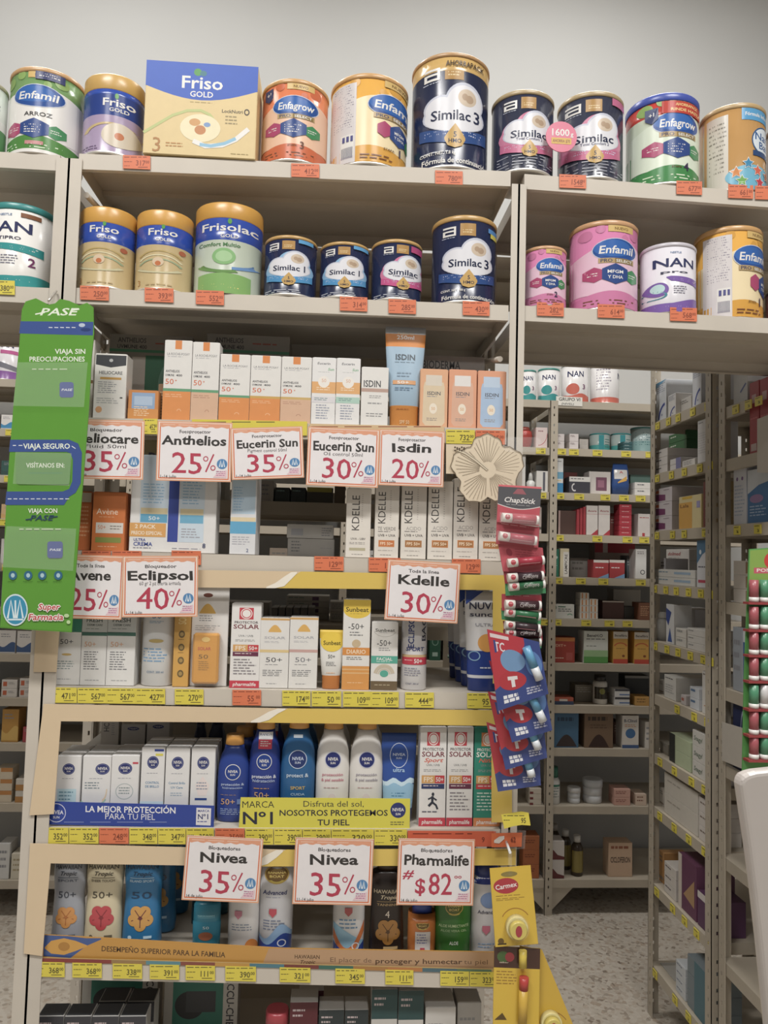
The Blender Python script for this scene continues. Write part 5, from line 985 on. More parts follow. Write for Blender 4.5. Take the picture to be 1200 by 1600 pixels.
cards = [
 ([(779, 757), (846, 761), (842, 822), (776, 816)], CR, [((784, 808), (841, 813), 'b83a4c', None)], 'lip balm card with grey header at the top of the hanging strip', 'head'),
 ([(776, 814), (843, 824), (841, 856), (775, 850)], CR, [((780, 837), (838, 845), 'b03048', None)], 'red lip balm card directly under the grey header card', None),
 ([(778, 848), (848, 856), (852, 896), (786, 893)], CR, [((793, 880), (850, 875), 'a82c40', None)], 'red lip balm card with heart below the two upper red cards', 'heart'),
 ([(786, 888), (850, 892), (853, 914), (789, 912)], 'a83a48', [((793, 903), (849, 899), '3c2a30', 'ChapStick')], 'lip balm card with black balm above the first green edge', None),
 ([(789, 908), (852, 908), (853, 927), (790, 931)], '4fa06a', [((795, 917), (851, 912), '2e6a44', 'ChapStick')], 'green edged lip balm card, upper of the two with green balms', None),
 ([(784, 928), (846, 930), (847, 954), (784, 954)], 'b84450', [((789, 944), (845, 946), '42282e', 'ChapStick')], 'red lip balm card with black balm between the green cards', None),
 ([(783, 950), (846, 956), (845, 976), (784, 968)], '4fa06a', [((789, 956), (844, 963), '2e7048', None)], 'green edged lip balm card, lower of the two with green balms', None),
 ([(786, 970), (846, 978), (847, 993), (788, 990)], 'a83a48', [((789, 976), (843, 982), '3c2a30', None)], 'lip balm card with black balm under the lower green card', None),
 ([(786, 984), (847, 986), (848, 1001), (788, 1000)], 'a83a48', [((790, 989), (845, 988), '3c2228', 'ChapStick')], 'lip balm card with lettered black balm next to the strip end', None),
 ([(785, 996), (847, 998), (846, 1013), (786, 1012)], '4fa06a', [((790, 1003), (845, 1003), '33302e', 'ChapStick')], 'lowest lip balm card of the strip with thin green edge', None)]
for i, (q, c, bs, ls, ex) in enumerate(cards):
    Y = -.13+.0035*i
    def pr(p, ex=ex):
        p.r(.02, .03, .98, .97, c)
        if ex == 'head':
            p.s_([(i_/12, .06, .52+.1*math.sin(PI*i_/12)) for i_ in range(13)], 'ddd8d4'); p.s_([(i_/12, .05, .5+.1*math.sin(PI*i_/12)) for i_ in range(13)], '5a5a5e'); p.t('ChapStick', .5, .38, .72, .13, 'e4e0dc', sh=.2); p.l(.2, .85, .5, .53, 1, 'b0aeb0'); p.poly([(.44, .08), (.56, .08), (.66, .22), (.34, .22)], 'a06068'); p.r(.0, .0, 1, .05, 'd86a72')
        elif ex == 'heart': p.e(.22, .3, .07, .14, 'a03c4a'); p.l(.36, .9, .15, .5, 4, 'a84450')
        else: p.l(.1, .9, .06, .16, 1, 'e0a0a4')
    o, fn, W, H = quad(LBW, ls, 'lip balm', q, Y, c, pr)
    for a, b, bc, t in bs:
        balm(o, a, b, Y-.009, .0082, bc, txt=t)
        if i < 2: part(o, 'blister', [(a[0]-3, a[1]-8), (b[0]+2, b[1]-8), (b[0]+2, b[1]+8), (a[0]-3, a[1]+8)], Y-.0185, .0006, 'ffffff', 'clear')
def zuc(p):
    p.r(0, 0, 1, 1, '3b4a86'); p.s_([(0, 0, .75), (.3, 0, .62), (.55, 0, .42), (.7, 0, .1)], 'b8343f'); p.r(.04, .04, .4, .09, 'd8c8c8'); p.t('TC', .2, .2, .2, .12, 'dcd8dc'); p.r(.09, .12, .13, .28, '3b4a86')
    p.e(.42, .38, .24, .16, '6f94bc'); p.e(.36, .66, .27, .13, 'b4323c'); p.poly([(.27, .6), (.46, .6), (.46, .65), (.4, .65), (.4, .75), (.33, .75), (.33, .65), (.27, .65)], 'dcd6d6')
    p.l(.14, .5, .84, .95, 2, 'e2e2e8', .8); p.l(.6, .94, .8, .92, 3, 'b8bcd4', .6); p.e(.82, .42, .16, .22, '5a80b8')
qs = [[(761, 983), (842, 1003), (857, 1084), (778, 1111)], [(764, 1032), (848, 1058), (863, 1141), (800, 1160)], [(762, 1080), (846, 1108), (855, 1184), (790, 1203)], [(760, 1128), (842, 1156), (845, 1227), (778, 1237)]]
ls_ = ['uppermost blue and red lip balm card showing its pale blue balm', 'second blue and red lip balm card, swung furthest out from the post', 'third blue and red lip balm card in the fan', 'lowest blue and red lip balm card, above the loose yellow tag']
for i in range(4):
    Y = -.15+.02*i
    o, fn, W, H = quad(LBW, ls_[i], 'lip balm', qs[i], Y, '3b4a86', zuc)
    q = qs[i]; a = (q[1][0]-20, q[1][1]+(8 if i == 0 else 26)); b = (q[2][0]-14, q[2][1]-(22 if i == 0 else 14)) 
    t = MB(); A, B = at(*a, Y-.0085), at(*b, Y-.0085); t.tube(A, A+(B-A)*.62, .0078, mat('5fa0c8', 'plastic')); t.tube(A+(B-A)*.62, B, .0078, mat('d4d8dc', 'plastic')); t.world('lip_balm', o)
mb = MB(); mb.tube(at(846, 765, -.1), at(815, 765, -.004), .002, mat('b8b4ac', 'metal')); mb.tube(at(812, 775, -.092), at(812, 1110, -.06), .0012, mat('c8c0b8', 'plastic')); hk = mb.world('hanging_strip'); tag(hk, 'thin hanging strip carrying the red lip balm cards', 'hanger')
# yellow lip balm cards
CY = 'd9b41f'
def carm(jar_):
    def f(p):
        p.e(.46, .09, .2, .035, '8a7a3a'); p.e(.36, .235, .3, .10, 'b02c38'); p.t('Carmex', .36, .235, .52, .06, 'ece4e0', rot=6); p.l(.1, .7, .355, .375, 1, '8a6a18'); p.l(.1, .8, .39, .43, 2, '9a7a1c')
        if jar_: p.ring(.52, .72, .36, .2, .06, 'a8741c', 30, 150); p.e(.14, .93, .07, .04, '6a5018'); p.r(.06, .955, .26, .975, '4a3810')
    return f
def jarpart(o, px, py, Y, r, name='balm_jar'):
    mb = MB(); mb.rings([(-.012, r, r), (0, r, r), (.002, r*1.0, r*1.0)], mat('e2d692', 'plastic'), 24); mb.rings([(.002, r*.84, r*.84), (.012, r*.82, r*.82), (.014, r*.74, r*.74)], mat('d2bf58', 'plastic'), 24); mb.rings([(.0142, r*.3, r*.5), (.0146, r*.3, r*.5)], mat('a8343c', 'gloss'), 20)
    mb.v = [(x, -z, y) for x, y, z in mb.v]; c = at(px, py, Y-.012); mb.v = [tuple(Vector(v)+c) for v in mb.v]; mb.world(name, o)
K, *_ = quad(LBW, 'yellow lip balm card with red oval logo and round jar', 'lip balm', [(765, 1357), (829, 1352), (841, 1475), (774, 1480)], -.1, CY, carm(True)); jarpart(K, 808, 1450, -.1, .0205)
mb = MB(); mb.rings([(0, .024, .024), (.012, .023, .023), (.02, .019, .019)], mat('ffffff', 'clear'), 24); mb.v = [tuple(Vector((x, -z, y))+at(807, 1447, -.1)) for x, y, z in mb.v]; mb.world('blister', K)
def carm2(p): p.r(0, 0, 1, .27, '4a2c22'); p.e(.2, .13, .13, .07, '4a6a34'); p.e(.34, .13, .1, .06, 'a03038'); p.t('sabor', .22, .2, .2, .02, 'd8c8b0'); p.l(.06, .5, .31, .5, 5, 'a07a1c'); p.poly([(.03, .93), (.2, .84), (.3, .93)], '5a4414')
K2, *_ = quad(LBW, 'yellow lip balm card with dark brown corner and slim balm pen', 'lip balm', [(772, 1478), (844, 1482), (842, 1602), (770, 1602)], -.092, CY, carm2)
mb = MB(); mb.tube(at(817, 1485, -.1), at(817, 1511, -.1), .0075, mat('d6bc3c', 'plastic')); mb.world('balm_pen', K2)
mb = MB(); mb.tube(at(818, 1546, -.1), at(816, 1602, -.1), .0085, mat('d0a82c', 'plastic')); mb.world('lip_balm', K2)
mb = MB(); mb.tube(at(819, 1527, -.1), at(818, 1546, -.1), .0088, mat('b83a34', 'plastic')); mb.world('balm_cap', K2)
K3, *_ = quad(LBW, 'yellow lip balm card tilted outwards above the speckled floor', 'lip balm', [(812, 1478), (847, 1484), (900, 1612), (838, 1622)], -.08, 'cfa81c', lambda p: p.ring(.6, .9, .3, .16, .08, '9a6a1c', 20, 160)); jarpart(K3, 862, 1600, -.08, .02)
mb = MB(); mb.tube(at(797, 1330, -.1), at(797, 1366, -.1), .004, mat('ffffff', 'clear')); mb.tube(at(797, 1332, -.1), at(790, 1312, -.004), .0025, mat('d8d8d8', 'plastic')); o = mb.world('clear_hook'); tag(o, 'clear plastic hook holding the yellow lip balm cards', 'hook')
o = card('tag_holder', 'clear plastic flap with an orange price tag at the lotion shelf end', 'tag holder', [(772, 1296), (822, 1298), (820, 1326), (772, 1328)], -.02, .0012, 'ffffff', None, kind='clear')
mb = MB(); mb.plate([at(x, y, -.0215) for x, y in [(768, 1302), (816, 1301), (815, 1323), (768, 1324)]], .0006, mat('dd6a34')); mb.world('price_slip', o)
p = PxPrint(-.0222); p.s_([(772, 1313, 1317), (780, 1307, 1318), (788, 1306, 1311)], 'ddd4cc'); p.t('62', 802, 1312, 8, 8, '7a2c1c'); p.done(o)
card('price_tag', 'yellow price tag reading 95, bent and loose, below the blue lip balm cards', 'price tag', [(783, 1273), (800, 1270), (815, 1268), (826, 1270), (829, 1290), (815, 1289), (802, 1291), (788, 1295)], -.06, .0008, YT, lambda p: (p.l(787, 822, 1274, 1277, 1, '4a4420'), p.l(787, 800, 1281, 1284, 1, '4a4420'), p.t('95', 818, 1282, 8, 8, '4a4420')))
# hibiscus shelf card
cx, cy = 762, 734
out = []
for i in range(60):
    a = 2*PI*i/60; r = 44+13*abs(math.cos(2.5*(a-.35)))+1.5*math.sin(17*a); out.append((cx+r*math.cos(a)*1.02, cy-r*math.sin(a)*.98))
def hib(p):
    p.k = 3
    for k in range(5):
        a0 = .35+2*PI*k/5
        for j in range(-4, 5):
            a = a0+j*.125; L = 52-.7*j*j; b = a0+j*.1
            p.line([(cx+13*math.cos(b), cy-13*math.sin(b)), (cx+L*.55*math.cos(a*.7+b*.3), cy-L*.55*math.sin(a*.7+b*.3)), (cx+L*math.cos(a), cy-L*math.sin(a))], .6, '8f7f68')
    p.line(out+[out[0]], 1.1, '6a5a44')
    p.line([(cx, cy), (745, 720), (728, 708), (716, 703)], 4, 'd8cab0'); p.line([(cx, cy), (745, 719), (728, 707), (716, 702)], .8, '6a5a44')
    for i in range(10): p.e(711+3.5*(i % 5), 699+3*(i // 5)+(i % 3), 1.5, 1.5, '5a4a38')
h_ = card('flower_card', 'beige card cut as a hibiscus flower with brown outlines', 'shelf card', out, -.03, .001, 'dccbaf', hib)
part(h_, 'backing_card', [(697, 694), (788, 696), (788, 742), (697, 740)], -.0275, .001, 'd9c6a8')
part(h_, 'clear_tongue', rrect(786, 683, 846, 706, 8), -.032, .001, 'ffffff', 'clear')

# ============================================================ goods on the far rack
def bg(i, x0, x1, yt, c, label, pr=None, d=.08, Y=.014, group=None, lift=0, name='medicine_box', flap=False): return box(name, label, CT, x0, x1, yt, BZ[i]+.0006, BY+Y, d, c, pr, group=group, flap=flap, lift=lift)
def bstack(i, x0, x1, y0, y1, n, c, label, pr=None, group=None, d=.07, Y=.014):
    zt = at((x0+x1)/2, y0, BY+Y).z; h = (zt-BZ[i])/n
    o = None
    for k in range(n):
        if k == 0:
            a, b = at(x0, y0, BY+Y), at(x1, y0, BY+Y); wd = b.x-a.x; mb = MB(); mb.box(-wd/2, wd/2, -d/2, d/2, 0, h-.0006, mat(c), .0008)
            o = mb.obj('medicine_box', None, ((a.x+b.x)/2, BY+Y+d/2, BZ[i]+.0006)); tag(o, label, CT, group)
            if pr: p = Print(flat(wd, h, -d/2), wd, h); pr(p); p.done(o)
        else: copytree(o, (o.location.x, o.location.y, o.location.z+h*k))
L1 = lambda c='8a8a90', n=3: (lambda p: p.l(.12, .85, .2, .8, n, c))
def nan2(c, num): return lambda p: (p.t('NAN', .4, .28, .6, .14, '343a64'), p.e(.3, .66, .22, .14, c), p.s_([(i/8, .8+.03*math.sin(i), .98) for i in range(9)], c), p.t(num, .7, .6, None, .12, '7a3a6a'))
for x0, x1, yt, c, ls in ((812, 838, 577, '3a9a9a', 'small white and teal can on the far rack top, half behind the post'), (839, 875, 574, '3a9a9a', 'small white and teal can on the far rack top, fully visible'), (876, 920, 566, 'd06a58', 'large white can with coral band facing front on the far rack top'), (921, 968, 566, 'd06a58', 'large white can with coral band turned to its back on the far rack top')):
    can('milk_can', ls, x0, x1, yt, BZ[0]+.0006, BY+.02, [(.05, .84, 'dcd9d8'), (.84, 1, c)], 'c4c0bc' if c[0] == 'd' else '3a8a80', nan2(c, '3') if x0 != 921 else (lambda p: (p.l(.1, .6, .15, .7, 8, 'a8a0b0'), p.t('N', .93, .3, None, .14, '343a64'))))
card('shelf_sign', 'small white aisle sign on the far rack reading GRUPO VI', 'sign', [(869, 619), (910, 621), (910, 635), (869, 633)], BY-.003, .001, 'e4e0d6', lambda p: (p.t('GRUPO VI', 890, 624, 34, 5, '3a3a38', rot=-2), p.t('(NIVEL)', 887, 631, 20, 3, '5a5a58', rot=-2)))
bg(1, 837, 855, 668, 'ddc8c4', 'white carton with pink curve beside a red bowl on the far rack', lambda p: (p.ring(.2, .3, .8, .6, .05, 'b83a4a', 270, 360), p.l(.2, .8, .15, .3, 1, '9a6a70')))
bottle('round_bowl', 'red round tub on the far rack', 809, 834, 666, BZ[1]+.0006, BY+.02, [(0, .35, .35), (.2, .46, .46), (.6, .5, .5), (.8, .46, .46)], 'b03c34', ('a0483c', [(.8, .4, .4), (1, .3, .3)]), None, cat='tub', p_=2)
for x, ls in ((868, 'next to the middle post'), (890, 'beside the teal cans')): bstack(1, x, x+14, 678, 700, 2, 'd8cfcc', 'small pinkish white carton in a stack of two '+ls, lambda p: p.l(.1, .7, .2, .5, 2, '6a4a50'), 'stack of small cartons '+ls)
for x0, x1, yt, c, ls in ((920, 953, 676, '4fb0ac', 'left-hand twin'), (953, 986, 676, '4fb0ac', 'right-hand twin')): can('milk_can', 'teal and white can on the far rack, '+('touching the small cartons' if x0 == 920 else 'beside the pale can'), x0, x1, yt, BZ[1]+.0006, BY+.1, [(.08, .6, 'b8c8c4'), (.6, 1, c)], '2f9a9a', lambda p: (p.r(.3, .1, .55, .9, '3aa0a8'), p.l(.6, .9, .3, .8, 4, '5a8a88')))
can('milk_can', 'pale teal can with dotted band at the end of the far rack', 984, 1022, 666, BZ[1]+.0006, BY+.12, [(.06, .5, 'c0d4d4'), (.5, 1, '9cc4c4')], '5a9a98', lambda p: p.l(.1, .9, .2, .7, 6, '5a8a90'))
bstack(1, 974, 988, 690, 706, 3, '2e5a5e', 'dark teal flat carton in a low stack before the pale can', lambda p: p.l(.15, .8, .2, .6, 1, 'b0c8c8'), 'low dark teal stack')
bg(2, 808, 821, 708, 'd4d0ca', 'tall white carton beside a dropper bottle on the far rack', lambda p: p.r(.2, .3, .5, .36, '4a4a50'))
bottle('dropper_bottle', 'small white dropper bottle on the far rack', 823, 837, 738, BZ[2]+.0006, BY+.02, [(0, .48, .48), (.5, .5, .5), (.6, .3, .3)], 'd8d8d4', ('e0e0dc', [(.6, .28, .28), (.9, .2, .2), (1, .1, .1)]), None, p_=2)
bg(2, 838, 856, 736, 'd8d4ce', 'white carton with dark side stripe beside the dropper bottle', lambda p: p.r(.55, .05, .75, .95, '5a5a64'))
bg(2, 866, 880, 716, 'd8d8d6', 'tall white carton with blue foot beside the middle post', lambda p: (p.r(0, .4, 1, .6, '6aa4c0'), p.r(0, .72, 1, 1, '2a84b8'), p.l(.2, .8, .08, .14, 1, '5a5a60'), p.l(.1, .9, .64, .7, 1, 'd8b84a')))
bstack(2, 881, 902, 738, 770, 1, 'a85a54', 'muted red carton behind the dark moon carton', None, None, Y=.12)
bg(2, 889, 922, 745, '3c3a44', 'dark carton with white moon and white lettering strip', lambda p: (p.r(0, 0, 1, .3, 'd4d0ca'), p.l(.08, .9, .1, .22, 1, '3a3a40'), p.ring(.25, .65, .14, .25, .35, 'd4d0d0', 90, 300)))
bg(2, 920, 954, 737, 'd4ccc6', 'white carton with mauve picture panel', lambda p: (p.r(.32, .25, .82, .85, '7a4a60'), p.r(.4, .38, .7, .7, 'a06a80')), Y=.03)
bottle('bag_pack', 'white and navy pouch with gold sash standing on the far rack', 957, 985, 724, BZ[2]+.0006, BY+.02, [(0, .46, .2), (.3, .5, .26), (.7, .46, .2), (1, .4, .05)], '2c4f8c', None, lambda p: (p.r(.12, .2, .85, .5, 'dcd8d4'), p.t('A', .5, .28, .2, .08, 'c04a4a'), p.s_([(.3, .6, .64), (.8, .4, .55)], 'd8a84a')), cat='pouch', p_=3)
bstack(2, 985, 1018, 742, 770, 2, '5a7a70', 'muted green flat carton under the end of the far rack shelf', None, 'green flat pair', Y=.1)
bstack(2, 992, 1019, 754, 770, 2, 'dad6d0', 'white flat carton in a pair before the green ones', lambda p: p.l(.15, .7, .3, .7, 1, '5a5a60'), 'white flat pair')
bg(3, 872, 900, 798, '5a4038', 'brown carton with pale edges beside red slim cartons', lambda p: p.r(0, 0, .1, 1, 'c8a8a0'), Y=.03)
for k in range(3): bg(3, 901+5*k, 905.4+5*k, 796-2*k, 'a8323c', 'slim red carton standing edge on beside the white and red pair', None, group='slim red cartons edge on')
for k, ls in enumerate(('beside the slim red ones', 'beside the red stack')): bg(3, 916+19*k, 934+19*k, 790, 'd8d0ca', 'white and red carton with red corner '+ls, lambda p: (p.t('Acura', .5, .18, .76, .07, 'a03a40'), p.r(0, .28, 1, .3, 'c8a0a0'), p.poly([(.4, 1), (1, .8), (1, 1)], 'b83440')))
bstack(3, 968, 987, 788, 837, 6, 'b83040', 'bright red flat carton in the tall red stack', lambda p: p.l(.2, .8, .35, .65, 1, 'e8b8b8'), 'tall red stack')
bg(3, 997, 1018, 803, 'd6cdc8', 'white carton with fine red print at the shelf end', lambda p: (p.l(.1, .8, .15, .25, 1, 'b04a4a'), p.r(.3, .85, .5, 1, 'b83a40')))
bg(4, 863, 873, 858, '1f7a60', 'slim green carton beside the middle post', lambda p: (p.e(.5, .3, .3, .06, 'd0e0d8'), p.l(.2, .8, .5, .9, 5, '8ac0ac')))
bg(4, 875, 889, 857, 'd6c8a4', 'cream carton with sideways lettering', lambda p: (p.r(.35, .12, 1, 1, 'ddd8d0'), p.t('LAMPICRE', .66, .55, .7, .3, '4a443c', rot=90)))
bg(4, 890, 920, 872, '7a7670', 'grey carton lying behind, between cream and red cartons', L1('5a5650', 2), Y=.1)
for k, ls in enumerate(('next to the grey carton', 'next to the tall white carton')): bg(4, 927+25*k, 951+25*k, 875, 'b0383c', 'red carton with white top and blue sweep '+ls, lambda p: (p.r(0, 0, 1, .15, 'd8d0c8'), p.l(.12, .85, .4, .55, 1, 'e8d8d8'), p.poly([(.3, 1), (1, .75), (1, 1)], '7aa0c8')))
bg(4, 993, 1010, 858, 'd8d6d2', 'tall white carton with small dark ring', lambda p: (p.l(.15, .85, .08, .2, 2, '6a5a60'), p.ring(.65, .78, .22, .08, .3, '3a3a40')))
bg(4, 929, 992, 849, 'b4a49c', 'red and white display carton standing at the back', lambda p: (p.r(0, 0, 1, .28, 'b8283c'), p.r(.2, 0, .32, .28, 'd8d0cc')), Y=.2)
bg(5, 863, 897, 944, 'd6d6d0', 'wide white carton with green and black lines', lambda p: (p.e(.12, .25, .06, .14, '4a7a60'), p.r(.25, .15, .6, .22, '2e6a50'), p.l(.25, .9, .32, .6, 2, '4a4a4c'), p.ring(.8, .85, .15, .2, .3, '6aa080', 30, 150)))
for x in (907, 921): bstack(5, x, x+13.4, 926 if x == 907 else 936, 968, 4 if x == 907 else 3, 'd8d2c8', 'small white carton with orange bars in the %s stack' % ('taller' if x == 907 else 'shorter'), lambda p: (p.r(.15, .1, .3, .9, 'd08a4a'), p.r(.6, .1, .75, .9, 'd08a4a')), 'orange barred cartons '+('tall' if x == 907 else 'short'))
bg(5, 958, 1001, 921, 'c8c2b6', 'large pale carton at the back with a dot', lambda p: p.e(.75, .5, .04, .05, '4a4a4a'), Y=.2)
bg(5, 941, 975, 939, '5a3a34', 'dark brown carton with pale lid in front of the large pale one', lambda p: p.r(0, 0, 1, .08, 'c8beb4'), Y=.06)
bg(5, 975, 996, 948, '4a4a48', 'charcoal carton beside the brown one', None, Y=.07)
bg(5, 998, 1018, 942, '7a4a30', 'russet carton with fine print at the shelf end', L1('c89a70', 6))
bg(6, 864, 898, 996, 'a83a2c', 'red and orange carton with white lettering', lambda p: (p.r(0, 0, 1, .15, 'd08038'), p.t('DIT+', .35, .32, .5, .1, 'e0b090'), p.l(.1, .5, .8, .9, 1, 'e0c0b0'), p.r(.6, .6, .9, .9, 'b8524a')))
bg(6, 912, 950, 986, 'd8dcd4', 'large white to green carton with black heading', lambda p: (p.r(0, .6, 1, .8, '9cc48c'), p.r(0, .8, 1, 1, '58a04c'), p.t('BeneH.O', .45, .14, .66, .09, '3a3a40'), p.l(.1, .9, .24, .3, 1, '5a5a60'), p.l(.1, .7, .46, .5, 1, '3a3a40'), p.r(0, .98, 1, 1, '3a7a34')))
for k, ls in enumerate(('beside the green and white one', 'at the shelf end')): bg(6, 958+33*k, 981+33*k, 987+k, 'd9a43a', 'yellow carton with white head and red foot '+ls, lambda p: (p.r(0, 0, 1, .22, 'dcd4c8'), p.t('Benefibra', .5, .12, .84, .07, '4a3a34'), p.ring(.5, .5, .5, .16, .2, 'c8582c', 20, 160), p.l(.2, .8, .52, .56, 1, '6a4a20'), p.r(0, .86, 1, 1, 'c8442c'), p.e(.7, .76, .1, .04, '8a4a20')))
bottle('pill_bottle', 'white bottle with dark label on the far rack', 930, 952, 1056, BZ[7]+.0006, BY+.03, [(0, .48, .48), (.02, .5, .5), (.72, .5, .5), (.8, .38, .38)], 'd8d4cc', ('2a2624', [(.8, .4, .4), (1, .38, .38)]), lambda p: (p.r(.04, .4, .96, .82, '3a3428'), p.e(.5, .55, .2, .1, '8a8a3a')), p_=2)
bstack(7, 961, 984, 1077, 1099, 2, 'd4d4d4', 'white carton with black band in a pair beside the dark labelled bottle', lambda p: (p.r(0, .0, 1, .25, '3a3c44'), p.r(.3, .6, 1, .75, '5a7ab0')), 'black banded pair')
bg(7, 864, 896, 1090, 'b8583c', 'flat orange and blue carton lying on the far rack', lambda p: (p.r(0, .5, 1, 1, '3a4a6a'), p.r(.3, .2, .7, .5, 'd8d0c8')))
bg(7, 992, 1016, 1089, 'c09040', 'flat amber carton at the shelf end', L1('7a5a24', 2))
bg(7, 976, 1014, 1056, '2e3234', 'black carton standing behind the amber flat one', lambda p: p.r(0, 0, 1, .1, '9a9a98'), Y=.14)
bg(8, 866, 904, 1113, '3f6a8c', 'blue carton with dark arched window', lambda p: (p.l(.12, .88, .14, .26, 1, '24405c', .9), p.s_([(.08+.84*i/10, .95-.32*math.sin(PI*i/10), .97) for i in range(11)], '3a2c2c')))
bg(8, 913, 958, 1112, '7a6048', 'brown carton with dark arched window', lambda p: (p.l(.12, .88, .14, .26, 1, '3c2c20', .9), p.l(.2, .8, .36, .5, 2, '5a4432'), p.s_([(.15+.7*i/10, .97-.34*math.sin(PI*i/10), .98) for i in range(11)], '38201a')))
bg(8, 972, 998, 1118, 'd4cec6', 'white carton with blue emblem and blue foot', lambda p: (p.t('B-Clinol', .5, .16, .8, .09, '34405a'), p.e(.5, .55, .3, .15, '3a6a9c'), p.l(.15, .85, .28, .38, 2, 'c8884a'), p.r(0, .9, 1, 1, '3a5a8c')))
bg(8, 1008, 1022, 1128, 'd4cec6', 'narrow white carton next to the crosswise rack post', L1())
bottle('lotion_bottle', 'white bottle with green cap on a lower far shelf', 858, 877, 1200, BZ[9]+.0006, BY+.02, [(0, .48, .48), (.02, .5, .5), (.6, .5, .5), (.72, .3, .3)], 'd4d2cc', ('1f6a54', [(.72, .34, .34), (1, .32, .32)]), lambda p: (p.l(.1, .9, .55, .85, 4, '7a8a84'), p.r(.1, .46, .9, .52, '2f7a64')), p_=2)
for k, (x0, x1, yt, ls) in enumerate(((889, 909, 1232, 'short white screw jar'), (915, 945, 1220, 'larger white screw jar with black rimmed lid'))):
    bottle('cream_jar', ls+' on a lower far shelf', x0, x1, yt, BZ[9]+.0006, BY+.03, [(0, .46, .46), (.02, .48, .48), (.3, .48, .48), (.32, .44, .44), (.36, .48, .48), (.66, .48, .48), (.68, .44, .44)], 'd0d2d4', ('d8d8d8' if k == 0 else 'c8ccd0', [(.68, .5, .5), (.97, .5, .5), (1, .44, .44)]), None, p_=2, cat='jar')
bstack(9, 960, 985, 1233, 1258, 2, 'd0a090', 'pink and cream carton in a pair on a lower far shelf', lambda p: p.l(.1, .9, .3, .7, 2, '8a4a40'), 'pink and cream pair')
bg(9, 993, 1010, 1241, 'd4bca8', 'small peach carton lying on a lower far shelf', L1('8a5a4a', 2))
bstack(9, 828, 846, 1232, 1258, 3, 'cfc4b4', 'small cream carton in a stack behind the lip balm cards', lambda p: p.r(0, .6, .3, 1, '7a3030'), 'cream stack of three')
for k in range(2):
    zt = BZ[10]+.0006
bstack(10, 861, 882, 1314, 1360, 2, 'd0c8c2', 'white carton with maroon wave in a pair on the lowest shelf', lambda p: p.s_([(0, .45, 1), (.2, .5, 1), (.5, .75, 1), (1, .85, 1)], '6a2a2c'), 'maroon wave pair')
ob = bottle('syrup_bottle', 'brown syrup bottle with white cap at the front of the lowest shelf', 895, 913, 1308, BZ[10]+.0006, BY+.03, [(0, .46, .46), (.02, .5, .5), (.7, .5, .5), (.84, .26, .26)], '3a2c1a', ('c8c4bc', [(.84, .3, .3), (1, .28, .28)]), lambda p: p.r(.02, .36, .98, .9, '8a7a34'), p_=2)
for k in (1, 2): copytree(ob, (ob.location.x-.03*k, ob.location.y+.07*k, ob.location.z), 'brown syrup bottle standing %s behind the front syrup bottle' % ('second', 'third')[k-1])
bstack(10, 951, 988, 1317, 1340, 1, 'cfae90', 'peach carton with dark lettering leaning on the stack top', lambda p: (p.t('CICLOFERON', .5, .5, .84, .16, '4a3a30'), p.l(.1, .9, .1, .3, 1, '9a5a40')), None, Y=.03)
bstack(10, 818, 843, 1306, 1362, 3, 'b0602c', 'orange carton in a stack of three behind the lip balm cards', lambda p: p.l(.1, .9, .3, .6, 2, '7a3a1a'), 'orange stack of three')
# far left of the same rack, seen past the green display
can('milk_can', 'white and purple can on the far rack beside the green display', -14, 34, 522, BZ[0]+.0006, BY+.02, [(.05, .8, 'd8d4d8'), (.8, 1, '8a5aa0')], 'c4c0c8', lambda p: (p.t('NAN', .62, .22, .5, .12, '343a64'), p.s_([(.0, .5, .6), (.5, .6, .72), (1, .7, .8)], '7a7a84'), p.r(.5, .34, .95, .42, 'c8609a')))
SLF = [(1, 0, 20, 648, '3a8ab8', 'white and blue carton', 'dcd8d4'), (1, 22, 48, 655, 'a8a49c', 'grey white carton', 'c8c4bc'), (2, 0, 30, 720, '2e4a48', 'dark teal carton', '2e5450'), (2, 31, 55, 730, 'b0aca4', 'pale carton', 'ccc8c0'), (3, 0, 34, 788, 'c8a060', 'sand coloured carton', 'c8a878'), (4, 0, 28, 842, 'c8c4c0', 'pale grey carton', 'c4c0ba'),
       (5, 0, 26, 918, '7a8a94', 'slate carton', '8a9298'), (6, -4, 23, 985, '3a5a8a', 'white carton with dark blue wave nearer its twin', 'dad6d2'), (6, 25, 54, 986, '3a5a8a', 'white carton with blue wave beside the beige frame', 'dad6d2'), (8, 2, 28, 1108, 'd0a850', 'tall amber carton', 'b8862c'), (8, 34, 51, 1136, 'a83a44', 'small crimson carton', 'a83a44')]
for i, x0, x1, yt, c, ls, body in SLF: bg(i, x0, x1, yt, body, ls+' on the far rack past the display', (lambda c: (lambda p: (p.s_([(j/8, .62+.12*math.sin(j*.7), .95) for j in range(9)], c), p.l(.15, .8, .15, .35, 2, '8a8a90'))))(c))
for x0, x1, y0 in ((3, 27, 1062), (31, 53, 1060)): bstack(7, x0, x1, y0, 1086, 2, 'd8d2cc', 'white carton with orange square in the %s pair on the far rack' % ('open' if x0 == 3 else 'framed'), lambda p: (p.r(.1, .25, .35, .75, 'c8623a'), p.l(.45, .9, .3, .6, 2, '8a8a8a')), 'orange square cartons %d' % x0)
bstack(9, -6, 20, 1200, 1247, 3, 'cfc0a8', 'white and orange carton in the taller stack on the far rack past the green display', lambda p: p.r(.3, 0, 1, .35, 'c0803a'), 'taller orange stack on the left side')
bstack(9, 25, 50, 1217, 1247, 2, 'cfc8bc', 'white and orange carton in the shorter stack on the far rack past the green display', lambda p: p.r(0, .5, 1, 1, 'b8823c'), 'shorter orange stack on the left side')
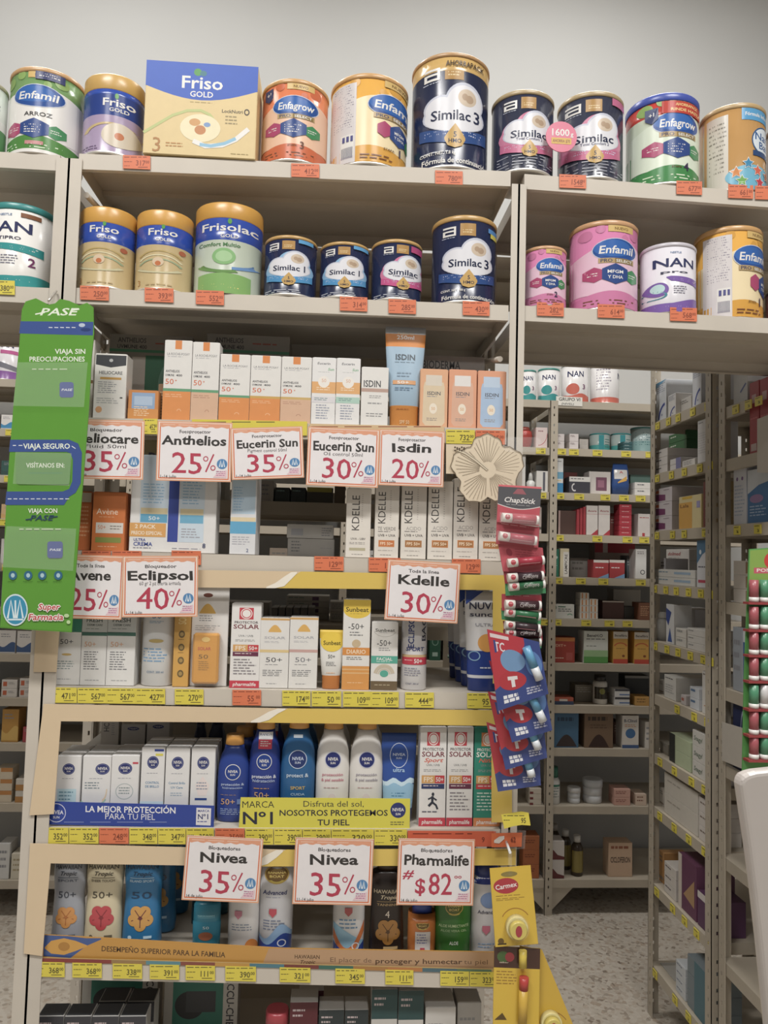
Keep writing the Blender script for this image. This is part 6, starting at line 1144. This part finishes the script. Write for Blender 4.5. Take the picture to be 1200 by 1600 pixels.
bg(10, -4, 14, 1318, 'd0cfcc', 'white carton on the lowest far shelf past the green display', L1()); bg(10, 16, 42, 1334, 'd0c8b4', 'low cream carton on the lowest far shelf past the green display', L1('a89a78'))
def fartag(i, xs, w_=15, label=None):
    z = BZ[i]
    for x in xs:
        a, b = at(x, 800, BY), at(x+w_, 800, BY); mb = MB(); mb.box(a.x, b.x, BY-.003, BY-.0006, z-.029, z-.004, mat(YT)); o = mb.world('price_tag')
        tag(o, label or 'small yellow price tag on %s shelf edge of the far rack' % ('the topmost', 'the second', 'the third', 'the fourth', 'the fifth', 'the sixth', 'the seventh', 'the eighth', 'the ninth', 'the tenth', 'the lowest')[i], 'price tag', 'far rack price tags, shelf %d' % i)
        p = Print(lambda u, v, f: (a.x+(b.x-a.x)*u-Vector(o['org']).x, -.0012-f, .025*(1-v)), b.x-a.x, .025); p.l(.1, .9, .12, .35, 1, '5a5220'); p.t('48', .68, .65, .3, .32, '4a4420'); p.done(o)
fartag(1, (836, 868, 888, 925, 970, 1008)); fartag(2, (838, 866, 897, 938, 967, 993)); fartag(3, (866, 926, 973, 999)); fartag(4, (865, 901, 936, 994)); fartag(5, (846, 864, 910, 946, 974))
fartag(1, (2, 28)); fartag(2, (4,)); fartag(3, (0, 26)); fartag(4, (8,))

# ============================================================ goods on the crosswise rack
def rk(z, x0, x1, yt, c, label, pr=None, n=1, group=None, d=.09, off=.012, name='medicine_box'):
    X = RX+off; A, B = ax(x0, yt, X), ax(x1, yt, X); yc = (A.y+B.y)/2; wd = abs(A.y-B.y)-.001; h = (ax((x0+x1)/2, yt, X).z-z-.0006)/n; o = None
    for k in range(n):
        if k == 0:
            mb = MB(); mb.box(-wd/2, wd/2, -d/2, d/2, 0, h-.0005, mat(c), .0008); o = mb.obj(name, None, (X+d/2, yc, z+.0006)); o.rotation_euler.z = -PI/2; tag(o, label, CT, group)
            if pr: p = Print(flat(wd, h, -d/2), wd, h); pr(p); p.done(o)
        else: copytree(o, (o.location.x, o.location.y, o.location.z+h*k))
    return o
arc_ = lambda p: (p.ring(1.0, .98, .75, .42, .16, '3a4a9a', 100, 175), p.l(.1, .9, .06, .3, 5, '8a90a4'), p.e(.6, .85, .08, .03, '9aa0b8'))
SD = 'on the crosswise rack'
rk(RZ[0], 1025, 1041, 596, 'd0d4da', 'pale carton with blue arc and blue top corner '+SD, lambda p: (p.poly([(0, 0), (1, 0), (0, .14)], '5a9ac0'), arc_(p)), d=.12)
rk(RZ[0], 1044, 1056, 616, 'd4d2d0', 'shorter pale carton with blue arc '+SD, arc_, d=.1)
rk(RZ[0], 1082, 1096, 572, 'd2d4da', 'tall pale carton with blue arc between its shorter twins '+SD, arc_)
rk(RZ[0], 1103, 1114, 578, 'd2d4da', 'tall pale carton with blue arc beside the front posts '+SD, arc_)
rk(RZ[1], 1024, 1043, 702, 'd8d2ce', 'white carton with dark end in a stack of three '+SD, lambda p: p.l(.1, .6, .3, .6, 1, '3a3a40'), 3, 'white stack of three on the second cross shelf', d=.16)
rk(RZ[1], 1047, 1064, 716, 'd8d4d2', 'small white carton with lilac side '+SD, lambda p: p.r(.55, 0, 1, 1, '7a7aa8'), 2, 'lilac sided pair')
rk(RZ[1], 1066, 1086, 718, 'd6d2cc', 'low white carton beside the lilac sided pair '+SD, L1())
rk(RZ[1], 1045, 1073, 676, '2f6a3c', 'green carton with white script in a high stack '+SD, lambda p: p.l(.1, .5, .3, .6, 1, 'd8e0d0'), 5, 'high green stack', off=.12)
rk(RZ[1], 1090, 1108, 655, 'd6d4d4', 'tall white carton with grey lettering '+SD, lambda p: (p.l(.1, .6, .06, .1, 1, '3a3a40'), p.l(.1, .8, .3, .8, 9, 'c0bec0')))
rk(RZ[2], 1025, 1050, 762, 'd0c8cc', 'purple and white carton with orange corner '+SD, lambda p: (p.poly([(0, .4), (.6, .5), (.6, .9), (0, .9)], '7a3a68'), p.r(0, .15, .2, .35, 'c86a3c'), p.l(.5, .95, .15, .3, 1, '8a7a84')), 3, 'purple and white stack of three', d=.12)
rk(RZ[2], 1061, 1096, 774, 'd9c890', 'yellow and cream carton with sun picture '+SD, lambda p: (p.r(0, .2, .6, 1, 'd8a23c'), p.t('Lala', .25, .3, .4, .1, '7a4a20'), p.r(.15, .02, .6, .1, 'd8b020'), p.r(.8, .2, .95, .4, '9a94c0')), d=.05)
rk(RZ[2], 1099, 1113, 752, 'cdb078', 'tan and maroon carton in a tall stack beside the front posts '+SD, lambda p: p.poly([(0, 0), (.5, 0), (.2, 1), (0, 1)], '7a3a34'), 5, 'tan and maroon stack')
rk(RZ[3], 1024, 1086, 890, 'd4d2cc', 'long flat white carton in a low pile '+SD, lambda p: (p.l(.1, .4, .3, .6, 1, '6a8aa0'), p.r(.5, .3, .9, .6, '9ab4cc')), 2, 'low pile of long flat cartons')
rk(RZ[3], 1041, 1077, 858, 'd8d4d0', 'white carton with red script in a pair at the back '+SD, lambda p: (p.t('dolmed', .35, .4, .56, .3, 'b0484c', sh=.2), p.l(.1, .8, .75, .85, 1, '9a9a9a')), 3, 'red script cartons', off=.14)
rk(RZ[3], 1089, 1111, 844, 'd2d2d6', 'large white carton with blue corner and red strip '+SD, lambda p: (p.s_([(0, 0, .5), (.4, 0, .3), (1, 0, .16)], '4f7a9c'), p.e(.25, .25, .08, .05, 'd8e0e4'), p.r(.1, .84, .9, .9, 'c0405a'), p.l(.1, .8, .55, .62, 1, '6a6a78')), off=.01, d=.06)
bt = MB(); bt.rings([(0, .02, .02), (.065, .02, .02), (.075, .014, .014)], mat('d4d4d0', 'plastic'), 20); P0 = ax(1033, 990, RX+.035); o = bt.obj('pill_bottle', None, (RX+.04, P0.y, RZ[4]+.0006)); tag(o, 'small white pill bottle '+SD, 'bottle'); c = MB(); c.rings([(.075, .017, .017), (.092, .017, .017), (.094, .015, .015)], mat('dcdcd8', 'plastic'), 20); c.obj('cap', o)
rk(RZ[4], 1041, 1053, 944, 'd6d6d6', 'tall white carton with blue wedge '+SD, lambda p: (p.poly([(0, .1), (.7, .2), (.3, .55), (0, .4)], '3a4f94'), p.poly([(.2, .95), (.5, .6), (.8, .95)], '3a5aa0')), d=.06)
rk(RZ[4], 1055, 1086, 950, 'cfcdd0', 'wide pale grey carton behind the low stack '+SD, L1('9a98a0', 6), off=.1)
rk(RZ[4], 1056, 1072, 982, 'd6d2ca', 'white carton in a pair before the wide grey one '+SD, L1('9a9a98', 1), 2, 'pair before the wide grey carton')
rk(RZ[4], 1074, 1114, 984, 'd4d0ca', 'long white carton in a stack of three '+SD, lambda p: p.l(.05, .3, .3, .6, 1, '7a7a78'), 3, 'long white stack of three')
rk(RZ[5], 1038, 1056, 1056, 'd6d4ce', 'square white carton with fine print '+SD, lambda p: (p.l(.1, .8, .1, .2, 1, '4a4a4c'), p.l(.1, .9, .4, .8, 4, 'a8a8a8')), d=.14)
rk(RZ[5], 1064, 1072, 1086, 'c8c0c0', 'tiny carton with red mark '+SD, lambda p: p.r(.1, .3, .6, .6, 'b86a5a'))
rk(RZ[5], 1078, 1092, 1074, 'd0d4da', 'white and blue carton in a pair '+SD, lambda p: p.r(.1, .2, .6, .4, '5a7aa0'), 2, 'white and blue pair on the sixth cross shelf')
rk(RZ[5], 1097, 1113, 1050, 'd6d2cc', 'tall white carton with brown figure '+SD, lambda p: (p.l(.1, .8, .06, .12, 1, '5a4a40'), p.line([(.4, .3), (.45, .5), (.35, .7)], .04, '7a5a48'), p.l(.2, .8, .8, .86, 1, 'c08a5a')))
rk(RZ[6], 1046, 1079, 1152, 'b4c09c', 'pale green carton with black end in a pair '+SD, lambda p: p.r(0, 0, .28, 1, '2c2e2c'), 2, 'pale green pair')
rk(RZ[6], 1082, 1104, 1144, 'd0ccc4', 'white carton with grey script in a stack of three '+SD, lambda p: (p.t('Snagyl', .4, .5, .6, .3, '6a7a68', sh=.2)), 3, 'grey script stack of three', d=.12)
rk(RZ[6], 1105, 1114, 1172, 'c8c4c4', 'small white carton with purple mark in a stack of four '+SD, lambda p: p.r(.1, .3, .5, .7, '5a4a70'), 4, 'purple mark stack')
rk(RZ[7], 1038, 1090, 1222, 'cdc6ba', 'long white carton lying in a pair '+SD, lambda p: p.l(.1, .6, .3, .5, 1, 'a8a094'), 2, 'long pair on the eighth cross shelf', d=.14)
rk(RZ[7], 1092, 1112, 1250, 'd0c8c0', 'white carton in a small stack beside the front posts '+SD, lambda p: p.l(.1, .7, .3, .6, 1, '8a7a70'), 3, 'small stack on the eighth cross shelf')
rk(RZ[8], 1038, 1056, 1352, 'cfc8c0', 'white carton with dark script in a stack of three '+SD, lambda p: p.l(.1, .7, .3, .6, 1, '5a4a58'), 3, 'dark script stack on the ninth cross shelf')
rk(RZ[8], 1060, 1088, 1342, '6a3a58', 'plum carton with sand coloured corner '+SD, lambda p: (p.r(0, 0, .2, 1, 'cfc4b8'), p.poly([(.3, .7), (.9, .3), (.9, .8)], 'b08a60')), d=.12)
rk(RZ[8], 1090, 1113, 1400, '5a3458', 'plum carton with white edge below the others '+SD, lambda p: p.r(0, 0, 1, .2, 'd0c8c4'), d=.1)
rk(RZ[9], 1056, 1071, 1506, 'c8ccd0', 'white and blue carton in a stack of four '+SD, lambda p: p.l(.1, .8, .3, .6, 1, '4a5a7a'), 4, 'white and blue stack on the lowest cross shelf', d=.12)
rk(RZ[9], 1074, 1112, 1510, '7a868c', 'slate and teal carton in a stack of three '+SD, lambda p: p.r(.3, 0, 1, 1, '4a7480'), 3, 'slate stack on the lowest cross shelf')
ND = 'on the near end of the crosswise rack'
rk(RZB[0], 1146, 1168, 574, 'c4c4c4', 'pale grey carton with blue stroke '+ND, lambda p: p.line([(.5, .7), (.9, .5)], .06, '5a6aa0'))
for k in range(2): rk(RZB[1], 1171+16*k, 1186+17*k, 596-6*k, 'a83038', 'crimson carton with pale window '+('nearer the posts ' if k == 0 else 'further along ')+ND, lambda p: (p.r(.25, .18, .7, .3, 'c8a0a0'), p.r(.15, .86, .75, .96, 'c8b0ac'), p.l(.1, .9, .5, .55, 1, 'c85a60')))
rk(RZB[2], 1146, 1166, 718, 'cfd0d6', 'tall white carton with purple dots '+ND, lambda p: (p.e(.3, .3, .08, .03, '7a5a90'), p.e(.7, .3, .08, .03, '7a5a90'), p.l(.1, .9, .4, .9, 9, 'a8b4c8')))
rk(RZB[2], 1168, 1204, 732, '3f74a8', 'blue carton with pale sweep '+ND, lambda p: (p.s_([(0, 0, .45), (.5, 0, .3), (1, 0, .25)], 'c8ccd0'), p.e(.4, .55, .3, .08, '9a7aa8'), p.l(.1, .9, .68, .9, 4, 'a8c0dc')))
rk(RZB[3], 1146, 1174, 876, 'd2cac0', 'white carton with brown end stacked '+ND, lambda p: p.r(.7, .1, 1, .9, '9a7a58'), 3, 'brown ended stack')
rk(RZB[4], 1145, 1160, 980, '9aa0a8', 'pale carton beside a blue one '+ND, L1()); rk(RZB[4], 1161, 1180, 985, '3a66a0', 'deep blue carton '+ND, lambda p: p.r(0, 0, 1, .2, 'd0d4d8'))
rk(RZB[5], 1145, 1178, 1094, '26305a', 'dark navy carton with pale swirl '+ND, lambda p: p.ring(.5, .45, .12, .3, .2, 'a8b0c8'))
def sidetag(z, xs, label, group, w_=.032):
    for x in xs:
        A = ax(x, 900, RX); mb = MB(); mb.box(-w_/2, w_/2, -.0012, .0012, 0, .024, mat(YT)); o = mb.obj('price_tag', None, (RX-.002, A.y-w_/2, z-.029)); o.rotation_euler.z = -PI/2; tag(o, label, 'price tag', group)
        p = Print(flat(w_, .024, -.0012), w_, .024); p.l(.1, .9, .12, .35, 1, '5a5220'); p.t('26', .65, .65, .3, .32, '4a4420'); p.done(o)
nm = ('topmost', 'second', 'third', 'fourth', 'fifth', 'sixth', 'seventh', 'eighth', 'ninth', 'lowest')
for i, xs in enumerate(((1024, 1041, 1056, 1079, 1102), (1024, 1046, 1066, 1090, 1106), (1024, 1048, 1066, 1098), (1021, 1038, 1054, 1073, 1092, 1106), (1022, 1040, 1057, 1076, 1096, 1107), (1056, 1082, 1102), (1030, 1052, 1078, 1098), (1030, 1052, 1074, 1098), (1026, 1050, 1068, 1086, 1104), (1024, 1054, 1074, 1090))):
    sidetag(RZ[i], xs, 'yellow price tag on the %s shelf edge of the crosswise rack' % nm[i], 'cross rack tags, shelf %d' % i)
sidetag(RZB[0], (1146, 1166, 1182), 'yellow price tag by the crimson cartons', 'near cross rack tags above'); sidetag(RZB[2], (1148, 1180), 'yellow price tag under the blue carton with pale sweep', 'near cross rack tags below')
for pts, ls in (([(1128, 1128), (1168, 1140), (1168, 1205), (1128, 1188)], 'blank grey card clipped to the front posts of the crosswise rack'), ([(1183, 655), (1240, 632), (1240, 742), (1183, 738)], 'blank white card hanging in front of the blue carton')):
    mb = MB(); P = [ax(x, y, RX-.012) for x, y in pts]; n = len(P); mb.add(P+[q+Vector((.0015, 0, 0)) for q in P], [list(range(n)), list(range(2*n-1, n-1, -1))]+[[i, n+i, n+(i+1) % n, (i+1) % n] for i in range(n)], mat('c4bcb0')); o = mb.world('blank_card'); tag(o, ls, 'card')

# ============================================================ lip balm rack and white board at the passage
YB = -.27
dsp = card('lip_balm_rack', 'green upright lip balm rack card with rows of balms', 'display', [(1171, 858), (1262, 852), (1262, 1222), (1160, 1216), (1163, 1060)], YB, .003, '58a050', lambda p: (p.poly([(1172, 860), (1262, 854), (1262, 905), (1171, 915)], '86a848'), p.e(1204, 876, 10, 12, 'c83a34'), p.r(1178, 887, 1240, 896, 'c85a6a'), p.t('POMADA', 1206, 891, 48, 5, 'f0e4e0')), kind='gloss')
bc = ['a8525a', '4a8f6a', 'c4b45a', 'b06068']
rows = (940, 982, 1021, 1061, 1104, 1144, 1182)
for j, yb in enumerate(rows):
    mb = MB(); a, b = at(1170, yb+2, YB-.02), at(1258, yb+2, YB-.001); mb.box(a.x, b.x, a.y, YB-.001, b.z-.004, b.z, mat('9a3a3c', 'plastic')); mb.world('rack_ledge', dsp)
    for k in range(4):
        x = 1178+16.5*k; A = at(x, yb, YB-.011); B = at(x, yb-34, YB-.011); mb = MB(); z0 = b.z+.0004
        mb.tube((A.x, A.y, z0+.008), (A.x, A.y, B.z), .0079, mat(bc[(k+(j == 4)*1) % 4] if not (j == 4 and k == 1) else 'c8c4c4', 'plastic'), 16); o = mb.world('lip_balm')
        tag(o, '%s lip balm standing in row %s of the green rack card' % (('red', 'green', 'yellow', 'rose')[k], ('one, topmost', 'two', 'three', 'four', 'five', 'six', 'seven, lowest')[j]), 'lip balm', 'lip balms in the green rack')
        if j == 4: o['label'] = 'lip balm with pale label in row five of the green rack card, column %s' % ('red', 'white', 'green', 'yellow')[k]
        c = MB(); c.tube((A.x, A.y, z0), (A.x, A.y, z0+.008), .0083, mat('e0dcd8', 'plastic'), 16); c.v = [tuple(Vector(v)-Vector(o['org'])) for v in c.v]; c.obj('cap', o)
pts = [(1157, 1228), (1158, 1219), (1163, 1213), (1171, 1209), (1182, 1206), (1220, 1202), (1300, 1196), (1300, 1640), (1206, 1640), (1198, 1560), (1190, 1480), (1181, 1400), (1172, 1330), (1163, 1270)]
mb = MB(); mb.plate([at(x, y, -.95) for x, y in pts], .014, mat('b4aca6', 'plastic')); o = mb.world('counter_panel'); tag(o, 'blank off-white tapering panel beside the lip balm rack', 'panel')
bv = o.modifiers.new('rounded_edge', 'BEVEL'); bv.width = .0045; bv.segments = 3; bv.limit_method = 'ANGLE'

# ============================================================ cartons on the rear rack, glimpsed between the sunscreens
def rr(k, x0, x1, yt, c, label, n=1, pr=None, group=None, d=.1, Y=.03):
    z = RS[k]; a, b = at(x0, yt, RY0+Y), at(x1, yt, RY0+Y); wd = b.x-a.x; h = (at(x0, yt, RY0+Y).z-z-.0006)/n; o = None
    for j in range(n):
        if j == 0:
            mb = MB(); mb.box(-wd/2, wd/2, -d/2, d/2, 0, h-.0005, mat(c), .0008); o = mb.obj('medicine_box', None, ((a.x+b.x)/2, RY0+Y+d/2, z+.0006)); tag(o, label, CT, group)
            if pr: p = Print(flat(wd, h, -d/2), wd, h); pr(p); p.done(o)
        else: copytree(o, (o.location.x, o.location.y, o.location.z+h*j))
BH = 'on the rear rack'
for k, x in enumerate((430, 455)): rr(3, x, x+23, 761, '2e3a3c', 'dark teal cube carton '+('next to the pearly carton gap ' if k == 0 else 'next to the yellow banded carton ')+BH, pr=lambda p: p.l(.1, .7, .2, .4, 1, '7a9a98'))
rr(3, 480, 521, 761, '4a463e', 'dark carton with yellow band '+BH, pr=lambda p: p.r(0, 0, .95, .3, 'b0a83a'))
rr(3, 400, 428, 750, 'b4aea6', 'pale tall carton '+BH, pr=L1()); rr(3, 523, 540, 758, '6a5a48', 'brown carton beside the yellow banded one '+BH)
rr(3, 330, 352, 745, '9a968e', 'grey carton behind the twin pack '+BH); rr(3, 600, 700, 750, '8a847a', 'wide taupe carton behind the cream cartons '+BH)
for j in range(6): rr(4, 424+11.5*j, 434+11.5*j, 949, '6e6a66', 'small grey cube carton in a row behind the amber dome cartons '+BH, group='row of grey cubes')
rr(4, 448, 515, 930, 'c0bcb4', 'wide white flat carton in a pile behind the grey cubes '+BH, 4, lambda p: (p.l(.05, .5, .3, .6, 1, '6a8a80'), p.r(.6, .2, .75, .8, '6a4a70')), 'wide white pile', Y=.16)
rr(4, 516, 540, 940, 'b8b4ac', 'white carton beside the wide pile '+BH, 2, L1(), 'pair beside the wide pile', Y=.1)
rr(4, 345, 420, 940, '9a948a', 'long grey carton behind the blister card '+BH, 1, L1('7a756c'), Y=.08)
for j in range(4): rr(5, 110+62*j, 160+62*j, 1085-6*(j % 2), ('a8a298', '8a857c', 'b0a89a', '98948c')[j], ('pale grey', 'dark grey', 'cream', 'mid grey')[j]+' carton behind the white creams '+BH, 1, L1('77726a'))
for j in range(4): rr(6, 420+80*j, 480+80*j, 1195, ('a09a90', '7a766e', 'b0a89c', '8a8a88')[j], ('stone', 'dim brown', 'light sand', 'cool grey')[j]+' carton behind the lotion bottles '+BH, 1, L1('6a665e'))
for j, (x, ls) in enumerate(((671, 'next to the aerosol can'), (693, 'next to the white and blue tubes'))): bg(6, x, x+17, 990, '1f5a44', 'dark green carton with pale frame, far rack, '+ls, lambda p: (p.ring(.5, .3, .3, .15, .2, '8ab0a0'), p.r(.25, .7, .75, .85, 'a8c4b8')))
for i, x, c, ls in ((3, 640, 'a8a49c', 'pale'), (4, 420, '8a7a6a', 'tan'), (4, 560, 'b8b4b0', 'white'), (5, 700, '4a6a84', 'slate blue'), (2, 760, 'c8c4bc', 'ivory'), (7, 640, '7a4a3c', 'rust'), (6, 380, 'a89a80', 'khaki'), (6, 120, '8a8a88', 'ash grey')): bg(i, x, x+34, at(0, 0).x*0+({2: 718, 3: 790, 4: 858, 5: 925, 6: 995, 7: 1062}[i])+(x-480)*.026, c, ls+' carton alone on a middle bay of the far rack', L1('6a6660'))
# more goods in the gaps of the crosswise and far racks
for z, x0, x1, yt, c, ls, n in ((RZ[0], 1060, 1080, 622, 'c8c4be', 'low cream carton between the blue arc cartons', 1), (RZ[3], 1032, 1040, 872, 'b8b4b8', 'mauve grey carton near the corner post', 1), (RZ[5], 1030, 1037, 1062, 'bcb8b0', 'narrow putty carton near the corner post', 1), (RZ[6], 1031, 1044, 1160, '8a8478', 'dull olive carton near the corner post', 1),
        (RZ[7], 1031, 1037, 1232, 'c4bcb0', 'squat ivory carton near the corner post', 1), (RZ[8], 1030, 1037, 1330, 'b8864a', 'ochre carton near the corner post', 1), (RZ[9], 1031, 1054, 1520, 'a8a49c', 'low grey carton near the corner post', 1)):
    rk(z, x0, x1, yt, c, ls+' '+SD, lambda p: (p.l(.1, .8, .15, .4, 2, '6a6660'), p.r(0, .8, 1, .9, '8a7a6a')), n, d=.08, off=.03)
for i, x0, x1, yt, c, ls in ((1, 905, 919, 686, 'cfc8c0', 'short white carton beside the teal twins'), (3, 953, 967, 802, '8a4a44', 'maroon carton before the red stack'), (4, 979, 991, 868, '5a6468', 'gunmetal carton beside the tall white one'), (7, 898, 928, 1070, '8a8478', 'dim taupe carton beside the dark labelled bottle'), (8, 959, 970, 1128, '6a4a3c', 'thin brown carton beside the brown arched one'), (5, 897, 906, 948, '4a5a6a', 'thin slate carton beside the wide white one')):
    bg(i, x0, x1, yt, c, ls+' on the far rack', lambda p: p.l(.1, .85, .15, .5, 3, 'b8b4ac'), Y=.09)
for i, x0, x1, yt, c, ls in ((3, 812, 846, 792, 'b8a8a0', 'pinkish carton'), (4, 806, 845, 860, '7a8a80', 'sage carton'), (5, 810, 845, 925, 'c0b8b0', 'chalk white carton'), (6, 806, 844, 996, '8a3a34', 'brick red carton'), (7, 806, 845, 1062, '6a6a6c', 'iron grey carton'), (8, 806, 845, 1125, 'a8a090', 'oat carton')):
    bg(i, x0, x1, yt, c, ls+' on the far rack behind the hanging lip balm cards', lambda p: (p.l(.1, .85, .15, .5, 3, 'd0ccc4'), p.r(0, .75, 1, .85, '5a564e')))
